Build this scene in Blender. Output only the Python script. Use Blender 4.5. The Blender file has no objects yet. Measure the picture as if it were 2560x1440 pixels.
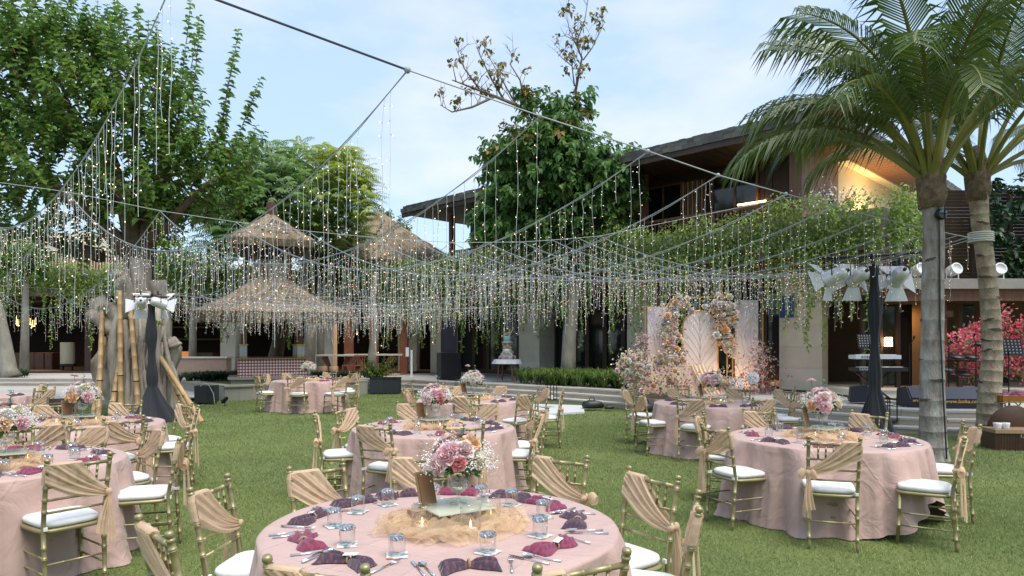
import bpy, math, random
import numpy as np
from mathutils import Vector, Matrix
R_ = random.Random(7)
NR = np.random.default_rng(11)
sc = bpy.context.scene
C = sc.collection
# ---------------- camera, world, sun, exposure ----------------
F = 1700.0; HZ = 860.0; CH = 1.68
cam = bpy.data.cameras.new("camera"); camo = bpy.data.objects.new("camera", cam); C.objects.link(camo)
cam.sensor_width = 36; cam.lens = F / 2560 * 36; cam.shift_y = (HZ - 720) / 2560
camo.location = (0, 0, CH); camo.rotation_euler = (math.radians(90), 0, 0)
cam.clip_start = 0.05; cam.clip_end = 2000
sc.camera = camo
SUN_EL, SUN_AZ = math.radians(64), math.radians(140)   # azimuth clockwise from +Y (behind the camera, to the right)
w = bpy.data.worlds.new("World"); sc.world = w; w.use_nodes = True
nt = w.node_tree; nt.nodes.clear()
def N(t, **k):
    n = nt.nodes.new(t)
    for a, b in k.items(): setattr(n, a, b)
    return n
sky = N('ShaderNodeTexSky', sky_type='NISHITA', sun_disc=False, sun_elevation=SUN_EL, sun_rotation=SUN_AZ, air_density=1.0, dust_density=0.6, ozone_density=1.5)
tc = N('ShaderNodeTexCoord'); mp = N('ShaderNodeMapping'); mp.inputs['Scale'].default_value = (1, 1, 2.6)
nz = N('ShaderNodeTexNoise'); nz.inputs['Scale'].default_value = 2.3; nz.inputs['Detail'].default_value = 7; nz.inputs['Roughness'].default_value = .55
cr = N('ShaderNodeValToRGB'); cr.color_ramp.elements[0].position = .48; cr.color_ramp.elements[1].position = .78
cr.color_ramp.elements[0].color = (0, 0, 0, 1); cr.color_ramp.elements[1].color = (.62, .62, .62, 1)
mx = N('ShaderNodeMix', data_type='RGBA'); mx.inputs[7].default_value = (6.4, 5.7, 5.5, 1)
mxh = N('ShaderNodeMix', data_type='RGBA'); mxh.inputs[0].default_value = .68; mxh.inputs[7].default_value = (3.5, 4.6, 6.1, 1)
bg = N('ShaderNodeBackground'); bg.inputs[1].default_value = .13
out = N('ShaderNodeOutputWorld')
L = nt.links.new
L(tc.outputs['Generated'], mp.inputs[0]); L(mp.outputs[0], nz.inputs[0]); L(nz.outputs[0], cr.inputs[0])
L(sky.outputs[0], mxh.inputs[6]); L(mxh.outputs[2], mx.inputs[6]); L(cr.outputs[0], mx.inputs[0])
L(mx.outputs[2], bg.inputs[0]); L(bg.outputs[0], out.inputs[0])
sl = bpy.data.lights.new("sun", 'SUN'); so = bpy.data.objects.new("sun", sl); C.objects.link(so)
sl.energy = 2.6; sl.angle = math.radians(40); sl.color = (1, .93, .84)
sd = Vector((math.sin(SUN_AZ) * math.cos(SUN_EL), math.cos(SUN_AZ) * math.cos(SUN_EL), math.sin(SUN_EL)))
so.rotation_euler = (-sd).to_track_quat('-Z', 'Y').to_euler(); so.location = (5, -10, 20)
vs = sc.view_settings; vs.view_transform = 'Standard'; vs.look = 'None'; vs.gamma = 1; vs.use_curve_mapping = False
vs.exposure = 0.68
sc.cycles.use_denoising = True; sc.cycles.max_bounces = 6; sc.cycles.transparent_max_bounces = 96
sc.cycles.caustics_reflective = False; sc.cycles.caustics_refractive = False
# ---------------- helpers ----------------
def P(px, py, Y): return ((px - 1280) / F * Y, Y, CH - (py - HZ) / F * Y)
def PX(px, Y): return (px - 1280) / F * Y
def PZ(py, Y): return CH - (py - HZ) / F * Y
PI = math.pi
class MB:
    def __init__(s): s.v = []; s.f = []; s.m = []; s.cm = 0
    def add(s, vs, fs):
        b = len(s.v); s.v += [tuple(p) for p in vs]; s.f += [tuple(b + i for i in f) for f in fs]; s.m += [s.cm] * len(fs)
        return s
    def box(s, x0, x1, y0, y1, z0, z1, M=None):
        p = [(x, y, z) for z in (z0, z1) for y in (y0, y1) for x in (x0, x1)]
        if M is not None: p = [M @ Vector(q) for q in p]
        return s.add(p, [(0, 2, 3, 1), (4, 5, 7, 6), (0, 1, 5, 4), (2, 6, 7, 3), (0, 4, 6, 2), (1, 3, 7, 5)])
    def bar(s, a, b, w, h, up=(0, 0, 1)):
        a, b = Vector(a), Vector(b); d = (b - a).normalized(); u = Vector(up)
        sx = d.cross(u)
        if sx.length < 1e-4: sx = Vector((1, 0, 0))
        sx.normalize(); uz = sx.cross(d)
        p = [q + sx * i * w / 2 + uz * j * h / 2 for q in (a, b) for j in (-1, 1) for i in (-1, 1)]
        return s.add(p, [(0, 1, 3, 2), (4, 6, 7, 5), (0, 4, 5, 1), (2, 3, 7, 6), (0, 2, 6, 4), (1, 5, 7, 3)])
    def tube(s, pts, rs, n=8, cap=True, fl=None):
        pts = [Vector(p) for p in pts]
        if not hasattr(rs, '__len__'): rs = [rs] * len(pts)
        vs = []; pu = None
        for i, p in enumerate(pts):
            d = (pts[min(i + 1, len(pts) - 1)] - pts[max(i - 1, 0)])
            if d.length < 1e-9: d = Vector((0, 0, 1))
            d.normalize()
            if pu is None:
                pu = d.orthogonal().normalized()
            pu = (pu - d * pu.dot(d))
            if pu.length < 1e-6: pu = d.orthogonal()
            pu.normalize(); q = d.cross(pu)
            for k in range(n):
                a = 2 * PI * k / n; r = rs[i] * (fl(a, i) if fl else 1)
                vs.append(p + pu * math.cos(a) * r + q * math.sin(a) * r)
        fs = [(i * n + k, i * n + (k + 1) % n, (i + 1) * n + (k + 1) % n, (i + 1) * n + k) for i in range(len(pts) - 1) for k in range(n)]
        if cap: fs += [tuple(range(n))[::-1], tuple((len(pts) - 1) * n + k for k in range(n))]
        return s.add(vs, fs)
    def lathe(s, prof, n=20, c=(0, 0, 0), fl=None, cap=False):
        vs = []
        for i, (r, z) in enumerate(prof):
            for k in range(n):
                a = 2 * PI * k / n; rr = r * (fl(a, i) if fl else 1)
                vs.append((c[0] + rr * math.cos(a), c[1] + rr * math.sin(a), c[2] + z))
        fs = [(i * n + k, i * n + (k + 1) % n, (i + 1) * n + (k + 1) % n, (i + 1) * n + k) for i in range(len(prof) - 1) for k in range(n)]
        if cap: fs += [tuple(range(n))[::-1], tuple((len(prof) - 1) * n + k for k in range(n))]
        return s.add(vs, fs)
    def grid(s, fn, nu, nv):
        vs = [fn(i / nu, j / nv) for j in range(nv + 1) for i in range(nu + 1)]
        return s.add(vs, [(j * (nu + 1) + i, j * (nu + 1) + i + 1, (j + 1) * (nu + 1) + i + 1, (j + 1) * (nu + 1) + i) for j in range(nv) for i in range(nu)])
    def prism(s, poly, z0, z1):
        n = len(poly)
        return s.add([(x, y, z) for z in (z0, z1) for x, y in poly], [tuple(range(n))[::-1], tuple(range(n, 2 * n))] + [(k, (k + 1) % n, n + (k + 1) % n, n + k) for k in range(n)])
    def ball(s, c, r, n=6, sq=1):
        pr = [(max(1e-3, math.sin(PI * i / n)) * r, -math.cos(PI * i / n) * r * sq) for i in range(n + 1)]
        return s.lathe(pr, n + 2, c)
    def mesh(s, name, mats, smooth=False):
        me = bpy.data.meshes.new(name); me.from_pydata(s.v, [], s.f)
        for m in (mats if isinstance(mats, (list, tuple)) else [mats]): me.materials.append(m)
        if any(s.m): me.polygons.foreach_set('material_index', s.m)
        if smooth: me.polygons.foreach_set('use_smooth', [True] * len(me.polygons))
        me.update(); return me
def place(name, me, parent=None, loc=None, rot=None, scl=None):
    o = bpy.data.objects.new(name, me); C.objects.link(o)
    if parent is not None: o.parent = parent
    if loc is not None: o.location = loc
    if rot is not None: o.rotation_euler = rot
    if scl is not None: o.scale = (scl,) * 3 if not hasattr(scl, '__len__') else scl
    return o
def obj(name, mb, mats, parent=None, smooth=False, loc=None, rot=None):
    return place(name, mb.mesh(name, mats, smooth), parent, loc, rot)
def tag(o, label=None, cat=None, group=None, kind=None):
    if label: o['label'] = label
    if cat: o['category'] = cat
    if group: o['group'] = group
    if kind: o['kind'] = kind
    return o
def thing(name, label, cat, loc=(0, 0, 0), rz=0, group=None, kind=None):
    o = bpy.data.objects.new(name, None); C.objects.link(o); o.location = loc; o.rotation_euler = (0, 0, rz); o.empty_display_size = .1
    return tag(o, label, cat, group, kind)
def dup(root, loc, rz, label, group=None, scl=None):
    r = root.copy(); C.objects.link(r); r.location = loc; r.rotation_euler = (0, 0, rz); r['label'] = label
    if group: r['group'] = group
    if scl: r.scale = (scl,) * 3
    for ch in KIDS[root.name]:
        c = ch.copy(); C.objects.link(c); c.parent = r
        for g in KIDS.get(ch.name, []):
            d = g.copy(); C.objects.link(d); d.parent = c
    return r
KIDS = {}
def freeze(root):
    bpy.context.view_layer.update()
    def rec(o):
        KIDS[o.name] = list(o.children)
        for c in o.children: rec(c)
    rec(root)
def npmesh(name, V, Fc, nper, mats, smooth=False, mi=None):
    me = bpy.data.meshes.new(name); nf = len(Fc)
    me.vertices.add(len(V)); me.vertices.foreach_set('co', np.ascontiguousarray(V, dtype=np.float32).ravel())
    me.loops.add(nf * nper); me.loops.foreach_set('vertex_index', np.ascontiguousarray(Fc, dtype=np.int32).ravel())
    me.polygons.add(nf); me.polygons.foreach_set('loop_start', np.arange(0, nf * nper, nper, dtype=np.int32))
    for m in (mats if isinstance(mats, (list, tuple)) else [mats]): me.materials.append(m)
    if mi is not None: me.polygons.foreach_set('material_index', np.asarray(mi, dtype=np.int32))
    if smooth: me.polygons.foreach_set('use_smooth', np.ones(nf, dtype=bool))
    me.update(calc_edges=True); me.validate(); return me
def unit(a): return a / np.maximum(np.linalg.norm(a, axis=-1, keepdims=True), 1e-9)
def leaf_mesh(name, pos, dr, up, size, mat, width=.6, droop=.25, fold=.18, simple=False):
    """leaves: pos (n,3) base, dr direction, up rough normal, size (n,)"""
    pos = np.asarray(pos, float); dr = unit(np.asarray(dr, float)); n = len(pos)
    sd = unit(np.cross(dr, up)); nm = np.cross(sd, dr); s = np.asarray(size, float).reshape(n, 1)
    dn = np.array([0, 0, -1.0])
    if simple:
        a = pos; b = pos + dr * s * .5 + sd * s * width * .5 + nm * s * fold; c = pos + dr * s + dn * s * droop; d = pos + dr * s * .5 - sd * s * width * .5 + nm * s * fold
        V = np.stack([a, b, c, d], 1).reshape(-1, 3); i = np.arange(n)[:, None] * 4
        Fc = np.concatenate([i + [0, 1, 2], i + [0, 2, 3]], 1).reshape(-1, 3)
        return npmesh(name, V, Fc, 3, mat)
    base = pos; tip = pos + dr * s + dn * s * droop
    def side(q): return (pos + dr * s * .18 + sd * s * width * .42 * q + nm * s * fold * .7, pos + dr * s * .55 + sd * s * width * .47 * q + nm * s * fold + dn * s * droop * .3)
    l1, l2 = side(1); r1, r2 = side(-1)
    V = np.stack([base, l1, l2, tip, r2, r1], 1).reshape(-1, 3); i = np.arange(n)[:, None] * 6
    Fc = np.concatenate([i + [0, 3, 2, 1], i + [0, 5, 4, 3]], 1).reshape(-1, 4)
    return npmesh(name, V, Fc, 4, mat)
def rdir(n): return unit(NR.normal(size=(n, 3)))
# ---------------- materials ----------------
MATS = {}
def mat(name, col, rough=.7, metal=0, var=0.0, vscale=8, bump=0, bscale=40, col2=None, em=None, es=0, alpha=1, spec=.5, island=False, trans=0, coat=0, stretch=None, objrand=0, sheen=0):
    if name in MATS: return MATS[name]
    m = bpy.data.materials.new(name); m.use_nodes = True; t = m.node_tree; b = t.nodes['Principled BSDF']; o = t.nodes['Material Output']; lk = t.links.new
    b.inputs['Base Color'].default_value = (*col, 1); b.inputs['Roughness'].default_value = rough; b.inputs['Metallic'].default_value = metal
    b.inputs['Specular IOR Level'].default_value = spec; b.inputs['Coat Weight'].default_value = coat; b.inputs['Sheen Weight'].default_value = sheen
    tcn = t.nodes.new('ShaderNodeTexCoord'); src = tcn.outputs['Object']
    if stretch:
        mpn = t.nodes.new('ShaderNodeMapping'); mpn.inputs['Scale'].default_value = stretch; lk(src, mpn.inputs[0]); src = mpn.outputs[0]
    c = None
    if var > 0 or island or objrand:
        c2 = col2 or tuple(x * (1 - var) for x in col)
        mix = t.nodes.new('ShaderNodeMix'); mix.data_type = 'RGBA'; mix.inputs[6].default_value = (*c2, 1); mix.inputs[7].default_value = (*col, 1)
        if island:
            g = t.nodes.new('ShaderNodeNewGeometry'); lk(g.outputs['Random Per Island'], mix.inputs[0])
        elif objrand:
            g = t.nodes.new('ShaderNodeObjectInfo'); nn = t.nodes.new('ShaderNodeTexNoise'); nn.inputs['Scale'].default_value = vscale; nn.inputs['Detail'].default_value = 5; lk(src, nn.inputs[0])
            ad = t.nodes.new('ShaderNodeMath'); ad.operation = 'MULTIPLY_ADD'; ad.inputs[1].default_value = objrand; lk(g.outputs['Random'], ad.inputs[0]); 
            ml = t.nodes.new('ShaderNodeMath'); ml.operation = 'MULTIPLY'; ml.inputs[1].default_value = 1.3 - objrand; lk(nn.outputs[0], ml.inputs[0]); lk(ml.outputs[0], ad.inputs[2]); ad.use_clamp = True
            lk(ad.outputs[0], mix.inputs[0])
        else:
            nn = t.nodes.new('ShaderNodeTexNoise'); nn.inputs['Scale'].default_value = vscale; nn.inputs['Detail'].default_value = 8; nn.inputs['Roughness'].default_value = .62
            rp = t.nodes.new('ShaderNodeMapRange'); rp.inputs[1].default_value = .32; rp.inputs[2].default_value = .68
            lk(src, nn.inputs[0]); lk(nn.outputs[0], rp.inputs[0]); lk(rp.outputs[0], mix.inputs[0])
        lk(mix.outputs[2], b.inputs['Base Color']); c = mix.outputs[2]
    if bump:
        nb = t.nodes.new('ShaderNodeTexNoise'); nb.inputs['Scale'].default_value = bscale; nb.inputs['Detail'].default_value = 6; lk(src, nb.inputs[0])
        bp = t.nodes.new('ShaderNodeBump'); bp.inputs['Strength'].default_value = bump; bp.inputs['Distance'].default_value = .02; lk(nb.outputs[0], bp.inputs['Height']); lk(bp.outputs[0], b.inputs['Normal'])
    if em: b.inputs['Emission Color'].default_value = (*em, 1); b.inputs['Emission Strength'].default_value = es; m.cycles.emission_sampling = 'NONE'
    sh = b.outputs[0]
    if trans:
        tl = t.nodes.new('ShaderNodeBsdfTranslucent'); tl.inputs[0].default_value = (*[min(1, x * 1.5) for x in col], 1)
        if c is not None: lk(c, tl.inputs[0])
        ms = t.nodes.new('ShaderNodeMixShader'); ms.inputs[0].default_value = trans; lk(sh, ms.inputs[1]); lk(tl.outputs[0], ms.inputs[2]); sh = ms.outputs[0]
    if alpha < 1:
        tr = t.nodes.new('ShaderNodeBsdfTransparent'); ms = t.nodes.new('ShaderNodeMixShader'); ms.inputs[0].default_value = alpha
        lk(tr.outputs[0], ms.inputs[1]); lk(sh, ms.inputs[2]); sh = ms.outputs[0]
    lk(sh, o.inputs[0]); MATS[name] = m; return m
def glassmat(name, tint=(.95, .97, .97), refl=.12):
    m = bpy.data.materials.new(name); m.use_nodes = True; t = m.node_tree; t.nodes.clear(); lk = t.links.new
    o = t.nodes.new('ShaderNodeOutputMaterial'); tr = t.nodes.new('ShaderNodeBsdfTransparent'); tr.inputs[0].default_value = (*tint, 1)
    gl = t.nodes.new('ShaderNodeBsdfGlossy'); gl.inputs['Roughness'].default_value = .03
    lw = t.nodes.new('ShaderNodeLayerWeight'); lw.inputs[0].default_value = .35
    ma = t.nodes.new('ShaderNodeMath'); ma.operation = 'MULTIPLY_ADD'; ma.inputs[1].default_value = .75; ma.inputs[2].default_value = refl; ma.use_clamp = True
    lk(lw.outputs['Facing'], ma.inputs[0]); ms = t.nodes.new('ShaderNodeMixShader'); lk(ma.outputs[0], ms.inputs[0]); lk(tr.outputs[0], ms.inputs[1]); lk(gl.outputs[0], ms.inputs[2]); lk(ms.outputs[0], o.inputs[0])
    return m
GOLD = mat('gold_chair_paint', (.40, .345, .175), .42, .45, var=.3, vscale=6, bump=.05, bscale=60)
CUSH = mat('white_cushion_fabric', (.80, .80, .78), .85, var=.06, vscale=5, bump=.12, bscale=30)
SASH = mat('peach_chiffon', (.95, .72, .50), .8, var=.2, vscale=7, trans=.4, alpha=.80, bump=.2, bscale=24, stretch=(1, 1, 1))
TULLE = mat('peach_tulle', (.92, .70, .46), .9, var=.3, vscale=9, trans=.35, alpha=.34)
CLOTH = mat('dusty_pink_satin', (.54, .365, .315), .55, var=.12, vscale=3, bump=.35, bscale=4, sheen=.2)
SILVER = mat('polished_steel', (.75, .75, .77), .18, 1)
GLASS = glassmat('clear_glass', (.97, .97, .96), .05)
GLASSG = glassmat('greenish_glass', (.95, .98, .94), .06)
WHITE = mat('white_paint', (.78, .78, .78), .45)
BLACKC = mat('black_drape_cloth', (.012, .014, .02), .8, bump=.3, bscale=9, sheen=.2)
BLACK = mat('black_plastic', (.012, .012, .014), .45)
BLACKM = mat('black_metal', (.02, .02, .022), .35, .6)
CONC = mat('weathered_concrete', (.33, .31, .27), .85, var=.3, vscale=2.2, bump=.2, bscale=18)
STONE = mat('cream_stone', (.72, .67, .56), .75, var=.3, vscale=3, bump=.12, bscale=12, objrand=.4)
PAVE = mat('grey_paving_stone', (.44, .42, .385), .8, var=.25, vscale=4, bump=.12, bscale=20, objrand=.6, col2=(.34, .325, .30))
RISER = mat('travertine_riser', (.45, .39, .31), .8, vscale=6, objrand=.5, col2=(.33, .285, .225), bump=.2, bscale=22)
WOODD = mat('dark_teak', (.06, .032, .02), .55, var=.4, vscale=4, stretch=(1, 1, .15), bump=.1)
WOODR = mat('red_brown_timber', (.20, .085, .038), .5, var=.35, vscale=5, stretch=(3, 3, .3), bump=.08)
WOODL = mat('pale_timber', (.42, .27, .16), .55, var=.25, vscale=6, stretch=(4, 4, .3), bump=.08)
THATCH = mat('dry_thatch', (.35, .27, .185), .95, var=.45, vscale=14, bump=.9, bscale=60, stretch=(1, 1, .35))
DGLASS = mat('dark_window_glass', (.012, .014, .014), .06, spec=.6)
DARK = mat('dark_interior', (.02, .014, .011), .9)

def crease():
    t = CLOTH.node_tree; lk = t.links.new; b = t.nodes['Principled BSDF']; old = b.inputs['Normal'].links[0].from_node
    tc = t.nodes.new('ShaderNodeTexCoord'); mpn = t.nodes.new('ShaderNodeMapping'); mpn.inputs['Rotation'].default_value = (.5, .4, .6); lk(tc.outputs['Object'], mpn.inputs[0])
    br = t.nodes.new('ShaderNodeTexBrick'); br.inputs['Scale'].default_value = .8; br.inputs['Mortar Size'].default_value = .012; br.inputs['Mortar Smooth'].default_value = 1; br.inputs['Color1'].default_value = br.inputs['Color2'].default_value = (0, 0, 0, 1); br.inputs['Mortar'].default_value = (1, 1, 1, 1); lk(mpn.outputs[0], br.inputs[0])
    bp = t.nodes.new('ShaderNodeBump'); bp.inputs['Strength'].default_value = .3; bp.inputs['Distance'].default_value = .01; lk(br.outputs[0], bp.inputs['Height']); lk(old.outputs[0], bp.inputs['Normal'])
    wv = t.nodes.new('ShaderNodeTexNoise'); wv.inputs['Scale'].default_value = 2.2; wv.inputs['Distortion'].default_value = 3.5; wv.inputs['Detail'].default_value = 3; lk(tc.outputs['Object'], wv.inputs[0])
    b2 = t.nodes.new('ShaderNodeBump'); b2.inputs['Strength'].default_value = .55; b2.inputs['Distance'].default_value = .03; lk(wv.outputs[0], b2.inputs['Height']); lk(bp.outputs[0], b2.inputs['Normal']); lk(b2.outputs[0], b.inputs['Normal'])
crease()
# ---------------- ground ----------------
GRASSB = mat('lawn_soil_and_turf', (.085, .125, .035), .95, var=.4, vscale=2.0, bump=.5, bscale=120)
def lawn_mat():
    m = GRASSB; t = m.node_tree; lk = t.links.new; b = t.nodes['Principled BSDF']
    tc = t.nodes.new('ShaderNodeTexCoord')
    n1 = t.nodes.new('ShaderNodeTexNoise'); n1.inputs['Scale'].default_value = .55; n1.inputs['Detail'].default_value = 6
    n2 = t.nodes.new('ShaderNodeTexNoise'); n2.inputs['Scale'].default_value = 38; n2.inputs['Detail'].default_value = 8; n2.inputs['Roughness'].default_value = .75
    lk(tc.outputs['Object'], n1.inputs[0]); lk(tc.outputs['Object'], n2.inputs[0])
    ra = t.nodes.new('ShaderNodeValToRGB'); e = ra.color_ramp.elements; e[0].position = .3; e[0].color = (.085, .13, .032, 1); e[1].position = .72; e[1].color = (.18, .22, .07, 1)
    rb = t.nodes.new('ShaderNodeValToRGB'); e = rb.color_ramp.elements; e[0].position = .35; e[0].color = (.55, .55, .55, 1); e[1].position = .75; e[1].color = (1.5, 1.4, 1.3, 1)
    mx = t.nodes.new('ShaderNodeMix'); mx.data_type = 'RGBA'; mx.blend_type = 'MULTIPLY'; mx.inputs[0].default_value = 1
    lk(n1.outputs[0], ra.inputs[0]); lk(n2.outputs[0], rb.inputs[0]); lk(ra.outputs[0], mx.inputs[6]); lk(rb.outputs[0], mx.inputs[7]); lk(mx.outputs[2], b.inputs['Base Color'])
lawn_mat()
m = MB(); m.add([(-400, -100, 0), (400, -100, 0), (400, 800, 0), (-400, 800, 0)], [(0, 1, 2, 3)])
tag(obj('lawn', m, GRASSB), 'green mown lawn between the tables', kind='structure')
# terrace edge (lawn side) from right to left
EDGE = [(24, 11.4), (14, 11.9), (8.1, 12.35), (7.2, 12.75), (6.05, 13.9), (2.8, 17.8), (1.5, 19.2), (-3.9, 23.7), (-11.5, 24.6), (-40, 24.6)]
def offset(poly, d):
    out = []
    for i, p in enumerate(poly):
        a = Vector(poly[max(i - 1, 0)]); b = Vector(poly[min(i + 1, len(poly) - 1)]); t = (b - a).normalized(); nrm = Vector((t.y, -t.x))
        out.append((p[0] + nrm.x * d, p[1] + nrm.y * d))
    return out
BACK = [(-40, 60), (24, 60)]
def steps():
    for k, (z0, z1) in enumerate(((0, .13), (.134, .264), (.268, .398))):
        pl = offset(EDGE, .37 * k + (.02 if k else 0))
        m = MB(); m.prism(pl + BACK if k == 2 else pl + offset(EDGE, .37 * (k + 1) + .25)[::-1], z0, z1 - .04)
        o = tag(obj('terrace' if k == 2 else 'step', m, PAVE), ('paved terrace in front of the buildings', 'lowest terrace step beside the lawn', 'middle terrace step')[(k + 1) % 3], kind='structure')
        # slabs along the edge
        me = {}
        for i in range(len(pl) - 1):
            a = Vector(pl[i]); b = Vector(pl[i + 1]); ln = (b - a).length; n = max(1, round(ln / .8)); t = (b - a).normalized(); nr = Vector((t.y, -t.x))
            if a.x < -16 and b.x < -16: continue
            if min(a.x, b.x) < -12.5: n = min(n, 40)
            for q in range(n):
                l0 = ln / n
                c = a + t * (q + .5) * l0
                if c.x < -20 or c.x > 14: continue
                key = (round(l0, 3),)
                if key not in me:
                    mm = MB(); mm.box(-l0 / 2 + .004, l0 / 2 - .004, -.025, .46, z1 - .04, z1 + R_.uniform(0, .002)); ms = mm.mesh('step_slab', PAVE)
                    mm = MB(); mm.box(-l0 / 2 + .004, l0 / 2 - .004, -.004, .012, z0 + .003, z1 - .042); mr = mm.mesh('riser_stone', RISER)
                    me[key] = (ms, mr)
                ang = math.atan2(-t.y, -t.x)
                place('step_slab', me[key][0], o, (c.x, c.y, 0), (0, 0, ang)); 
                place('riser_stone', me[key][1], o, (c.x, c.y, 0), (0, 0, ang))
steps()
m = MB(); m.box(-30, -9.6, 18.8, 24.95, 0, .1)
lo = tag(obj('path', m, PAVE), 'grey paved path between the gnarled tree and the left building', kind='structure')
mm = MB(); mm.box(.004, 1.19, .004, 1.0, 0, .036); me = mm.mesh('paver', PAVE)
for i in range(14):
    for j in range(6): place('paver', me, lo, (-26 + i * 1.2 + .6 * (j % 2) - .6, 18.82 + j * 1.01, .102))
# ---------------- main building ----------------
OX, OY = 8.6, 18.2; c45 = math.sqrt(.5)
def B(u, n, z): return (OX - c45 * u - c45 * n, OY + c45 * u - c45 * n, z)
BM = Matrix(((-c45, -c45, 0, OX), (c45, -c45, 0, OY), (0, 0, 1, 0), (0, 0, 0, 1)))   # local (u,n,z)->world (mirrored frame)
def bbox(mb, u0, u1, n0, n1, z0, z1): mb.box(u0, u1, n0, n1, z0, z1, BM); return mb
bld = thing('main_building', 'two-storey resort building with stone pillars, vine planter and dark shingled roof', 'building')
def bpart(name, mt, *boxes, parent=None):
    m = MB()
    for b in boxes: bbox(m, *b)
    return obj(name, m, mt, parent or bld)
for (u0, u1, nd) in ((.3, 1.45, .4), (5.7, 6.65, .8), (10.7, 11.75, .9), (16.3, 17.3, .7)):
    p = bpart('pillar', STONE, (u0, u1, -nd, 0, .4, 3.98))
    z = .4
    while z < 3.3:   # stone facing blocks proud of the shaft
        bpart('stone_block', STONE, (u0 - .012, u1 + .012, -nd - .01, .014, z + .006, min(z + .6, 3.3)), parent=p); z += .604
# lower glazing : dark frames and glass, recessed
for (a, b) in ((1.45, 5.7), (6.65, 10.7), (11.75, 16.3)):
    n = max(3, round((b - a) / .85)); w_ = (b - a) / n
    for i in range(n):
        u = a + i * w_
        fr = bpart('door_frame', WOODD, (u + .003, u + .09, -.95, -.85, .42, 3.3), (u + w_ - .09, u + w_ - .003, -.95, -.85, .42, 3.3), (u + .09, u + w_ - .09, -.95, -.85, .42, .6), (u + .09, u + w_ - .09, -.95, -.85, 3.2, 3.3))
        bpart('glass_pane', DGLASS, (u + .09, u + w_ - .09, -.915, -.9, .6, 3.2), parent=fr)
        if i % 2: bpart('curtain', mat('dim_curtain', (.12, .11, .08), .9), (u + .12, u + .3, -1.2, -1.1, .45, 3.2))
bpart('lintel', WOODD, (-.9, 20, -1.3, -.4, 3.3, 3.98))
bpart('timber_soffit', WOODR, (-1.2, 20, -.6, 1.05, 3.62, 3.98))
bpart('planter_wall', CONC, (-1.6, 20, -.7, 1.25, 3.99, 4.95), (-1.6, 1.2, -9, -.71, 3.99, 4.95))
bpart('floor_slab', CONC, (.2, 16.5, -12, -.72, 4.2, 4.93))
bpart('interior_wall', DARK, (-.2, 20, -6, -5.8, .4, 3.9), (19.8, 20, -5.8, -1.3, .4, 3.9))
# vertical cream joint panels of the slab
# side (right wing) ground floor : along -n from the corner
def side(px_name, mt, s0, s1, u0, u1, z0, z1, parent=None): return bpart(px_name, mt, (u0, u1, -s1, -s0, z0, z1), parent=parent)
# upper storey
up = bpart('upper_wall', WOODD, (.95, 16.0, -1.35, -1.2, 4.94, 7.4), (15.8, 16, -12, -1.36, 4.94, 7.4))
u = 1.0
while u < 15.8:
    k = int(u * 3) % 9
    if k not in (3, 4, 5): bpart('wall_plank', WOODD, (u, u + .23, -1.2, -1.17, 4.95, 7.3), parent=up)
    u += .24
for u0 in (2.6, 5.2, 8.6, 12.2):
    fr = bpart('window_frame', WOODR, (u0, u0 + .07, -1.16, -1.08, 4.95, 7.1), (u0 + 1.5, u0 + 1.57, -1.16, -1.08, 4.95, 7.1), (u0 + .07, u0 + 1.5, -1.16, -1.08, 7.03, 7.1), (u0 + .75, u0 + .8, -1.16, -1.08, 4.95, 7.03))
    bpart('glass_pane', DGLASS, (u0 + .07, u0 + 1.5, -1.14, -1.13, 4.97, 7.03), parent=fr)
# bamboo lattice screen on the balcony
for k in range(11): bpart('screen_slat', WOODL if k % 2 else WOODR, (4.3 + k * .085, 4.35 + k * .085, -.95, -.92, 4.96, 7.0))
for uu in (.95, 5.9, 10.9, 15.75): bpart('timber_post', WOODR, (uu, uu + .2, -.12, .08, 4.96, 7.27))
rl = bpart('balcony_rail', WOODR, (1.15, 15.7, .0, .07, 5.62, 5.70), (1.15, 15.7, .02, .05, 5.05, 5.09))
mm = MB(); mm.box(-.02, .02, -.02, .02, 5.09, 5.62); me = mm.mesh('baluster', WOODR)
for k in range(110):
    q = B(1.25 + k * .13, .035, 0); place('baluster', me, bld, q, (0, 0, PI / 4))
LAMPW = mat('warm_lamp_glow', (1, .7, .35), em=(1, .62, .25), es=9)
o = bpart('ceiling_lamp', LAMPW, (8.2, 8.6, -.9, -.5, 7.08, 7.12)); o = bpart('strip_lamp', LAMPW, (2.3, 3.2, -1.0, -.94, 5.98, 6.02))
# upper side wall: pale slats then cream plaster
side('side_wall', mat('dark_teak', (0, 0, 0)), 0, 2.95, .95, 1.05, 4.94, 7.45)
SLAT = mat('weathered_pale_slat', (.36, .24, .18), .7, objrand=.5, vscale=6, col2=(.24, .15, .11), stretch=(4, 4, .3))
for k in range(24): side('wall_slat', SLAT, .12 + k * .118, .12 + k * .118 + .095, .9, .94, 4.96, 7.4)
CREAM = mat('cream_plaster', (.72, .62, .45), .8, var=.08, vscale=2)
side('cream_wall', CREAM, 2.96, 11.6, .95, 1.15, 4.94, 7.6)
side('eave_moulding', CREAM, 2.96, 11.6, .6, .94, 7.28, 7.45)
side('corner_post', WOODR, -.1, .11, .8, 1.0, 4.95, 7.4)
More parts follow.
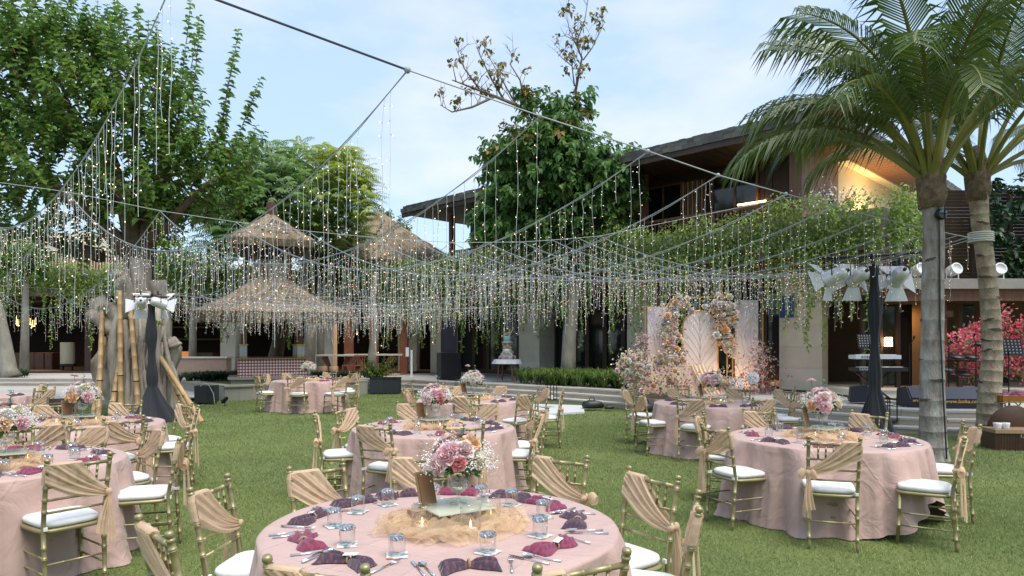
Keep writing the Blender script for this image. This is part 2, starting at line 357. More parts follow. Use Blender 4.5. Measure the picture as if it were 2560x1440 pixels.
# roof
RU0, RU1, RN0, RN1 = -.42, 17.7, 1.27, -13.4; EZ = 7.42
ROOF = mat('grey_shingle', (.075, .07, .066), .9, objrand=.7, vscale=9, col2=(.17, .16, .15), bump=.4)
def rslope():
    m = MB(); h = 2.35; cu0, cu1 = RU0 + 7.3, RU1 - 7.3; cn = (RN0 + RN1) / 2
    vs = [B(RU0, RN0, EZ + .27), B(RU1, RN0, EZ + .27), B(RU1, RN1, EZ + .27), B(RU0, RN1, EZ + .27), B(cu0, cn, EZ + h), B(cu1, cn, EZ + h)]
    m.add(vs, [(0, 1, 5, 4), (1, 2, 5), (2, 3, 4, 5), (3, 0, 4)]); bbox(m, RU0 + .05, RU1 - .05, RN1 + .05, RN0 - .05, EZ + .05, EZ + .265)
    return obj('roof', m, ROOF, bld)
rf = rslope()
SH = [MB().box(-.11, .11, -.02, .5, -.04, .0).mesh('shingle', ROOF) for _ in (0,)]
mm = MB(); mm.box(-.108, .108, -.03, .012, -.13, 0); SH = mm.mesh('shingle', ROOF)
for row in range(3):
    for k in range(82):
        u = RU0 + .11 + k * .221 + row * .07
        if u > RU1: continue
        place('shingle', SH, rf, B(u, RN0 + .035 - row * .02, EZ + .10 + row * .09 + R_.uniform(-.01, .01)), (R_.uniform(-.08, .08), R_.uniform(-.03, .03), PI * .75 + PI))
    for k in range(62):
        n = RN0 - .11 - k * .221 + row * .06
        place('shingle', SH, rf, B(RU0 - .035 + row * .02, n, EZ + .10 + row * .09 + R_.uniform(-.01, .01)), (R_.uniform(-.08, .08), R_.uniform(-.03, .03), PI / 4))
bpart('fascia_board', WOODD, (RU0 - .02, RU1 + .02, RN0 - .06, RN0 + .02, EZ - .2, EZ + .04)); side('fascia_board', WOODR, -RN0 + .061, -RN1, RU0 - .02, RU0 + .05, EZ - .2, EZ + .04)
sf = bpart('soffit', WOODD, (RU0 + .06, RU1, RN1, RN0 - .07, EZ - .06, EZ + .04))
for k in range(52): bpart('soffit_plank', WOODD, (RU0 + .07 + k * .34, RU0 + .39 + k * .34, -1.15, RN0 - .08, EZ - .09, EZ - .062), parent=sf)
for k in range(34): bpart('soffit_plank', WOODR, (RU0 + .07, .93, -1.5 - k * .34, -1.18 - k * .34, EZ - .09, EZ - .062), parent=sf)
# warm lamp washing the cream side wall, and a dim one in the balcony
def area(name, loc, tgt, e, col, size, parent=None, spot=False):
    l = bpy.data.lights.new(name, 'SPOT' if spot else 'AREA'); l.energy = e; l.color = col
    if spot: l.spot_size = math.radians(75); l.spot_blend = .8; l.shadow_soft_size = .05
    else: l.size = size
    o = bpy.data.objects.new(name, l); C.objects.link(o); o.location = loc; o.rotation_euler = (Vector(tgt) - Vector(loc)).to_track_quat('-Z', 'Y').to_euler(); return o
area('wall_lamp', B(.1, -5.0, 5.3), B(1.0, -4.6, 7.2), 60, (1, .68, .3), .3)
area('balcony_lamp', B(8.4, -.7, 7.0), B(8.4, -1.0, 5), 3, (1, .6, .25), .3)
# ---------------- right wing, one storey with slab roof ----------------
rw = thing('right_wing', 'low right wing with concrete roof slab, timber posts and glazed doors', 'building')
X0, X1, WY = 8.95, 20, 17.6
def wp(name, mt, *bs, parent=None):
    m = MB()
    for b in bs: m.box(*b)
    return obj(name, m, mt, parent or rw)
wp('roof_slab', CONC, (X0, X1, 16.2, 24, 3.0, 3.24)); wp('timber_beam', WOODR, (X0 + .05, X1, 16.35, 16.5, 2.72, 2.998))
st = wp('floor_step', STONE, (X0 - .6, X1, 16.1, 24, .4, .56)); 
for k in range(14): wp('step_slab', PAVE, (X0 - .6 + k * .85, X0 + .24 + k * .85, 16.06, 16.5, .562, .585), parent=st)
wp('back_wall', mat('dim_olive_wall', (.17, .12, .06), .85, var=.25, vscale=2), (X0, X1, 20.2, 20.4, .4, 3.0))
for x in (10.45, 13.6, 16.6): 
    p = wp('timber_post', mat('orange_brown_timber', (.24, .085, .04), .5, var=.25, vscale=5), (x, x + .3, 16.8, 17.1, .56, 2.72)); wp('post_bracket', WOODR, (x - .12, x + .42, 16.75, 17.15, 2.35, 2.5), parent=p)
for x in (9.0, 9.45, 9.9, 11.5, 12.4, 13.3, 14.6, 15.6): 
    f = wp('door_frame', WOODD, (x, x + .1, 17.5, 17.6, .56, 2.72)); wp('glass_pane', DGLASS, (x + .1, x + .42, 17.54, 17.56, .6, 2.7), parent=f)
wp('wall_panel', mat('ochre_wall', (.36, .21, .09), .8, var=.2, vscale=2), (9.95, 11.3, 18.4, 18.5, .56, 2.9)); wp('stone_wall', mat('rough_rubble_wall', (.30, .26, .17), .9, var=.5, vscale=6, bump=1, bscale=8), (13.3, 17.5, 15.4, 15.8, .4, 1.2))
o = wp('wall_lamp', LAMPW, (9.55, 9.68, 17.3, 17.42, 1.62, 1.85))
area('room_lamp', (10.6, 17.9, 2.5), (10.6, 18.6, 1.0), 5, (1, .62, .3), .4)
# louvred screen wall above the slab
lw_ = thing('louvre_screen', 'dark brown louvred timber screen above the right wing', 'screen')
for x in (11.1, 12.1, 13.1, 14.1, 15.1, 16.1, 17.1):
    y = 17.9 + (x - 12) * .0
    obj('post', MB().box(x, x + .1, y, y + .1, 3.24, 5.75), WOODD, lw_)
mm = MB(); mm.box(0, .9, 0, .02, 0, .085, Matrix.Rotation(.35, 4, 'X')); me = mm.mesh('louvre_slat', WOODD)
for i in range(6):
    for k in range(27): place('louvre_slat', me, lw_, (11.2 + i, 17.9, 3.3 + k * .09))
# floodlights standing on the slab
def spotcan(px, Y, lab):
    x = PX(px, Y); t = thing('floodlight', lab, 'floodlight', (x, Y, 3.25), R_.uniform(-.3, .3), 'white floodlights on the roof slab')
    m = MB(); m.lathe([(.07, -.14), (.12, -.1), (.135, 0), (.14, .12), (.145, .16), (.12, .165), (.11, .14), (.0, .13)], 18)
    h = obj('housing', m, WHITE, t, True, (0, 0, .2), (PI / 2 - .25, 0, 0)); 
    m = MB(); m.tube([(-.16, 0, 0), (-.16, 0, .2)], .012, 6); m.tube([(.16, 0, 0), (.16, 0, .2)], .012, 6); m.box(-.17, .17, -.03, .03, 0, .015); obj('bracket', m, WHITE, t)
spotcan(2293, 16.4, 'white floodlight on the roof slab partly behind the nearer palm'); spotcan(2381, 16.4, 'white floodlight on the roof slab between the two palms'); spotcan(2492, 16.4, 'white floodlight on the roof slab right of the farther palm')
# ---------------- left building ----------------
lb = thing('left_building', 'dark open-fronted restaurant building with vine planter on the left', 'building')
def lp(name, mt, *bs, parent=None):
    m = MB()
    for b in bs: m.box(*b)
    return obj(name, m, mt, parent or lb)
LY = 31.5
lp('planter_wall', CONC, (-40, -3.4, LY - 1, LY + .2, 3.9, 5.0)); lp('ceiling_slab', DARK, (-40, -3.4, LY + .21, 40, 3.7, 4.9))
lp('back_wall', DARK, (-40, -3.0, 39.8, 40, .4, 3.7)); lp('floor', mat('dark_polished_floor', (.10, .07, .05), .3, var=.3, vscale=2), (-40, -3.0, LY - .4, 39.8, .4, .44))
lp('upper_wall', CREAM, (-27, -19.5, 35, 35.3, 4.9, 7.4)); lp('upper_box', CREAM, (-25.5, -21.4, 33.2, 34.9, 4.9, 6.6))
for x in (-13.3, -9.0, -5.2): lp('pillar', STONE, (x, x + .85, LY - .5, LY + .2, .44, 3.88))
for x in (-28, -19.8, -16.2): lp('timber_post', WOODD, (x, x + .3, LY, LY + .3, .44, 3.7))
OBT = MATS['orange_brown_timber']
for px in (872, 1010, 935): lp('timber_column', OBT, (PX(px, 29.6) - .17, PX(px, 29.6) + .17, 29.45, 29.8, .4, 3.88))
rl = lp('terrace_rail', WOODR, (-22, -15.2, LY - .6, LY - .54, 5.85, 5.92))
mm = MB(); mm.box(-.03, .03, -.02, .02, 5.0, 5.85); me = mm.mesh('rail_baluster', WOODR)
for k in range(50): place('rail_baluster', me, lb, (-21.9 + k * .135, LY - .57, 0))
for px, wd in ((50, .5), (74, .55), (98, .55), (120, .4), (300, .6), (330, .6), (350, .6), (480, .7), (515, .7)):
    Y = 33.5; x = PX(px, Y); c = lp('cabinet', WOODR, (x - wd / 2, x + wd / 2, Y, Y + .6, .44, 1.25)); lp('cabinet_door', WOODR, (x - wd / 2 + .05, x + wd / 2 - .05, Y - .02, Y - .002, .52, 1.2), parent=c)
lp('bar_counter', mat('orange_glow_panel', (.5, .16, .04), .6, em=(1, .3, .05), es=.25), (PX(447, 30), PX(482, 30), 29.9, 30.3, .95, 1.35)); lp('counter_base', WHITE, (PX(447, 30), PX(482, 30), 29.9, 30.3, .42, .93))
lp('wall_shelf', WOODR, (-22, -17, 39.3, 39.78, 1.9, 2.0), (-22, -17, 39.3, 39.78, 2.6, 2.7))
sc_ = thing('roller_screen', 'cream cylindrical screen standing in the dark left building', 'screen', (PX(169, 32.2), 32.2, .44))
obj('drum', MB().lathe([(.29, .3), (.3, .32), (.3, 1.3), (.29, 1.32)], 20, cap=True), mat('cream_fabric', (.55, .50, .36), .8), sc_, True); obj('foot', MB().box(-.33, .33, -.1, .1, .2, .3).box(.2, .24, -.05, .05, 0, .2).box(-.24, -.2, -.05, .05, 0, .2), BLACKM, sc_)
BULB = mat('warm_bulb', (1, .8, .5), em=(1, .55, .22), es=3)
for k in range(26):
    px, py = R_.uniform(35, 95), R_.uniform(800, 822)
    if k > 18: px, py = R_.uniform(880, 900), R_.uniform(825, 850)
    if k > 20: px, py = R_.uniform(1240, 1500), R_.uniform(868, 876)
    if k > 20: continue
    m = MB(); m.ball((0, 0, 0), .028, 6); m.tube([(0, 0, .04), (0, 0, .3)], .006, 4)
    o = obj('pendant_bulb', m, BULB, None, True, P(px, py, 33)); tag(o, 'small warm glowing bulb in the dark left restaurant' if k <= 18 else 'small warm glowing bulb in the restaurant beyond the thatched shrine', 'bulb', 'glowing bulbs left' if k <= 18 else 'glowing bulbs behind the shrine')
area('restaurant_lamp', (PX(100, 35), 34.5, 3.4), (PX(100, 35), 34, .4), 90, (1, .58, .3), 1.2); area('restaurant_lamp_b', (PX(950, 33), 33, 3.4), (PX(950, 33), 33, .4), 80, (1, .62, .35), 1.2)
# big thatched roof behind
tr = thing('thatched_pavilion', 'large straw thatched pyramid roof rising behind the shrine', 'pavilion', (-6.6, 33.4, 0), .35)
def thatch(mb, s0, z0, s1, z1, n=10, sag=.0, rag=.05, seed=1):
    rr = random.Random(seed); K = 40
    def fn(i, j):
        t = j / n; s = s0 + (s1 - s0) * t; a = 2 * PI * i / K; z = z0 + (z1 - z0) * (t - sag * math.sin(PI * t))
        ca, sa = math.cos(a), math.sin(a); q = 1 / max(abs(ca), abs(sa)); q = min(q, 1.42)
        r = s * q + (rr.uniform(-rag, rag) if j else rr.uniform(-rag, rag)); 
        return (r * ca, r * sa, z + rr.uniform(-rag, rag) * .5)
    vs = [fn(i, j) for j in range(n + 1) for i in range(K)]
    fs = [(j * K + i, j * K + (i + 1) % K, (j + 1) * K + (i + 1) % K, (j + 1) * K + i) for j in range(n) for i in range(K)]
    # underside: thick eave
    b = len(vs); vs += [(x * .93, y * .93, z - .22) for x, y, z in vs[:K]]; fs += [((i + 1) % K, i, b + i, b + (i + 1) % K) for i in range(K)]
    b2 = len(vs); vs += [(0, 0, z0 + .15)]; fs += [(b + (i + 1) % K, b + i, b2) for i in range(K)]
    mb.add(vs, fs)
def straw(mb, s, z, cnt, ln, seed=3):
    rr = random.Random(seed)
    for _ in range(cnt):
        a = rr.uniform(0, 2 * PI); ca, sa = math.cos(a), math.sin(a); q = min(1.42, 1 / max(abs(ca), abs(sa))); r = s * q * rr.uniform(.93, 1.0)
        x, y = r * ca, r * sa; l = ln * rr.uniform(.5, 1.3); d = rr.uniform(-.04, .04); w_ = .012
        mb.add([(x - w_ * sa, y + w_ * ca, z + .05), (x + w_ * sa, y - w_ * ca, z + .05), (x + d + .02 * ca, y + d + .02 * sa, z - l)], [(0, 1, 2)])
def straw_skin(mb, s0, z0, s1, z1, cnt, ln, sag, seed=5):
    rr = random.Random(seed)
    for _ in range(cnt):
        t = 1 - math.sqrt(rr.random()); a = rr.uniform(0, 2 * PI)
        def pt(t):
            s = s0 + (s1 - s0) * t; z = z0 + (z1 - z0) * (t - sag * math.sin(PI * t)); ca, sa = math.cos(a), math.sin(a); q = min(1.42, 1 / max(abs(ca), abs(sa))); return Vector((s * q * ca, s * q * sa, z))
        p = pt(t) + Vector((0, 0, .015)); q = pt(max(0, t - ln)) + Vector((rr.uniform(-.05, .05), rr.uniform(-.05, .05), rr.uniform(.005, .03))); w_ = .009
        sx = Vector((-math.sin(a), math.cos(a), 0)) * w_
        mb.add([p - sx, p + sx, q], [(0, 1, 2)])
m = MB(); thatch(m, 3.55, 5.4, .12, 8.2, 14, .06, .06, 4); straw(m, 3.6, 5.4, 900, .3); straw_skin(m, 3.6, 5.4, .12, 8.2, 9000, .12, .06); obj('roof', m, THATCH, tr)
for sx in (-1, 1):
    for sy in (-1, 1): obj('post', MB().box(sx * 2.6 - .15, sx * 2.6 + .15, sy * 2.6 - .15, sy * 2.6 + .15, 4.9, 5.5), WOODR, tr)
# ---------------- raised grass platform and shrine gazebo ----------------
PC = [(-8.47, 20), (-4.85, 22.75), (-7.4, 26.1), (-11.4, 23.3)]
pf = thing('grass_platform', 'raised grass platform with stone retaining wall under the thatched shrine', 'platform')
obj('turf', MB().prism(PC, .02, .43), GRASSB, pf); KERB = mat('grey_green_slab', (.25, .25, .21), .8, vscale=5, objrand=.6, col2=(.33, .31, .25), bump=.2)
for i in range(4):
    a = Vector(PC[i]); b = Vector(PC[(i + 1) % 4]); ln = (b - a).length; t = (b - a) / ln; ang = math.atan2(t.y, t.x); n = round(ln / .42); l0 = ln / n
    me1 = MB().box(.004, l0 - .004, -.04, .0, .0, .40).mesh('wall_slab', KERB); me2 = MB().box(.003, l0 * 2 - .003, -.09, .28, .405, .455).mesh('coping_slab', KERB)
    for k in range(n):
        p = a + t * (k * l0); place('wall_slab', me1, pf, (p.x, p.y, 0), (0, 0, ang))
        if k % 2 == 0 and k + 2 <= n: place('coping_slab', me2, pf, (p.x, p.y, 0), (0, 0, ang))
GX, GY, GA = PX(678, 22.9), 22.9, math.radians(22)
gz = thing('thatched_shrine', 'two-tier thatched Balinese shrine on a plinth wrapped in checked cloth', 'shrine', (GX, GY, .43), GA)
obj('plinth', MB().box(-1.25, 1.25, -1.25, 1.25, 0, .12).box(-1.32, 1.32, -1.32, 1.32, .125, .2), KERB, gz)
def gingham():
    m = bpy.data.materials.new('checked_cloth'); m.use_nodes = True; t = m.node_tree; lk = t.links.new; b = t.nodes['Principled BSDF']; b.inputs['Roughness'].default_value = .85
    tc = t.nodes.new('ShaderNodeTexCoord'); sp = t.nodes.new('ShaderNodeSeparateXYZ'); lk(tc.outputs['Object'], sp.inputs[0])
    def stripe(sock, sc_, off, wd):
        a = t.nodes.new('ShaderNodeMath'); a.operation = 'MULTIPLY_ADD'; a.inputs[1].default_value = sc_; a.inputs[2].default_value = off; lk(sock, a.inputs[0])
        f = t.nodes.new('ShaderNodeMath'); f.operation = 'FRACT'; lk(a.outputs[0], f.inputs[0]); g = t.nodes.new('ShaderNodeMath'); g.operation = 'LESS_THAN'; g.inputs[1].default_value = wd; lk(f.outputs[0], g.inputs[0]); return g.outputs[0]
    ad = t.nodes.new('ShaderNodeMath'); ad.operation = 'ADD'; lk(sp.outputs[0], ad.inputs[0]); lk(sp.outputs[1], ad.inputs[1])
    def mixc(f, a, c, blend='MIX', fac=None):
        x = t.nodes.new('ShaderNodeMix'); x.data_type = 'RGBA'; x.blend_type = blend; lk(f, x.inputs[0])
        if isinstance(a, tuple): x.inputs[6].default_value = a
        else: lk(a, x.inputs[6])
        x.inputs[7].default_value = c; return x.outputs[2]
    c = mixc(stripe(ad.outputs[0], 11, 0, .5), (.68, .62, .58, 1), (.58, .13, .12, 1))
    c = mixc(stripe(sp.outputs[2], 10.5, 0, .22), c, (.75, .73, .72, 1)); c = mixc(stripe(sp.outputs[2], 10.5, .45, .25), c, (.06, .04, .06, 1)); 
    c = mixc(stripe(ad.outputs[0], 11, .62, .2), c, (.24, .06, .06, 1))
    lk(c, b.inputs['Base Color']); return m
obj('cloth_skirt', MB().box(-1.05, 1.05, -1.05, 1.05, .205, .76), gingham(), gz); obj('table_top', MB().box(-1.1, 1.1, -1.1, 1.1, .762, .8), WOODL, gz)
PW = mat('white_marble_paint', (.62, .64, .66), .5, var=.2, vscale=12); YG = mat('yellow_gold_trim', (.62, .42, .06), .4, .3)
for sx in (-1, 1):
    for sy in (-1, 1):
        x, y = sx * .88, sy * .88
        p = obj('post', MB().box(x - .07, x + .07, y - .07, y + .07, 1.25, 2.3), WOODR, gz)
        obj('post_foot', MB().box(x - .11, x + .11, y - .11, y + .11, .86, 1.2), PW, p); obj('gold_trim', MB().box(x - .12, x + .12, y - .12, y + .12, .805, .855), YG, p); obj('post_cap', MB().box(x - .14, x + .14, y - .14, y + .14, 1.205, 1.245), YG, p)
m = MB(); thatch(m, 2.28, 2.25, .48, 3.45, 10, .12, .03, 7); straw(m, 2.26, 2.2, 1700, .26, 9); straw_skin(m, 2.28, 2.25, .48, 3.45, 8000, .13, .10); obj('lower_roof', m, THATCH, gz)
obj('ceiling_beam', MB().box(-1.2, 1.2, -1.2, 1.2, 2.12, 2.2), WOODD, gz)
for k in range(5):
    s = .40 + (.03 if k % 2 else 0); obj('carved_tier', MB().box(-s, s, -s, s, 3.42 + k * .13, 3.42 + k * .13 + .125), mat('carved_sandstone', (.42, .34, .23), .9, var=.4, vscale=22, bump=.8, bscale=50), gz)
for k in range(22):
    for a in range(2):
        x = -.42 + (k % 11) * .084; q = (x, -.45, 3.6 + (k // 11) * .26) if a == 0 else (-.45, x, 3.6 + (k // 11) * .26)
        me_ = MB().lathe([(.012, 0), (.026, .02), (.014, .05), (.026, .08), (.012, .1)], 6).mesh('carved_baluster', MATS['carved_sandstone']) if (k == 0 and a == 0) else me_
        place('carved_baluster', me_, gz, q)
for sx in (-1, 1):
    for sy in (-1, 1): obj('upper_post', MB().box(sx * .55 - .05, sx * .55 + .05, sy * .55 - .05, sy * .55 + .05, 3.3, 4.6), WOODR, gz)
obj('inner_box', MB().box(-.45, .45, -.45, .45, 4.1, 4.55), WOODD, gz)
m = MB(); thatch(m, 1.3, 4.62, .1, 5.6, 9, .03, .04, 12); straw(m, 1.28, 4.6, 700, .16, 2); straw_skin(m, 1.3, 4.62, .1, 5.6, 3500, .13, .03); obj('upper_roof', m, THATCH, gz)
obj('eave_frame', MB().box(-1.18, 1.18, -1.18, 1.18, 4.42, 4.5).box(-1.05, 1.05, -1.05, 1.05, 4.3, 4.41), WOODD, gz); obj('finial', MB().tube([(0, 0, 5.45), (0, 0, 5.65), (0, 0, 6.0), (0, 0, 6.05)], [.14, .16, .15, .08], 10), mat('dark_palm_fibre', (.10, .055, .035), .95, bump=1, bscale=40), gz)
LAT = mat('grey_bamboo', (.33, .30, .26), .7)
def lattice(s0, z0, s1, z1, y0f):
    def q(a, t):  # point on the front (-y) slope; a in -1..1
        s = s0 + (s1 - s0) * t; return (a * s, -s - .03, z0 + (z1 - z0) * t + .05)
    for a, b in (((-.35, .30), (.15, .8)), ((-.1, .25), (.35, .78)), ((.15, .22), (.55, .7)), ((.4, .2), (.7, .55)), ((-.35, .3), (.6, .2)), ((-.2, .5), (.7, .4)), ((.0, .75), (.75, .55))):
        obj('roof_lattice_pole', MB().tube([q(*a), q(*b)], .016, 6), LAT, gz)
lattice(1.3, 4.62, .1, 5.6, 0); lattice(2.2, 2.3, .48, 3.45, 0)
gt = tag(obj('dead_tree', MB().tube([(.1, 0, 0), (.3, 0, 1.0), (.55, 0, 2.2)], [.30, .24, .2], 12, fl=lambda a, i: 1 + .12 * math.sin(3 * a + i)), mat('grey_brown_bark', (.20, .155, .11), .95, var=.45, vscale=7, bump=1, bscale=16, stretch=(1, 1, .25)), None, True, (PX(672, 24.8), 24.8, .42)), 'thick leaning bare trunk behind the thatched shrine', 'trunk')
# ---------------- lawn blades ----------------
BLADE = mat('grass_blade', (.25, .32, .09), .7, island=True, col2=(.135, .20, .052), trans=.25)
BLADED = mat('dry_grass_blade', (.55, .48, .24), .8, island=True, col2=(.34, .32, .14))
def blades(name, X, Y, Zb, h, wd, mt, lean=.5):
    n = len(X); a = NR.uniform(0, 2 * PI, n); la = NR.uniform(0, 2 * PI, n); l = NR.uniform(0, lean, n) * h
    p = np.stack([X, Y, np.full(n, 0.0) + Zb], 1); s = np.stack([np.cos(a), np.sin(a), np.zeros(n)], 1) * (wd / 2)[:, None]
    tp = p + np.stack([np.cos(la) * l, np.sin(la) * l, h], 1)
    V = np.stack([p - s, p + s, tp], 1).reshape(-1, 3); Fc = np.arange(n * 3).reshape(-1, 3)
    return npmesh(name, V, Fc, 3, mt)
def field(y0, y1, dens):
    n = int(.80 * (y1 ** 2 - y0 ** 2) * dens); Y = np.sqrt(NR.uniform(y0 ** 2, y1 ** 2, n)); X = NR.uniform(-.80, .80, n) * Y; return X, Y
def on_lawn(X, Y):
    ed = np.array(EDGE[::-1]); ye = np.interp(X, ed[:, 0], ed[:, 1]); ok = (Y < ye - .03)
    ok &= ~((X < -9.5) & (Y > 18.7)); return ok
for (y0, y1, dens, hh, ww) in ((2.2, 4.5, 9000, .022, .003), (4.5, 8, 3200, .025, .005), (8, 14, 1000, .028, .009), (14, 24, 280, .032, .016)):
    X, Y = field(y0, y1, dens); ok = on_lawn(X, Y); X, Y = X[ok], Y[ok]; n = len(X)
    o = place('lawn_grass', blades('lawn_grass', X, Y, 0, NR.uniform(.5, 1.35, n) * hh, np.full(n, ww), BLADE, 1.5)); tag(o, 'short green grass blades covering the lawn', 'grass', kind='stuff')
X, Y = field(2.2, 12, 260); n = len(X); o = place('dry_grass', blades('dry_grass', X, Y, 0.004, NR.uniform(.4, 1, n) * .02, np.full(n, .004), BLADED, 2.2)); tag(o, 'scattered dry straw coloured clippings lying in the lawn', 'grass', kind='stuff')
# clumps of strap leaves (planting beds)
def strap_bed(name, cx, cy, rx, ry, z, ncl, h, label, rot=0, mt=None, per=26):
    V = []; Fc = []; 
    for _ in range(ncl):
        a = R_.uniform(0, 2 * PI); q = math.sqrt(R_.random()); lx, ly = q * math.cos(a) * rx, q * math.sin(a) * ry
        x = cx + lx * math.cos(rot) - ly * math.sin(rot); y = cy + lx * math.sin(rot) + ly * math.cos(rot)
        for _ in range(per):
            t = R_.uniform(0, 2 * PI); hh = h * R_.uniform(.6, 1.15); out = hh * R_.uniform(.35, 1.25); w_ = .014
            d = Vector((math.cos(t), math.sin(t), 0)); s = Vector((-d.y, d.x, 0)) * w_; b = len(V); p = Vector((x, y, z))
            pts = [(0, 0), (out * .3, hh * .62), (out * .68, hh * .85), (out, hh * .62 if out > hh * .5 else hh)]
            for i, (o_, zz) in enumerate(pts):
                k = (1, 1, .75, .08)[i]; c = p + d * o_ + Vector((0, 0, zz)); V += [tuple(c - s * k), tuple(c + s * k)]
            for i in range(3): Fc.append((b + 2 * i, b + 2 * i + 1, b + 2 * i + 3, b + 2 * i + 2))
    o = place(name, npmesh(name, np.array(V), np.array(Fc), 4, mt or STRAP)); return tag(o, label, 'plants', kind='stuff')
STRAP = mat('strap_leaf', (.17, .26, .05), .5, island=True, col2=(.05, .11, .025), trans=.2)
DSTRAP = mat('dark_strap_leaf', (.05, .085, .035), .6, island=True, col2=(.018, .04, .018), trans=.15)
strap_bed('grass_bed', 2.15, 21.3, 2.5, .75, .38, 120, .55, 'bed of arching strap leaved grass around the middle tree', -.75)
strap_bed('grass_bed', -9.6, 23.6, 1.9, .35, .43, 70, .34, 'dark low border plants behind the grass platform edge', .70, DSTRAP)
strap_bed('grass_bed', PX(20, 27), 26.5, 1.3, .5, .4, 60, .32, 'low dark border plants under the leaning trunk at left', 0, DSTRAP)
strap_bed('grass_bed', PX(850, 25.5), 25.2, 1.9, .3, .42, 50, .26, 'low dark plants behind the far table', .1, DSTRAP)
# ---------------- trees ----------------
BARK = mat('grey_fig_bark', (.52, .46, .38), .95, var=.5, vscale=4, bump=1, bscale=16, stretch=(1, 1, .3), col2=(.15, .115, .085))
BARKG = mat('pale_grey_bark', (.30, .28, .23), .95, var=.4, vscale=6, bump=.9, bscale=20, stretch=(1, 1, .35))
TWIG = mat('brown_twig', (.16, .085, .045), .9, var=.3)
LEAF1 = mat('fig_leaf', (.22, .36, .07), .4, island=True, col2=(.08, .17, .045), trans=.5)
LEAF3 = mat('heart_leaf', (.20, .35, .09), .45, island=True, col2=(.065, .155, .05), trans=.5)
LEAF3B = mat('brown_green_leaf', (.30, .20, .035), .6, island=True, col2=(.08, .10, .02), trans=.25)  # browner leaf tone for the upper branches of the middle tree
LEAF2 = mat('bright_pinnate_leaf', (.30, .40, .04), .45, island=True, col2=(.08, .19, .025), trans=.35)
LEAF2SUN = mat('sun_tinted_pinnate_leaf', (.46, .50, .04), .5, island=True, col2=(.20, .32, .03), trans=.4)  # yellower copy of the bright leaf, low sunlight put into its colour
LEAF2D = mat('deep_green_leaf', (.16, .29, .045), .5, island=True, col2=(.05, .13, .028), trans=.3)
def wob(a, b, n, amp, seed=0):
    rr = random.Random(seed); a, b = Vector(a), Vector(b); out = []
    for i in range(n + 1):
        t = i / n; p = a.lerp(b, t)
        if 0 < i < n: p += Vector((rr.uniform(-1, 1), rr.uniform(-1, 1), rr.uniform(-.5, .5))) * amp
        out.append(p)
    return out
# gnarled fig
TX, TY = -8.75, 15.9
t1 = thing('gnarled_fig_tree', 'huge gnarled multi-stemmed tree with dense green crown at the upper left', 'tree', (TX, TY, 0))
def ps(px, py, dy=0): q = P(px, py, TY + dy); return Vector((q[0] - TX, q[1] - TY, q[2]))
def stem(pts, rs, name='trunk', mt=BARK, n=14, seed=1):
    rr = random.Random(seed); f = rr.uniform(2, 4); ph = rr.uniform(0, 6)
    P_ = []; R2 = []
    for i in range(len(pts) - 1):
        for k in range(4):
            t = k / 4; a, b = Vector(pts[i]), Vector(pts[i + 1]); P_.append(a.lerp(b, t) + Vector((rr.uniform(-1, 1), rr.uniform(-1, 1), 0)) * rs[i] * .12); R2.append((rs[i] * (1 - t) + rs[i + 1] * t) * rr.uniform(.9, 1.12))
    P_.append(Vector(pts[-1])); R2.append(rs[-1])
    m = MB(); m.tube(P_, R2, n, fl=lambda a, i: 1 + .20 * math.sin(3 * a + ph + i * .35) + .12 * math.sin(5 * a - i * .5 + f) + .05 * math.sin(9 * a + i * .2)); return obj(name, m, mt, t1, True)
stems = [([(318, 1060, -.2), (310, 900, -.1), (300, 800, 0), (275, 760, 0)], [.30, .25, .24, .32]), ([(365, 1060, -.35), (360, 900, -.4), (350, 760, -.3), (350, 650, -.1)], [.27, .23, .22, .2]),
         ([(405, 1050, 0), (410, 900, 0), (400, 780, 0), (392, 700, 0)], [.22, .19, .18, .16]), ([(340, 1062, -.55), (335, 960, -.45), (330, 850, -.35), (345, 760, -.3)], [.17, .14, .13, .14]),
         ([(385, 1062, -.5), (378, 950, -.45), (372, 850, -.4), (362, 730, -.3)], [.16, .13, .15, .14]), ([(345, 1050, .4), (345, 900, .4), (345, 740, .3), (340, 640, .3)], [.38, .35, .32, .28]),
         ([(415, 1000, .2), (425, 920, .2), (435, 870, .1), (420, 850, 0)], [.12, .14, .16, .13]), ([(400, 990, .1), (412, 900, 0), (428, 850, -.1), (438, 868, -.1)], [.1, .12, .12, .14]),
         ([(270, 870, .1), (262, 920, .1), (290, 1000, .1), (310, 1050, .1)], [.2, .24, .2, .22]), ([(300, 830, 0), (262, 790, 0), (250, 770, 0), (240, 775, 0)], [.3, .3, .28, .16]),
         ([(295, 1062, -.35), (290, 960, -.3), (285, 860, -.25), (300, 790, -.2)], [.15, .13, .12, .13]), ([(425, 1050, -.1), (430, 960, 0), (418, 880, .1), (405, 800, .1)], [.16, .13, .12, .12]), ([(352, 1062, -.62), (352, 980, -.55), (356, 900, -.5), (350, 820, -.45)], [.11, .09, .09, .1]), ([(392, 1060, -.3), (396, 960, -.3), (388, 860, -.3), (392, 770, -.25)], [.13, .1, .1, .1]), ([(330, 800, -.2), (335, 750, -.3), (312, 700, -.35), (296, 676, -.4)], [.2, .22, .19, .17])]
for k, (pp, rs) in enumerate(stems): stem([ps(*q) for q in pp], rs, seed=k)
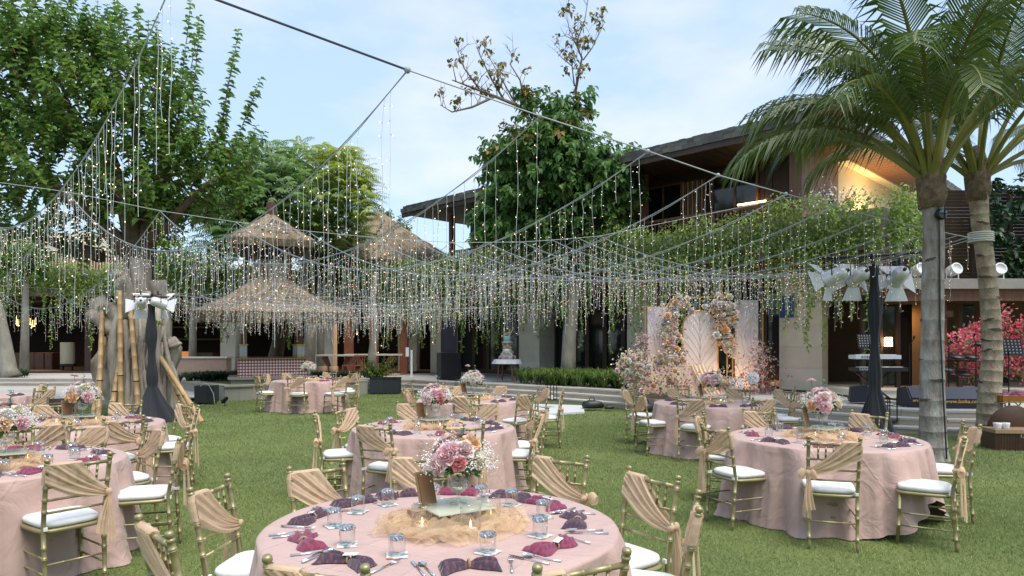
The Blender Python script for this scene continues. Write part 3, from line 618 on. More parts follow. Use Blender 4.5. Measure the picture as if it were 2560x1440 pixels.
for k, (pp, rs) in enumerate([([(345, 700, .2), (330, 600, 0), (300, 470, 0), (260, 330, .3)], [.3, .22, .14, .07]), ([(350, 700, 0), (370, 580, .2), (400, 450, .3), (450, 300, .3)], [.24, .2, .13, .05]),
         ([(340, 650, 0), (250, 560, -.3), (150, 480, -.5), (60, 420, -.6)], [.22, .16, .1, .05]), ([(350, 640, .2), (345, 520, .8), (340, 400, 1.0), (330, 250, 1.2)], [.24, .16, .1, .05]),
         ([(250, 640, .3), (120, 600, .6), (0, 560, .8)], [.16, .1, .05]), ([(380, 600, -.2), (450, 520, -.4), (530, 450, -.4)], [.16, .09, .04]), ([(300, 470, 0), (200, 330, .2), (140, 180, .3)], [.1, .06, .03])]):
    stem([ps(*q) for q in pp], rs, 'limb', TWIG if k > 12 else mat('brown_limb_bark', (.13, .09, .06), .9, var=.4, vscale=6, bump=.5), 10, 50 + k)
for k in range(15):
    rr_ = random.Random(300 + k); px = 282 + k * 10.5 + rr_.uniform(-4, 4); dy = -.50 - .22 * math.sin(PI * k / 14) ; y0 = rr_.uniform(730, 860)
    pts_ = [ps(px + rr_.uniform(-9, 9) + (355 - px) * .18 * j / 6, 1062 - (1062 - y0) * j / 6, dy + .10 * j / 6 + rr_.uniform(-.03, .03)) for j in range(7)]
    r0 = rr_.uniform(.035, .075); obj('aerial_root', MB().tube(pts_, [r0 * rr_.uniform(.85, 1.3) for _ in pts_], 8, fl=lambda a, i: 1 + .12 * math.sin(2 * a + i)), BARK, t1, True)
def leafy(tree, name, twigs, per, size, mt, twmat, droop=.35, spread=.9, width=.62, simple=False, kind=True, mts=None):
    """twigs: list of (start, end). leaves alternately along them"""
    pos = []; dr = []; up = []; sz = []; m = MB()
    for a, b in twigs:
        a, b = Vector(a), Vector(b); ax = (b - a); ln = ax.length; ax = ax / max(ln, 1e-4); o1 = ax.orthogonal().normalized(); o2 = ax.cross(o1)
        m.tube([a, (a + b) / 2 + Vector((0, 0, -.02)), b], [.012, .008, .004], 3, cap=False)
        for k in range(per):
            t = .12 + .88 * (k + R_.random()) / per; th = k * 2.4 + R_.uniform(-.5, .5)
            d = o1 * math.cos(th) + o2 * math.sin(th); d = d * spread + ax * .45 + Vector((0, 0, R_.uniform(-.35, .1)))
            pos.append(a + ax * ln * t); dr.append(d); up.append((R_.uniform(-.4, .4), R_.uniform(-.4, .4), 1)); sz.append(size * R_.uniform(.65, 1.15) * (1.05 - .35 * t))
    o = place(name, leaf_mesh(name, [tuple(p) for p in pos], [tuple(p) for p in dr], np.array(up), sz, mt, width, droop, .16, simple), tree)
    if kind: o['kind'] = 'stuff'
    tw = obj('twigs', m, twmat, tree); tw['kind'] = 'stuff'; return o
def blob_twigs(blobs, n, ln, upb, conv):
    out = []
    vols = [b[1][0] * b[1][1] * b[1][2] for b in blobs]; tot = sum(vols)
    for (c, r), v in zip(blobs, vols):
        for _ in range(int(n * v / tot)):
            d = Vector(rdir(1)[0]); q = R_.random() ** .42
            e = Vector((c[0] + d.x * r[0] * q, c[1] + d.y * r[1] * q, c[2] + d.z * r[2] * q))
            dd = (Vector((d.x, d.y, d.z)) * .6 + Vector((0, 0, upb)) + Vector(rdir(1)[0]) * .35).normalized(); l = ln * R_.uniform(.6, 1.3)
            out.append((e - dd * l * .6, e + dd * l * .4))
    return out
def bl(px, py, rx, ry, Y, X0_, Y0_, dy=0, ryy=None):
    s = Y / F; q = P(px, py, Y + dy); return ((q[0] - X0_, q[1] - Y0_, q[2]), (rx * s, (ryy if ryy is not None else rx * s), ry * s))
bb = lambda px, py, rx, ry, dy=0, ryy=None: bl(px, py, rx, ry, TY, TX, TY, dy, ryy)
tw = blob_twigs([bb(110, 200, 210, 190, 0, 2.0), bb(330, 230, 190, 160, 0, 1.8), bb(150, 430, 220, 150, 0, 2.0), bb(400, 430, 190, 140, 0, 1.7), bb(520, 400, 95, 110, 0, 1.0), bb(595, 400, 55, 75, .2, .8), bb(570, 480, 70, 55, .2, .8), bb(470, 520, 90, 50, .2, 1.0), bb(200, 600, 160, 50, .6, 1.0), bb(330, 550, 130, 70, .3, 1.0), bb(60, 560, 100, 50, .5, 1.0), bb(-120, 330, 170, 280, 0, 2), bb(80, 60, 190, 90, 0, 1.5), bb(250, 120, 120, 90, .2, 1)], 840, 1.0, .75, 0)
for (a, b) in (((440, 330), (478, 0)), ((455, 300), (500, 40)), ((480, 260), (500, 60)), ((535, 420), (597, 75)), ((540, 380), (585, 130)), ((560, 430), (652, 195)), ((570, 400), (640, 230)), ((520, 400), (560, 260)), ((350, 200), (345, 15)), ((310, 180), (285, -10)), ((385, 240), (395, 60)), ((240, 150), (245, -20)), ((150, 150), (120, -30)), ((60, 150), (25, -30)), ((420, 380), (440, 120)), ((575, 520), (662, 330)), ((590, 470), (650, 345))):
    p, q = ps(a[0], a[1], R_.uniform(-.4, .4)), ps(b[0], b[1], R_.uniform(-.4, .4)); n = max(1, round((q - p).length / 1.1))
    for k in range(n): tw.append((p.lerp(q, k / n), p.lerp(q, (k + 1) / n)))
leafy(t1, 'crown', tw, 24, .21, LEAF1, mat('reddish_twig', (.24, .10, .05), .8))
o = leafy(t1, 'young_shoots', blob_twigs([bb(255, 260, 20, 20, -1.9, .2), bb(250, 250, 30, 30, -2.0, .3), bb(405, 575, 25, 60, -.6, .2), bb(408, 800, 14, 50, -.7, .15)], 18, .35, .5, 0), 12, .11, mat('young_leaf', (.25, .36, .03), .4, island=True, col2=(.12, .24, .03), trans=.4), TWIG)
# bamboo props
BAM = mat('dry_bamboo', (.50, .34, .155), .45, var=.35, vscale=5, stretch=(1, 1, .3), col2=(.36, .22, .10))
for i, (a, b, dy0, dy1, lab) in enumerate([((232, 1010), (262, 840), -.9, -.2, 'outermost on the left, short'), ((246, 1040), (256, 765), -1.0, -.2, 'second from the left, straight'), ((275, 1035), (310, 838), -1.1, -.45, 'leaning behind the tall straight one'),
        ((303, 1045), (299, 725), -1.0, -.6, 'tallest, propping the cut branch'), ((348, 1045), (326, 765), -1.05, -.55, 'just left of the black drape'), ((398, 1000), (393, 830), -.5, -.4, 'close behind the black drape'),
        ((480, 1030), (390, 870), -.9, -.35, 'long slanting one on the right'), ((505, 1030), (385, 868), -1.3, -.4, 'lowest slanting one, reaching furthest right')]):
    p0, p1 = Vector(P(*a, TY + dy0)), Vector(P(*b, TY + dy1)); p0.z = 0.0; r = .062
    t = thing('bamboo_prop', 'bamboo pole propping the gnarled tree, ' + lab, 'bamboo pole', p0, 0, 'bamboo props around the gnarled tree')
    n = 9; pts = []; rs = []
    d = (p1 - p0)
    for k in range(n):
        for q, rr in ((.0, 1.12), (.04, .98), (.5, .95), (.94, .98)): pts.append(d * ((k + q) / n)); rs.append(r * rr * (1 - .18 * k / n))
    obj('pole', MB().tube(pts, rs, 10), BAM, t, True)
    m = MB(); c = d * .34; m.tube([c + Vector((0, 0, -.01)), c + Vector((0, 0, .01))], r * 1.12, 10); obj('wire_tie', m, BLACKM, t)
# small leaning trunk at left
tl = thing('leaning_tree', 'leaning smooth grey trunk at the far left before the dark restaurant', 'tree', (PX(20, 26), 26, 0.4))
m = MB(); m.tube([(PX(30, 26) - PX(20, 26), 0, 0), (0, 0, .3), (-.15, 0, 1.3), (-.4, 0, 2.5), (-1.0, 0, 4.2)], [.36, .28, .24, .22, .2], 16, fl=lambda a, i: 1 + .08 * math.sin(4 * a + i)); obj('trunk', m, BARKG, tl, True)
bl_ = lambda px, py, rx, ry: bl(px, py, rx, ry, 26, PX(20, 26), 26)
leafy(tl, 'crown', blob_twigs([bl_(-60, 560, 90, 60), bl_(10, 620, 70, 70)], 90, .8, .3, 0), 12, .16, LEAF2D, TWIG)
# middle climbing-leaf tree
MX, MY = PX(1422, 22.3), 22.3
t3 = thing('middle_tree', 'tall tree wrapped in heart-leaved climber in the middle, with bare upper branches', 'tree', (MX, MY, .38))
def pm(px, py, dy=0): q = P(px, py, MY + dy); return Vector((q[0] - MX, q[1] - MY, q[2] - .38))
obj('trunk', MB().tube([pm(1420, 950), pm(1421, 900), pm(1424, 840), pm(1432, 760), pm(1425, 650), pm(1400, 520), pm(1395, 400), pm(1400, 300)], [.27, .24, .22, .19, .18, .16, .12, .06], 14, fl=lambda a, i: 1 + .07 * math.sin(5 * a + i)), BARKG, t3, True)
bm_ = lambda px, py, rx, ry, dy=0, ryy=None: (lambda r: ((r[0][0], r[0][1], r[0][2] - .38), r[1]))(bl(px, py, rx, ry, MY, MX, MY, dy, ryy))
TB = mat('pale_bare_branch', (.24, .17, .12), .85, var=.3)
leafy(t3, 'crown', blob_twigs([bm_(1370, 330, 95, 90, 0, 1.2), bm_(1440, 260, 50, 45, 0, .6), bm_(1330, 420, 130, 120, 0, 1.5), bm_(1450, 430, 120, 110, 0, 1.5), bm_(1280, 520, 90, 90, 0, 1.2), bm_(1500, 500, 90, 80, 0, 1.2), bm_(1570, 400, 42, 55, 0, .6), bm_(1560, 500, 45, 60, 0, .7), bm_(1430, 600, 60, 50, -.2, .7), bm_(1200, 500, 30, 60, 0, .5), bm_(1530, 590, 60, 40, -.2, .6), bm_(1320, 230, 40, 40, 0, .4), bm_(1300, 590, 80, 45, 0, .8), bm_(1400, 560, 90, 60, -.3, .9), bm_(1500, 610, 90, 40, -.2, .8), bm_(1390, 400, 110, 110, 0, 1.4), bm_(1590, 440, 30, 50, 0, .5), bm_(1240, 410, 50, 60, 0, .7), bm_(1530, 440, 70, 80, 0, 1), bm_(1210, 560, 40, 60, 0, .6), bm_(1560, 560, 50, 60, 0, .7)], 1050, .75, .0, 0), 14, .24, LEAF3, TB, droop=.55, spread=1.0, width=.85)
leafy(t3, 'upper_leaves', blob_twigs([bm_(1440, 255, 50, 40, -.3, .4), bm_(1350, 250, 60, 40, -.4, .4), bm_(1300, 350, 80, 40, -1.2, .4), bm_(1400, 320, 60, 40, -1, .4)], 30, .5, .3, 0), 9, .2, LEAF3B, TB, droop=.5, width=.8)
leafy(t3, 'trunk_climber', blob_twigs([bm_(1395, 730, 22, 70, -.25, .2), bm_(1432, 795, 14, 20, -.3, .12), bm_(1418, 640, 35, 60, -.25, .3)], 22, .3, -.1, 0), 9, .26, LEAF3, TB, droop=.5, width=.9)
def branchy(segs, parent, f, name='bare_branch', leafc=None, seed=0, leafm=None):
    rr = random.Random(seed); m = MB(); lv = []
    for (pts, r0) in segs:
        pp = [f(*p) for p in pts]; n = len(pp); m.tube(pp, [r0 * (1 - .75 * i / (n - 1)) for i in range(n)], 6)
        for i in range(1, n):
            for _ in range(3):
                base = pp[i - 1].lerp(pp[i], rr.random()); d = Vector((rr.uniform(-.7, .5), rr.uniform(-.5, .5), rr.uniform(.2, 1))).normalized() * rr.uniform(.35, .8)
                mid = base + d * .5 + Vector((0, 0, rr.uniform(0, .1))); e = base + d; m.tube([base, mid, e], [r0 * .35, r0 * .22, .004], 4, cap=False)
                for _ in range(2): e2 = mid + Vector((rr.uniform(-.3, .3), rr.uniform(-.2, .2), rr.uniform(.1, .4))); m.tube([mid, e2], [r0 * .2, .004], 3, cap=False); 
                if rr.random() < .62: lv.append(e)
    obj(name, m, TB, parent, True)
    if leafm:
        pos = []; 
        for e in lv:
            for _ in range(9): pos.append(tuple(e + Vector((rr.uniform(-.12, .12), rr.uniform(-.12, .12), rr.uniform(-.2, .08)))))
        o = place('branch_leaves', leaf_mesh('branch_leaves', pos, [(rr.uniform(-1, 1), rr.uniform(-1, 1), rr.uniform(-1, .1)) for _ in pos], np.array([(rr.uniform(-.5, .5), rr.uniform(-1, 0), .6) for _ in pos]), [.16 * rr.uniform(.7, 1.1) for _ in pos], leafm, .8, .3), parent); o['kind'] = 'stuff'
branchy([([(1360, 300, 0), (1290, 262, -.2), (1235, 240, -.3), (1170, 215, -.4), (1130, 200, -.4)], .07), ([(1235, 242, -.3), (1180, 268, -.4), (1130, 280, -.5), (1100, 262, -.5)], .045), ([(1260, 250, -.2), (1230, 200, -.2), (1205, 150, -.2), (1190, 115, -.2)], .04), ([(1200, 225, -.3), (1160, 170, -.4), (1140, 120, -.4)], .035), ([(1315, 270, -.1), (1300, 200, 0), (1275, 160, 0), (1290, 120, 0)], .035), ([(1290, 262, -.2), (1250, 190, -.2), (1215, 130, -.2)], .03)], t3, pm, seed=4, leafm=LEAF3B)
branchy([([(1438, 230, 0), (1448, 180, 0), (1455, 145, 0), (1440, 110, 0), (1425, 75, 0)], .05), ([(1458, 150, 0), (1480, 120, 0), (1500, 80, 0), (1512, 55, 0)], .025), ([(1440, 110, 0), (1462, 50, 0), (1470, 0, 0), (1465, -20, 0)], .022), ([(1436, 215, 0), (1430, 165, 0), (1405, 145, 0), (1392, 130, 0)], .025), ([(1425, 80, 0), (1418, 50, 0), (1417, 20, 0)], .015)], t3, pm, seed=9, leafm=LEAF3B)
# bright pinnate-leaved trees behind the shrine
def pinnate(tree, name, blobs, n, mt, ln=.75, lf=.19, per=9):
    pos = []; dr = []; sz = []; up = []
    vols = [b[1][0] * b[1][1] * b[1][2] for b in blobs]; tot = sum(vols)
    for (c, r), v in zip(blobs, vols):
        for _ in range(int(n * v / tot)):
            d = rdir(1)[0]; q = R_.random() ** .35; e = np.array([c[0] + d[0] * r[0] * q, c[1] + d[1] * r[1] * q, c[2] + d[2] * r[2] * q])
            h = unit(np.array([d[0] + R_.uniform(-.5, .5), d[1] + R_.uniform(-.5, .5), R_.uniform(0, .5)])); s = unit(np.cross(h, [0, 0, 1.0]))
            for k in range(per):
                t = k / per; p = e + h * ln * t + np.array([0, 0, -.35 * ln * t * t])
                for q2 in (-1, 1): pos.append(p); dr.append(s * q2 * .75 + h * .3 + np.array([0, 0, -.7])); sz.append(lf * (1 - .35 * t) * R_.uniform(.8, 1.15)); up.append((h[0], h[1], .5))
    o = place(name, leaf_mesh(name, pos, dr, np.array(up), sz, mt, .36, .1, .05, True), tree); o['kind'] = 'stuff'; return o
QY = 28.5; QX = PX(770, QY)
t2 = thing('bright_green_tree', 'bright yellow-green feathery tree behind the thatched shrine', 'tree', (QX, QY, .4))
obj('trunk', MB().tube([(0, 0, 0), (.1, 0, 2), (-.2, 0, 4), (.1, 0, 6)], [.28, .22, .18, .1], 10), BARKG, t2, True)
bq = lambda px, py, rx, ry, dy=0: (lambda r: ((r[0][0], r[0][1], r[0][2] - .4), r[1]))(bl(px, py, rx, ry, QY, QX, QY, dy))
pinnate(t2, 'crown', [bq(700, 420, 75, 45), bq(790, 440, 90, 65), bq(770, 510, 130, 80), bq(850, 500, 65, 70), bq(720, 560, 80, 50), bq(800, 590, 120, 50, 1), bq(880, 560, 55, 60, .5), bq(740, 380, 60, 35)], 1450, LEAF2)
pinnate(t2, 'sun_tinted_sprays', [bq(865, 430, 50, 45, -1), bq(905, 490, 30, 60, -1), bq(840, 385, 50, 20, -1)], 300, LEAF2SUN)  # right-hand sprays coloured yellow to stand for sun on that side
t2b = thing('feathery_green_tree', 'deep green feathery tree between the gnarled tree and the bright one', 'tree', (PX(600, 26), 26, .4))
obj('trunk', MB().tube([(0, 0, 0), (.1, 0, 3), (.3, 0, 5)], [.22, .18, .1], 10), BARKG, t2b, True)
b2 = lambda px, py, rx, ry, dy=0: (lambda r: ((r[0][0], r[0][1], r[0][2] - .4), r[1]))(bl(px, py, rx, ry, 26, PX(600, 26), 26, dy))
pinnate(t2b, 'crown', [b2(630, 440, 80, 70), b2(600, 540, 90, 60), b2(660, 500, 70, 70), b2(655, 380, 55, 40), b2(560, 500, 50, 50), b2(700, 470, 60, 80), b2(620, 600, 110, 50)], 1150, LEAF2D, lf=.2)
# background trees seen low behind the lights
def bush_tree(nm, px, py, Y, blobs, n, mt, lab, size=.2, trunk=True, zb=.4):
    x = PX(px, Y); t = thing(nm, lab, 'tree', (x, Y, zb))
    if trunk: obj('trunk', MB().tube([(0, 0, 0), (.05, 0, 2), (.1, 0, max(2.5, PZ(py, Y) - zb))], [.18, .15, .08], 8), BARKG, t, True)
    bs = [(lambda r: ((r[0][0], r[0][1], r[0][2] - zb), r[1]))(bl(a, b, c, d, Y, x, Y)) for a, b, c, d in blobs]
    leafy(t, 'crown', blob_twigs(bs, n, .7, .2, 0), 12, size, mt, TWIG, simple=True); return t
bush_tree('background_tree', 970, 560, 42, [(985, 575, 40, 28), (960, 540, 22, 18), (1010, 600, 22, 14)], 110, LEAF2D, 'small dark conical tree far behind the big thatched roof', .26)
bush_tree('background_tree', 480, 640, 29, [(480, 660, 90, 70), (560, 680, 60, 60), (420, 690, 60, 60)], 260, LEAF2D, 'dark green tree between the gnarled trunk and the shrine')
bush_tree('background_tree', 800, 650, 29.4, [(800, 660, 60, 45), (880, 690, 70, 50), (850, 640, 40, 30)], 220, LEAF2D, 'dark bushy tree right behind the shrine roof')
bush_tree('background_tree', 60, 640, 28.5, [(30, 640, 70, 60), (90, 670, 40, 40)], 170, LEAF2D, 'dark shrub-like tree before the cream box at left')
bush_tree('background_tree', 540, 520, 44, [(540, 520, 60, 30), (600, 530, 40, 30)], 110, LEAF2D, 'distant tree seen in the gap left of the shrine', .3)
# slender tree + planter shrub
sx, sy = PX(932, 24.2), 24.2
ts = thing('slender_tree', 'slender pale-trunked tree with thin branches beside the planter boxes', 'tree', (sx, sy, .3))
def pq(px, py, dy=0): q = P(px, py, sy + dy); return Vector((q[0] - sx, q[1] - sy, q[2] - .3))
obj('trunk', MB().tube([pq(928, 945), pq(930, 890), pq(938, 820), pq(932, 740), pq(940, 680)], [.19, .16, .13, .11, .07], 10, fl=lambda a, i: 1 + .08 * math.sin(4 * a + i)), BARKG, ts, True)
br = []
for k in range(34):
    a = pq(935, R_.uniform(590, 800)); e = a + Vector((R_.uniform(-1.3, 1.6), R_.uniform(-.8, .8), R_.uniform(.1, 1.2))); br.append((a, e))
leafy(ts, 'crown', br, 26, .10, mat('small_green_leaf', (.09, .17, .03), .5, island=True, col2=(.03, .08, .02), trans=.25), TWIG, simple=True)
# potted shrub
sh = thing('potted_shrub', 'bushy green shrub behind the two black boxes near the slender trunk', 'shrub', (PX(945, 23.6), 23.6, .1))
def ph(px, py): q = P(px, py, 23.6); return Vector((q[0] - PX(945, 23.6), 0, q[2] - .1))
obj('stem', MB().tube([(-.25, 0, 0), (-.2, 0, .35), (-.05, 0, .6)], [.09, .06, .03], 6), BARKG, sh); 
leafy(sh, 'foliage', [(ph(938, 945), ph(R_.uniform(898, 1000), R_.uniform(885, 930)) + Vector((0, R_.uniform(-.5, .5), 0))) for _ in range(46)], 22, .10, mat('glossy_yellow_green_leaf', (.16, .25, .02), .35, island=True, col2=(.04, .10, .015), trans=.3), TWIG, simple=True)
for k, px in enumerate((944, 981)):
    t = thing('black_planter_box', ('left' if k == 0 else 'right') + ' one of two black square planter boxes on the lawn edge', 'planter', (PX(px, 22.9), 22.9, 0), .12 if k == 0 else -.1, 'black planter boxes')
    obj('body', MB().box(-.24, .24, -.24, .24, .04, .54), mat('black_fabric_box', (.025, .028, .035), .85, bump=.3, bscale=50), t); obj('rim', MB().box(-.25, .25, -.25, -.23, .52, .56).box(-.25, .25, .23, .25, .52, .56).box(-.25, -.23, -.23, .23, .52, .56).box(.23, .25, -.23, .23, .52, .56), BLACK, t)
    for sx_ in (-1, 1): obj('foot', MB().box(sx_ * .2 - .03, sx_ * .2 + .03, -.2, .2, 0, .038), BLACK, t)
# ---------------- palms ----------------
PBARK = mat('palm_bark', (.42, .40, .37), .9, var=.5, vscale=5, bump=1, bscale=30, col2=(.19, .145, .11), stretch=(1.6, 1.6, .55))
PBARK2 = mat('tan_palm_bark', (.47, .39, .29), .9, var=.5, vscale=5, bump=1, bscale=30, col2=(.22, .16, .11), stretch=(1.6, 1.6, .7))  # tan bark tone of the farther palm
SCAR = mat('palm_leaf_scar', (.13, .09, .065), .95, var=.4, vscale=20, bump=.6)
FR = mat('palm_leaflet', (.13, .185, .035), .4, island=True, col2=(.04, .085, .022), trans=.28)
FRD = mat('yellowing_palm_leaflet', (.20, .16, .03), .5, island=True, col2=(.09, .11, .02), trans=.3)
PET = mat('palm_petiole', (.22, .22, .045), .45, var=.3, vscale=4)
HUSK = mat('palm_fibre', (.26, .19, .125), .95, var=.5, vscale=14, bump=1, bscale=50, col2=(.09, .055, .035))
def palm(x, y, path, rs, bark, label, fronds, top, seed, rsp=.27):
    t = thing('coconut_palm', label, 'palm tree', (x, y, 0), 0, 'coconut palms at the terrace steps'); rr = random.Random(seed)
    pts = []; rad = []
    n = len(path) - 1; L_ = 0
    for i in range(n):
        a, b = Vector(path[i]), Vector(path[i + 1]); ln = (b - a).length; k = max(1, round(ln / rsp))
        for j in range(k):
            for q, f in ((0, 1.035), (.04, 1.0), (.5, .985), (.96, 1.0)):
                tt = (j + q) / k; pts.append(a.lerp(b, tt) + Vector((0, 0, 0))); rad.append((rs[i] * (1 - tt) + rs[i + 1] * tt) * f)
    ph = rr.uniform(0, 6)
    obj('trunk', MB().tube(pts, rad, 20, fl=lambda a, i: 1 + .025 * math.sin(3 * a + ph + i * .13) + .012 * math.sin(7 * a + i * .31)), bark, t, True)
    for i in range(4, len(pts) - 4, 4):
        if rr.random() < .95:
            p = pts[i]; r = rad[i] * 1.012; a0 = rr.uniform(0, 2 * PI); sp = rr.uniform(.8, 2.6); m = MB(); tl_ = rr.uniform(-.06, .06)
            m.grid(lambda u, v: (p.x + r * (1 + .01 * v) * math.cos(a0 + u * sp), p.y + r * (1 + .01 * v) * math.sin(a0 + u * sp), p.z + (v - .5) * rr.choice((.03, .05)) *  (math.sin(PI * u) + .1) + tl_ * (u - .5)), 8, 1); obj('leaf_scar', m, SCAR, t)
    tp = Vector(top)
    m = MB(); m.tube([tp + Vector((0, 0, -.3)), tp + Vector((0, 0, -.12)), tp + Vector((0, 0, .12)), tp + Vector((0, 0, .4)), tp + Vector((0, 0, .65))], [.155, .18, .19, .15, .07], 14, fl=lambda a, i: 1 + .13 * math.sin(5 * a + 2 * i)); obj('crownshaft', m, HUSK, t, True)
    for k, (az, el, ln, bend, dry) in enumerate(fronds):
        az, el = math.radians(az), math.radians(el); h = Vector((math.sin(az), math.cos(az), 0)); S = 30; ln += .4 if el > math.radians(65) and not (240 < math.degrees(az) < 305) else 0; ln *= .92 if 240 < math.degrees(az) < 305 else 1; cur = tp + h * .1 + Vector((0, 0, .1)); e = el; rp = [cur.copy()]
        for i in range(S):
            e -= math.radians(bend) / S * (.5 + 1.2 * i / S); cur = cur + (h * math.cos(e) + Vector((0, 0, math.sin(e)))) * ln / S; rp.append(cur.copy())
        m = MB(); m.cm = 1; m.tube(rp, [.045 * (1 - .88 * (i / S)) + .003 for i in range(S + 1)], 5); m.cm = 0
        side = h.cross(Vector((0, 0, 1))).normalized(); NL = 62
        for j in range(NL):
            f = .3 + .7 * j / NL; ii = f * S; i0 = min(S - 1, int(ii)); c = rp[i0].lerp(rp[i0 + 1], ii - i0); ax = (rp[i0 + 1] - rp[i0]).normalized()
            l = .72 * math.sin(PI * min(.94, .14 + .86 * (f - .2))) ** .6 * rr.uniform(.85, 1.08) * (ln / 3.0)
            for q in (-1, 1):
                if rr.random() < .04: continue
                up = side.cross(ax) * q; d = (side * q * .8 + ax * (.55 + .5 * f) + Vector((0, 0, .12))).normalized()
                p1 = c + d * l * .5 + Vector((0, 0, -.07 * l)); g = rr.uniform(.3, .85); p2 = c + d * l * .92 + Vector((0, 0, -l * g)); wv = ax * .016 * (ln / 3)
                m.add([c - wv * .6, c + wv * .6, p1 + wv, p1 - wv, p2], [(0, 1, 2, 3), (3, 2, 4)])
        obj('frond', m, [FRD if dry else FR, PET], t)
    return t
p1x, p1y = PX(2332, 9.85), 9.85
def q1(px, py, Y0=9.85): q = P(px, py, Y0); return (q[0] - p1x, q[1] - p1y, q[2])
fr1 = [(272, 42, 3.2, 78, 0), (285, 68, 3.1, 95, 0), (300, 70, 3.4, 90, 0), (245, 72, 3.2, 95, 0), (320, 82, 3.4, 60, 0), (20, 78, 3.4, 80, 0), (60, 74, 3.3, 80, 0), (100, 66, 3.2, 90, 0), (140, 70, 3.0, 95, 0), (190, 78, 3.0, 95, 0), (215, 68, 3.0, 105, 0), (345, 66, 3.3, 95, 0), (38, 60, 3.2, 95, 0), (80, 86, 3.4, 45, 0), (180, 86, 3.3, 60, 0), (275, 74, 2.6, 110, 1), (228, 80, 3.4, 65, 0), (310, 58, 3.2, 90, 0), (200, 62, 2.9, 110, 0), (160, 60, 2.7, 105, 0), (235, 60, 3.0, 100, 0), (256, 80, 3.6, 75, 0), (290, 80, 3.6, 70, 0), (120, 74, 3.0, 85, 0),]
palm(p1x, p1y, [(0, 0, 0), (.0, 0, .2), q1(2330, 1000), q1(2331, 850), q1(2333, 700), q1(2335, 600), q1(2332, 540), q1(2330, 490)], [.225, .185, .165, .150, .145, .14, .135, .14], PBARK, 'nearer grey coconut palm with a black cable, left of the pair', fr1, q1(2328, 470), 5, .26)
p2x, p2y = PX(2475, 11.6), 11.6
def q2(px, py): q = P(px, py, 11.6); return (q[0] - p2x, q[1] - p2y, q[2])
fr2 = [(275, 62, 3.4, 75, 0), (255, 75, 3.4, 60, 0), (330, 70, 3.4, 70, 0), (20, 66, 3.4, 80, 0), (60, 55, 3.4, 80, 0), (85, 50, 3.5, 60, 0), (110, 60, 3.4, 80, 0), (150, 66, 3.2, 85, 0), (200, 72, 3.2, 75, 0), (230, 60, 3.2, 90, 0), (300, 50, 3.2, 95, 0), (45, 84, 3.4, 40, 0), (75, 30, 3.0, 70, 0), (120, 40, 3.0, 85, 0), (350, 84, 3.2, 50, 0), (95, 75, 3.3, 60, 1)]
palm(p2x, p2y, [(0, 0, 0), q2(2475, 1060), q2(2474, 980), q2(2480, 900), q2(2478, 800), q2(2472, 720), q2(2462, 640), q2(2450, 560), q2(2446, 490)], [.25, .20, .18, .158, .148, .142, .135, .132, .15], PBARK2, 'farther tan coconut palm with string lights tied to it, right of the pair', fr2, q2(2444, 460), 8, .19)
cb = MB(); cb.tube([Vector((p1x, p1y, 0)) + Vector(v) for v in [(.06, -.22, 0.05), (.03, -.185, 1.0), (0, -.165, 2.0), (-.005, -.16, 3.2), (-.01, -.15, 3.7)]], .012, 5); tag(obj('trunk_cable', cb, BLACK), 'black power cable running up the nearer palm trunk', 'cable')
lp_ = thing('bulkhead_lamp', 'black round caged lamp strapped under the nearer palm crown', 'lamp', Vector((p1x - .02, p1y - .22, PZ(543, 9.85))), 0)
obj('body', MB().lathe([(.0, -.05), (.07, -.05), (.085, 0), (.075, .03), (.04, .05), (0, .055)], 14), BLACKM, lp_, True, (0, 0, 0), (PI / 2, 0, 0)); obj('lens', MB().lathe([(.06, .0), (.05, .02), (0, .03)], 14), mat('grey_lens', (.15, .17, .2), .2), lp_, True, (0, -.05, 0), (PI / 2, 0, 0)); obj('cage', MB().bar((-.08, -.085, 0), (.08, -.085, 0), .012, .012).bar((0, -.085, -.08), (0, -.085, .08), .012, .012), BLACKM, lp_)
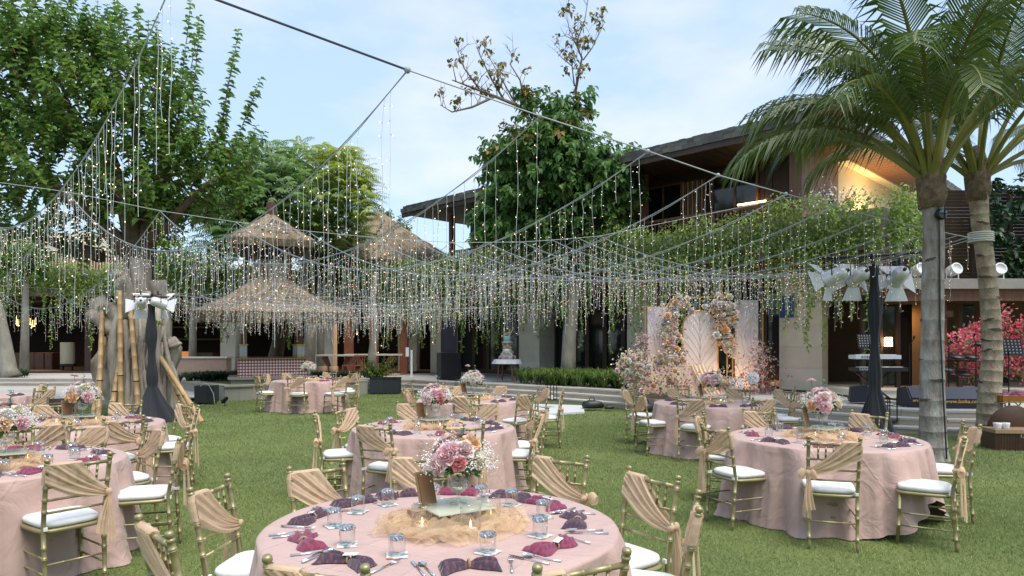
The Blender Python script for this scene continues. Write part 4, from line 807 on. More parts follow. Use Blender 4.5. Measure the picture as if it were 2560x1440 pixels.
# ---------------- hanging vines ----------------
VINE = mat('hanging_vine_leaf', (.34, .45, .10), .6, island=True, col2=(.13, .22, .05), trans=.3)
def vines(name, path, ztop, zbot, dens, nst, label, zs=2.7, thick=.35, size=.07, bulge=.3, seed=1):
    rr = np.random.default_rng(seed); pos = []; 
    for (a, b) in zip(path[:-1], path[1:]):
        a, b = np.array(a), np.array(b); ln = np.linalg.norm(b - a); t = (b - a) / ln; nr = np.array([t[1], -t[0]])
        n = int(ln * (ztop - zbot) * dens); s = rr.uniform(0, ln, n); f = rr.uniform(0, 1, n) ** .75
        low = .5 + .5 * np.sin(s * 2.1 + 1) * np.sin(s * 5.3); keep = f < .62 + .5 * low * rr.uniform(.4, 1, n); s, f = s[keep], f[keep]; n = len(s)
        top = ztop + .22 * np.sin(s * 1.7) * np.sin(s * .63 + 2) + .1 * np.sin(s * 6)
        z = top - f * (top - zbot); d = thick * (1 - f * .6) * rr.uniform(.2, 1, n) + bulge * np.exp(-f * 6) * rr.uniform(-1, 1, n)
        p = a[None] + t[None] * s[:, None] - nr[None] * (-d)[:, None] * 1.0; pos.append(np.column_stack([a[0] + t[0] * s + nr[0] * d, a[1] + t[1] * s + nr[1] * d, z]))
        for _ in range(int(nst * ln)):
            s0 = rr.uniform(0, ln); l = rr.uniform(.3, 1.0) * (zbot + .6 - zs) * (1.25 if rr.random() < .3 else .75); k = int(l / .028); zz = zbot + .6 - np.arange(k) * .028
            dx = rr.uniform(.05, thick * .8); wv = .03 * np.sin(np.arange(k) * .15 + rr.uniform(0, 6))
            q = np.column_stack([a[0] + t[0] * (s0 + wv) + nr[0] * dx, a[1] + t[1] * (s0 + wv) + nr[1] * dx, zz]); q[:, :2] += rr.normal(0, .018, (k, 2)); pos.append(q)
    pos = np.concatenate(pos); n = len(pos); dr = rr.normal(size=(n, 3)); dr[:, 2] -= .9
    o = place(name, leaf_mesh(name, pos, dr, rr.normal(size=(n, 3)) + np.array([0, -1, 1]), rr.uniform(.6, 1.2, n) * size, VINE, .5, .1, .08, True)); return tag(o, label, 'vines', kind='stuff')
def b2d(u, n): q = B(u, n, 0); return (q[0], q[1])
vines('hanging_vines', [b2d(20, 1.27), b2d(-1.62, 1.27)], 5.3, 3.65, 1000, 17, 'curtain of light green vines spilling from the main building planter', 1.9, .45, .11, .35, 1)
vines('hanging_vines', [b2d(-1.62, 1.27), b2d(-1.62, -9)], 5.35, 3.9, 1000, 3, 'light green vines on the planter corner behind the palms', 3.1, .45, .11, .4, 2)
vines('hanging_vines', [(-34, 30.5), (-3.4, 30.5)], 5.35, 3.7, 600, 7, 'green vines hanging along the front of the left restaurant', 1.9, .45, .13, .3, 3)
# climber on the louvre screen, right edge
t = thing('louvre_climber', 'dark green broad-leaved climber with white flowers on the louvred screen', 'climber', (13.1, 17.55, 3.2))
leafy(t, 'foliage', [((lambda a, c: (Vector(a), Vector(a) + Vector(c)))((R_.uniform(-.9, 5), R_.uniform(-.3, .1), R_.uniform(0, 2.9)), (R_.uniform(-.4, .4), R_.uniform(-.4, .1), R_.uniform(-.4, .3)))) for _ in range(300)], 9, .2, mat('dark_climber_leaf', (.045, .11, .035), .45, island=True, col2=(.015, .045, .02), trans=.15), TWIG, droop=.4, width=.85)
m = MB()
for k in range(26):
    x, z = R_.uniform(-.2, 4), R_.uniform(.5, 2.7)
    for j in range(5): a = 2 * PI * j / 5; m.add([(x, -.5, z), (x + .05 * math.cos(a - .4), -.53, z + .05 * math.sin(a - .4)), (x + .07 * math.cos(a), -.52, z + .07 * math.sin(a)), (x + .05 * math.cos(a + .4), -.53, z + .05 * math.sin(a + .4))], [(0, 1, 2, 3)])
obj('white_blossoms', m, mat('white_petal', (.8, .82, .78), .6, trans=.2), t)['kind'] = 'stuff'
# white-flowering shrub on the balcony planter corner
t = thing('balcony_shrub', 'pale white-flowering shrub on the planter below the slatted wall corner', 'shrub', B(-.3, .6, 5.0))
leafy(t, 'foliage', [((0, 0, 0), (R_.uniform(-.8, .8), R_.uniform(-.4, .4), R_.uniform(.2, .85))) for _ in range(40)], 18, .07, mat('pale_shrub_leaf', (.20, .28, .14), .6, island=True, col2=(.08, .15, .05)), TWIG, simple=True)
pos = [(R_.gauss(0, .42), R_.gauss(0, .25), .45 + R_.gauss(0, .18)) for _ in range(200)]
place('blossoms', leaf_mesh('blossoms', pos, rdir(200), rdir(200), [.055] * 200, MATS['white_petal'], .9, 0, .1, True), t)['kind'] = 'stuff'
# bougainvillea
t = thing('bougainvillea', 'pink-red flowering bougainvillea behind the farther palm', 'shrub', (PX(2470, 16), 16, .4))
bx, by = PX(2470, 16), 16
def pbv(px, py, dy=0): q = P(px, py, by + dy); return Vector((q[0] - bx, q[1] - by, q[2] - .4))
m = MB(); arcs = [((2470, 950), (2440, 860), (2375, 875)), ((2470, 950), (2430, 840), (2400, 840)), ((2480, 950), (2480, 830), (2430, 820)), ((2480, 950), (2520, 840), (2570, 870)), ((2490, 950), (2520, 880), (2600, 900)), ((2500, 950), (2490, 800), (2500, 775)), ((2480, 950), (2540, 800), (2600, 800)), ((2470, 950), (2440, 900), (2410, 930)), ((2500, 950), (2540, 880), (2560, 930))]
pos = []; lpos = []
for a, b, c in arcs:
    A, B_, C_ = pbv(*a), pbv(*b, R_.uniform(-.4, .4)), pbv(*c, R_.uniform(-.6, .3)); pts = [A.lerp(B_, s / 6).lerp(B_.lerp(C_, s / 6), s / 6) for s in range(7)]; m.tube(pts, [.03 - .004 * i for i in range(7)], 5)
    for k in range(420):
        s = .35 + .65 * R_.random(); q = A.lerp(B_, s).lerp(B_.lerp(C_, s), s) + Vector((R_.gauss(0, .13), R_.gauss(0, .13), R_.gauss(0, .11)))
        (pos if k % 5 else lpos).append(tuple(q)); 
        if k % 7 == 0: lpos.append((q.x * .9 + R_.gauss(0, .1), q.y, q.z - .12))
obj('stems', m, TWIG, t); n = len(pos)
place('bracts', leaf_mesh('bracts', pos, rdir(n), rdir(n), NR.uniform(.05, .09, n), mat('pink_bract', (.85, .16, .30), .6, island=True, col2=(.78, .20, .20), trans=.3), .9, 0, .15, True), t)['kind'] = 'stuff'
n = len(lpos); place('leaves', leaf_mesh('leaves', lpos, rdir(n), rdir(n), NR.uniform(.06, .1, n), LEAF3, .6, .1, .1, True), t)['kind'] = 'stuff'
# ---------------- chairs ----------------
def bamboo(m, a, b, r, rings, n=8, rb=1.22):
    a, b = Vector(a), Vector(b); pts = [(0, 1)]
    for t in rings: pts += [(t - .012, 1), (t - .008, rb), (t - .001, rb), (t, .98), (t + .001, rb), (t + .008, rb), (t + .012, 1)]
    pts.append((1, 1)); m.tube([a.lerp(b, t) for t, _ in pts], [r * f for _, f in pts], n); return m
SEAT_Y = -.2
def cush_mesh():
    m = MB(); K = 28; rings = [(0, .0, 1), (.0, .0, 1)]
    def sh(a, s): 
        ca, sa = math.cos(a), math.sin(a); e = .42; x = math.copysign(abs(ca) ** e, ca); y = math.copysign(abs(sa) ** e, sa); wd = .19 + .012 * y; return x * wd * s, y * .19 * s
    prof = [(.93, .455), (1.0, .465), (1.03, .482), (1.0, .497), (.93, .506), (.7, .514), (.35, .517)]
    vs = [];
    for s, z in prof:
        for k in range(K): x, y = sh(2 * PI * k / K, s); vs.append((x, y, z + (.0025 * math.sin(5 * 2 * PI * k / K) if s > .95 else 0)))
    vs.append((0, 0, .517)); n = len(prof)
    fs = [(i * K + k, i * K + (k + 1) % K, (i + 1) * K + (k + 1) % K, (i + 1) * K + k) for i in range(n - 1) for k in range(K)] + [((n - 1) * K + k, (n - 1) * K + (k + 1) % K, len(vs) - 1) for k in range(K)] + [tuple(range(K))[::-1]]
    m.add(vs, fs); return m.mesh('cushion', CUSH, True)
def seat_mesh():
    m = MB(); K = 28; vs = []
    for s, z in ((.97, .425), (1.02, .43), (1.02, .448), (.97, .454)):
        for k in range(K):
            a = 2 * PI * k / K; ca, sa = math.cos(a), math.sin(a); e = .38; x = math.copysign(abs(ca) ** e, ca); y = math.copysign(abs(sa) ** e, sa); vs.append((x * (.2 + .012 * y) * s, y * .2 * s, z))
    m.add(vs, [(i * K + k, i * K + (k + 1) % K, (i + 1) * K + (k + 1) % K, (i + 1) * K + k) for i in range(3) for k in range(K)] + [tuple(range(K))[::-1], tuple(3 * K + k for k in range(K))]); return m.mesh('seat_frame', GOLD, True)
CUM, SEM = cush_mesh(), seat_mesh()
def by(z): return -.2 - .085 * max(0, (z - .45) / .47) ** 1.15 - .035 * max(0, (.45 - z) / .45)     # rear post line
def post_mesh(s):
    m = MB(); prof = []; rings = (.10, .27, .34, .58, .66, .74, .86)
    zs = [0, .08]
    pts = []; rs = []
    def addp(z, r): pts.append(Vector((s * (.178 + .012 * (z / .92)), by(z), z))); rs.append(r)
    addp(0, .0125); z = .02
    for g in rings:
        for z in np.linspace(z, g - .009, 4)[1:]: addp(z, .0135 if z < .2 else .0148)
        for q, f in ((.006, 1.22), (.002, 1.22), (0, .95), (-.002, 1.22), (-.006, 1.22), (-.008, 1)): addp(g - q, .0148 * f)
        z = g + .008
    addp(.893, .015); addp(.896, .019); addp(.904, .019); addp(.907, .012); addp(.912, .012); addp(.915, .0185); addp(.928, .018); addp(.935, .015); addp(.937, .002)
    m.tube(pts, rs, 10); return m.mesh('back_leg', GOLD, True)
def fleg_mesh(s): return bamboo(MB(), (s * .178, .165, .43), (s * .19, .185, 0), .0145, (.3, .62), 10).mesh('leg', GOLD, True)
POST = {s: post_mesh(s) for s in (-1, 1)}; FLEG = {s: fleg_mesh(s) for s in (-1, 1)}
def rail(z, r, rings=(.1, .5, .9)): return bamboo(MB(), (-.182, by(z), z), (.182, by(z), z), r, rings).mesh('rail', GOLD, True)
RAILS = [rail(.872, .0125, (.18, .5, .82)), rail(.742, .0085, (.25, .75)), rail(.655, .0085, (.1, .5, .9)), rail(.57, .0085, (.25, .75))]
SPIN = [bamboo(MB(), (x, by(.742), .742), (x, by(.872), .872), .0075, (.35, .65), 6, 1.3).mesh('spindle', GOLD, True) for x in (-.115, -.058, 0, .058, .115)]
STR = [bamboo(MB(), (s * .184, -.22, z), (s * .186, .175, z), .0075, (.2, .8)).mesh('stretcher', GOLD, True) for s in (-1, 1) for z in (.27, .165)] + [bamboo(MB(), (-.185, y, z), (.185, y, z), .0075, (.3, .7)).mesh('stretcher', GOLD, True) for y, z in ((.175, .29), (.178, .18), (-.222, .23))]
def sash_meshes(s, seed):
    """s=-1: drape starts on the -x post and is knotted on the +x post"""
    rr = random.Random(seed); kz = .655 + rr.uniform(-.03, .02); K = (-s * .192, by(kz), kz); out = rr.uniform(-.06, .05)
    src = [(s * .20, .76), (s * .204, .81), (s * .202, .86), (s * .19, .893), (s * .14, .892), (s * .08, .890), (s * (.045 + out), .888)]
    nA, nT = 44, 12; ph = [rr.uniform(0, 6) for _ in range(4)]
    m = MB()
    for layer in (-1, 1):
        off = .021 * layer
        def fn(a, t):
            i = a * (len(src) - 1); k = min(int(i), len(src) - 2); f = i - k; x = src[k][0] * (1 - f) + src[k + 1][0] * f; z = src[k][1] * (1 - f) + src[k + 1][1] * f
            kx = K[0] + (a - .5) * .01; kzz = K[2] + (a - .5) * .05
            tt = t ** .93; X = x * (1 - tt) + kx * tt; Z = z * (1 - tt) + kzz * tt - .035 * math.sin(PI * t) * (.4 + .6 * (1 - a)) - (.0 if layer < 0 else .01 * math.sin(PI * t))
            wr = (math.sin(a * 24 + ph[0] + t * 2) * .0065 + math.sin(a * 47 + ph[1] - t * 3) * .004) * (1 - .4 * t)
            return (X, by(Z) + off * (1 - .2 * t) + wr, Z + wr * .4)
        m.grid(fn, nA, nT)
    def cap(a, t):   # over the top rail and round the outer post
        i = a * (len(src) - 1); k = min(int(i), len(src) - 2); f = i - k; x = src[k][0] * (1 - f) + src[k + 1][0] * f; z = src[k][1] * (1 - f) + src[k + 1][1] * f
        th = PI * t; up = .012 * math.sin(th); return (x + (s * .010 * math.sin(th) if a < .5 else 0), by(z) - .021 * math.cos(th), z + (up if a > .4 else 0))
    m.grid(cap, nA, 5)
    sash = m.mesh('sash', SASH, True)
    b = MB(); kx, ky, kz = K[0], K[1] - .025, K[2]
    b.ball((kx, ky - .004, kz), .024, 7, 1.1)
    b.tube([(kx, ky, kz), (kx - s * .004, ky + .03, kz), (kx - s * .018, ky + .045, kz), (kx + s * .01, ky + .05, kz)], [.016, .018, .018, .01], 8)
    def loop(dirx, ln, dz):
        def fn(a, t):
            ang = 2 * PI * a; l = math.sin(PI * min(1, t * 1.0) * .62); wd = .014 + .032 * math.sin(PI * .9 * t); return (kx + dirx * (.012 + ln * t), ky - .006 + .022 * math.sin(ang) * (.3 + l), kz + dz * t + wd * math.cos(ang) + .003 * math.sin(a * 30))
        b.grid(fn, 14, 6); 
    if rr.random() < .85: loop(-s, rr.uniform(.05, .075), -.012); loop(s, rr.uniform(.045, .07), -.02)
    for q in (-1, 1):
        ln = rr.uniform(.26, .40); wd = rr.uniform(.045, .07); sw = rr.uniform(-.03, .03) + q * .022; p0 = rr.uniform(0, 6)
        def fn(a, t):
            wv = .014 + wd * (t ** .6) ; x = kx + (a - .5) * wv + sw * t + .006 * math.sin(t * 5 + p0); f = math.sin(a * 17 + p0) * .009 * (.4 + t)
            return (x, ky - .012 - .012 * q + f - .012 * t, kz - .01 - ln * t + (.025 * (a - .5) * q if t > .9 else 0))
        b.grid(fn, 14, 10)
    return sash, b.mesh('bow', SASH, True)
SMESH = {(s, k): sash_meshes(s, 10 * k + s + 3) for s in (-1, 1) for k in range(5)}
TIE = MB().box(-.012, .012, -.026, .022, .455, .478).mesh('cushion_tie', CUSH)
CG = 'gold chairs with peach sashes around the tables'
def chair(x, y, rz, s, k, label, full=True):
    t = thing('banquet_chair', label, 'chair', (x, y, 0), rz, CG)
    place('seat_frame', SEM, t); place('cushion', CUM, t)
    for q in (-1, 1):
        place('back_leg', POST[q], t); place('leg', FLEG[q], t)
        place('cushion_tie', TIE, t, (q * .178, by(.46), 0))
    for r in RAILS: place('rail', r, t)
    for r in SPIN: place('spindle', r, t)
    for r in STR: place('stretcher', r, t)
    sm, bm = SMESH[(s, k)]; so_ = place('sash', sm, t); place('bow', bm, so_); return t
TBL = {'front': (-.36, 3.5, 'the front table'), 'middle': (-.87, 7.6, 'the middle table'), 'rear': (-.68, 11.4, 'the rear middle table'), 'far': (-5.2, 17.4, 'the far platform table'),
       'right': (3.1, 6.75, 'the right palm table'), 'stage': (3.15, 10.7, 'the flower stage table'), 'left': (-4.03, 5.3, 'the left edge table'), 'gnarled': (-5.04, 7.9, 'the gnarled tree table'), 'leftfar': (-9.6, 12.2, 'the farthest left table')}
SEC = ['right end', 'rear right end', 'rear right', 'rear just right', 'rear middle', 'rear just left', 'rear left', 'rear left end', 'left end', 'front left end', 'front left', 'front just left', 'front middle', 'front just right', 'front right', 'front right end']
used = {}
def sector(tb, x, y, what):
    cx, cy, _ = TBL[tb]; a = math.degrees(math.atan2(y - cy, x - cx)) % 360; k = round(a / 22.5) % 16; u = used.setdefault((tb, what), set())
    for d in (0, 1, -1, 2, -2, 3, -3, 4, 5, 6, 7, 8):
        if (k + d) % 16 not in u: u.add((k + d) % 16); return SEC[(k + d) % 16]
# (back centre x, y, start side on screen L/R, facing override in degrees or None)
CHAIRS = {
 'front': [(-1.2, 4.25, 'L'), (-.62, 4.68, 'L'), (.32, 4.62, 'L'), (.80, 3.98, 'L', 216), (.87, 3.30, 'L', 165), (.235, 2.42, 'L'), (-.67, 2.38, 'L'), (-1.47, 2.86, 'L', 45), (-1.62, 3.72, 'L', -5)],
 'left': [(-2.92, 4.57, 'L'), (-2.73, 5.57, 'L', 197), (-3.33, 6.27, 'R'), (-4.02, 6.42, 'R'), (-4.6, 6.2, 'L')],
 'gnarled': [(-4.56, 6.58, 'R'), (-4.02, 7.02, 'L'), (-4.24, 8.75, 'L'), (-3.78, 8.1, 'R', 203), (-5.12, 9.0, 'L'), (-5.9, 8.75, 'L')],
 'leftfar': [(-8.95, 12.95, 'L'), (-8.1, 11.75, 'R')],
 'middle': [(-1.3, 6.5, 'L'), (-.46, 6.42, 'L'), (.27, 7.4, 'R'), (.3, 8.2, 'R'), (-2.11, 7.4, 'R', 14), (-1.97, 8.15, 'R'), (-.38, 8.95, 'R'), (-1.3, 8.9, 'L')],
 'rear': [(-1.72, 11.05, 'R'), (-1.1, 12.4, 'R'), (-.3, 12.6, 'R'), (-.68, 10.15, 'L'), (.2, 10.55, 'L'), (.53, 12.0, 'R'), (.80, 11.1, 'L', 178), (-1.75, 11.7, 'L')],
 'far': [(-6.25, 16.7, 'R'), (-6.3, 17.5, 'R'), (-5.95, 18.2, 'L'), (-5.1, 16.05, 'R'), (-4.1, 16.2, 'R'), (-3.92, 17.3, 'R', 192), (-5.0, 18.6, 'L'), (-4.3, 18.3, 'R')],
 'right': [(2.6, 5.5, 'R'), (1.9, 6.28, 'R'), (2.07, 7.4, 'L'), (2.88, 7.88, 'L'), (3.95, 7.55, 'L'), (4.35, 6.5, 'R'), (3.7, 5.62, 'R', 146)],
 'stage': [(1.95, 10.35, 'R'), (2.0, 11.6, 'L'), (2.53, 9.62, 'R'), (3.55, 9.65, 'R'), (2.96, 12.05, 'L'), (3.98, 11.95, 'L'), (4.6, 11.5, 'L'), (4.6, 10.95, 'R')],
}
ci = 0
for tb, lst in CHAIRS.items():
    cx, cy, nm = TBL[tb]
    for e in lst:
        bx_, by_, side = e[:3]; a = math.radians(e[3]) if len(e) > 3 else math.atan2(cy - by_, cx - bx_) + math.radians(R_.uniform(-5, 5)) * (0 if tb == 'front' else 1)
        f = Vector((math.cos(a), math.sin(a))); rz = a - PI / 2; x, y = bx_ + f.x * .25, by_ + f.y * .25
        right = Vector((math.cos(rz), math.sin(rz)))                      # local +x in world
        view = Vector((bx_, by_)).normalized(); scr = Vector((view.y, -view.x))  # screen right
        s = -1 if (right.dot(scr) > 0) == (side == 'L') else 1
        chair(x, y, rz, s, ci % 5, 'gold chair with draped peach sash at the %s of %s' % (sector(tb, bx_, by_, 'chair'), nm)); ci += 1
# ---------------- tables ----------------
def cloth(seed, lift=None):
    rr = random.Random(seed); K = 240; fq = [(rr.randint(5, 8), rr.uniform(0, 6), 1.0), (rr.randint(9, 14), rr.uniform(0, 6), .9), (rr.randint(16, 23), rr.uniform(0, 6), .6), (rr.randint(26, 37), rr.uniform(0, 6), .3)]
    def fold(a): return sum(w_ * (2.6 * abs(math.cos(.5 * n * a + p)) ** .75 - 1.75) for n, p, w_ in fq) / 1.7
    prof = [(.02, .752, 0), (.4, .752, 0), (.7, .752, 0), (.84, .752, 0), (.885, .7515, 0), (.897, .746, .02), (.902, .735, .05)] + [(.905 + .085 * t, .735 * (1 - t) + .008 * t, .2 + .8 * t ** .7) for t in [i / 14 for i in range(1, 15)]]
    vs = []
    for r, z, f in prof:
        for k in range(K):
            a = 2 * PI * k / K; rad = r + f * (.078 * fold(a) + .018 * math.sin(3 * a + seed)); zz = z
            if lift:
                d = (a - lift[0] + PI) % (2 * PI) - PI; h = lift[1] * math.exp(-(d / lift[2]) ** 2)
                zz = .73 - (.73 - z) * (1 - h / .73) if z < .73 else z
            if z < .05: rad += .02 * abs(fold(a)); 
            vs.append((rad * math.cos(a), rad * math.sin(a), zz + (.0015 * math.sin(7 * a + r * 9) if z > .74 else 0)))
    vs.append((0, 0, .752)); n = len(prof)
    fs = [(i * K + k, i * K + (k + 1) % K, (i + 1) * K + (k + 1) % K, (i + 1) * K + k)[::-1] for i in range(n - 1) for k in range(K)] + [(k, (k + 1) % K, len(vs) - 1) for k in range(K)]
    me = bpy.data.meshes.new('tablecloth'); me.from_pydata(vs, [], fs); me.materials.append(CLOTH); me.polygons.foreach_set('use_smooth', [True] * len(fs)); me.update(); return me
TT = mat('dark_table_wood', (.05, .035, .025), .6)
for i, (k, (x, y, nm)) in enumerate(TBL.items()):
    t = thing('round_table', 'round banquet table hidden under the pink cloth of ' + nm, 'table', (x, y, 0), 0, 'round banquet tables')
    obj('tabletop', MB().lathe([(.02, .72), (.87, .72), (.87, .745), (.02, .745)], 40), TT, t)
    for a in range(4): c, s = math.cos(a * PI / 2 + .6) * .55, math.sin(a * PI / 2 + .6) * .55; obj('leg', MB().tube([(c, s, 0), (c, s, .72)], .018, 8), BLACKM, t)
    o = place('tablecloth', cloth(i + 1, (-.9, .30, .42) if k == 'right' else None), None, (x, y, 0), (0, 0, i * .7 if k != 'right' else 0)); tag(o, 'dusty pink floor-length satin cloth draped over ' + nm, 'tablecloth', 'pink tablecloths')
# ---------------- table settings ----------------
def plaid(name, c1, c2, c3):
    m = bpy.data.materials.new(name); m.use_nodes = True; t = m.node_tree; lk = t.links.new; b = t.nodes['Principled BSDF']; b.inputs['Roughness'].default_value = .75; b.inputs['Sheen Weight'].default_value = .3
    tc = t.nodes.new('ShaderNodeTexCoord')
    w1 = t.nodes.new('ShaderNodeTexWave'); w1.inputs['Scale'].default_value = 11; w1.inputs['Distortion'].default_value = 3; w1.bands_direction = 'X'; w2 = t.nodes.new('ShaderNodeTexWave'); w2.inputs['Scale'].default_value = 16; w2.inputs['Distortion'].default_value = 2; w2.bands_direction = 'Y'
    lk(tc.outputs['Object'], w1.inputs[0]); lk(tc.outputs['Object'], w2.inputs[0])
    def mx(f, a, c):
        x = t.nodes.new('ShaderNodeMix'); x.data_type = 'RGBA'; r = t.nodes.new('ShaderNodeMapRange'); r.inputs[1].default_value = .45; r.inputs[2].default_value = .6; lk(f, r.inputs[0]); lk(r.outputs[0], x.inputs[0])
        if isinstance(a, tuple): x.inputs[6].default_value = (*a, 1)
        else: lk(a, x.inputs[6])
        x.inputs[7].default_value = (*c, 1); return x.outputs[2]
    c = mx(w1.outputs['Fac'], c1, c2); c = mx(w2.outputs['Fac'], c, c3); lk(c, b.inputs['Base Color']); return m
NAPD = plaid('dark_plum_ikat', (.035, .018, .035), (.12, .04, .055), (.05, .025, .05)); NAPR = plaid('crimson_ikat', (.25, .028, .065), (.11, .022, .08), (.20, .022, .06))
def napkin_mesh(mt, seed, fan=False):
    rr = random.Random(seed); m = MB(); p = rr.uniform(0, 6); L_ = .125; nf = 3 if not fan else 5
    def fn(a, t):
        x = (a * 2 - 1); v = t * 2 - 1; q = abs(x); w_ = (.014 + .060 * q ** .8) * (1 - .25 * max(0, q - .8) * 5 * .4); end = math.sqrt(max(0, 1 - max(0, (q - .82) / .18) ** 2)); z = (.016 + .016 * math.sin(min(1, q) * PI * .8)) * math.sqrt(max(0, 1 - v * v)) * end
        z += .0105 * math.sin(v * nf * PI + p + x) * math.sqrt(max(0, 1 - v * v)) * min(1, q * 4) * end
        bend = .028 * x * x * (1 if p > 3 else -1)
        return (x * L_, v * w_ * (1 + .12 * math.sin(5 * x + p)) + bend, max(.0008, z + .001))
    m.grid(fn, 22, 20); return m.mesh('napkin_cloth', mt, True)
NM = [(napkin_mesh(NAPD, 1), 'dark plum'), (napkin_mesh(NAPR, 2), 'crimson'), (napkin_mesh(NAPD, 5, True), 'dark plum'), (napkin_mesh(NAPR, 8, True), 'crimson')]
TW = MB().lathe([(.021, -.006), (.026, 0), (.021, .006)], 10).mesh('twine', mat('jute_twine', (.35, .25, .13), .9)); 
CARD = MB().box(-.032, .032, -.014, .014, 0, .0012).mesh('name_card', mat('white_card', (.82, .82, .82), .6))
INK = mat('black_ink', (.02, .02, .03), .8)
def scrib(seed):
    rr = random.Random(seed); m = MB()
    for r_, ln in ((.004, .4), (-.005, .44)):
        pts = [(-.022 + .044 * ln / .4 * i / 22, r_ + .0028 * math.sin(i * 1.9 + rr.uniform(-.5, .5)) * rr.uniform(.4, 1), .0016) for i in range(23)]; m.tube(pts, .0005, 3, cap=False)
    return m.mesh('handwriting', INK)
SCR = [scrib(k) for k in range(3)]
ribs = lambda a, i: 1 + .018 * math.cos(14 * a)
GM = MB().lathe([(.036, .0005), (.036, .03), (.0365, .06), (.035, .078)], 42, fl=ribs).mesh('tumbler_wall', GLASS, True)
def crystal():
    m = MB(); m.lathe([(.0, .088), (.012, .091), (.022, .088), (.031, .086), (.0365, .080), (.037, .072), (.035, .068)], 28, fl=lambda a, i: 1 + .06 * math.cos(14 * a + i * PI)); return m.mesh('crystal_base', mat('cut_crystal', (.82, .84, .86), .12, .75, var=.85, vscale=90, col2=(.08, .08, .09)), False)
GB = crystal()
def coaster():
    m = bpy.data.materials.new('floral_coaster'); m.use_nodes = True; t = m.node_tree; lk = t.links.new; b = t.nodes['Principled BSDF']; b.inputs['Roughness'].default_value = .35
    tc = t.nodes.new('ShaderNodeTexCoord'); v = t.nodes.new('ShaderNodeTexVoronoi'); v.inputs['Scale'].default_value = 55; lk(tc.outputs['Object'], v.inputs[0])
    r = t.nodes.new('ShaderNodeValToRGB'); r.color_ramp.interpolation = 'CONSTANT'; e = r.color_ramp.elements; e[0].color = (.75, .73, .68, 1); e[1].position = .35; e[1].color = (.08, .34, .36, 1)
    for p, c in ((.55, (.78, .76, .70)), (.72, (.65, .25, .10)), (.8, (.30, .45, .55)), (.9, (.8, .78, .75))): x = e.new(p); x.color = (*c, 1)
    sp = t.nodes.new('ShaderNodeSeparateColor'); lk(v.outputs['Color'], sp.inputs[0]); lk(sp.outputs[0], r.inputs[0]); lk(r.outputs[0], b.inputs['Base Color']); return MB().box(-.046, .046, -.046, .046, 0, .004).mesh('coaster', m)
CM = coaster()
def cutlery(kind):
    m = MB(); hw = .0045; m.tube([(0, -.10, .003), (0, -.04, .0025), (0, .03, .006)], [.0052, .0038, .0026], 6)
    if kind == 'spoon':
        def fn(a, t): x = (a * 2 - 1); y = t; wv = .0195 * math.sin(PI * min(.999, (.08 + .9 * y) ** .9)); return (x * wv, .028 + .058 * y, .004 + .004 * x * x + .003 * (1 - math.sin(PI * y)))
        m.grid(fn, 8, 10)
    elif kind == 'fork':
        m.grid(lambda a, t: ((a * 2 - 1) * (.004 + .008 * t), .028 + .02 * t, .005), 4, 3)
        for k in range(4): m.bar((-.0095 + k * .0063, .048, .005), (-.0095 + k * .0063, .088, .007), .003, .0016)
    else: m.grid(lambda a, t: ((a * 2 - 1) * .0075 * (1 if t < .8 else 1 - (t - .8) * 3), .025 + .085 * t, .003), 3, 8)
    return m.mesh(kind, SILVER, True)
CU = {k: cutlery(k) for k in ('spoon', 'fork', 'knife')}
TZ = .7545
SEATS = {'front': [(143, 0), (123, 1, 1), (92, 3), (57, 2), (36, 1), (3, 2), (-38, 1), (-78, 0), (-112, 0), (-142, 0), (188, 1), (162, 0)], 'middle': [-115, -72, -20, 18, 60, 150, 190], 'right': [-150, -112, -60, -25, 5, 45, 105, 165], 'left': [-30, 5, 40, 80, 110, -60], 'gnarled': [-70, -30, 10, 60, 150, 185], 'rear': [-110, -50, -10, 35, 80, 150], 'stage': [-150, -100, -60, -10, 140], 'far': [-90, -40, 0, 150, 60], 'leftfar': [-50, 0, -90]}
SEATS['front'] = [141, 118, 88, 58, 36, 2, -37, -75, -118, -150, 172]
fc = [0, 0, 3, 2, 1, 2, 1, 0, 0, 1, 0]
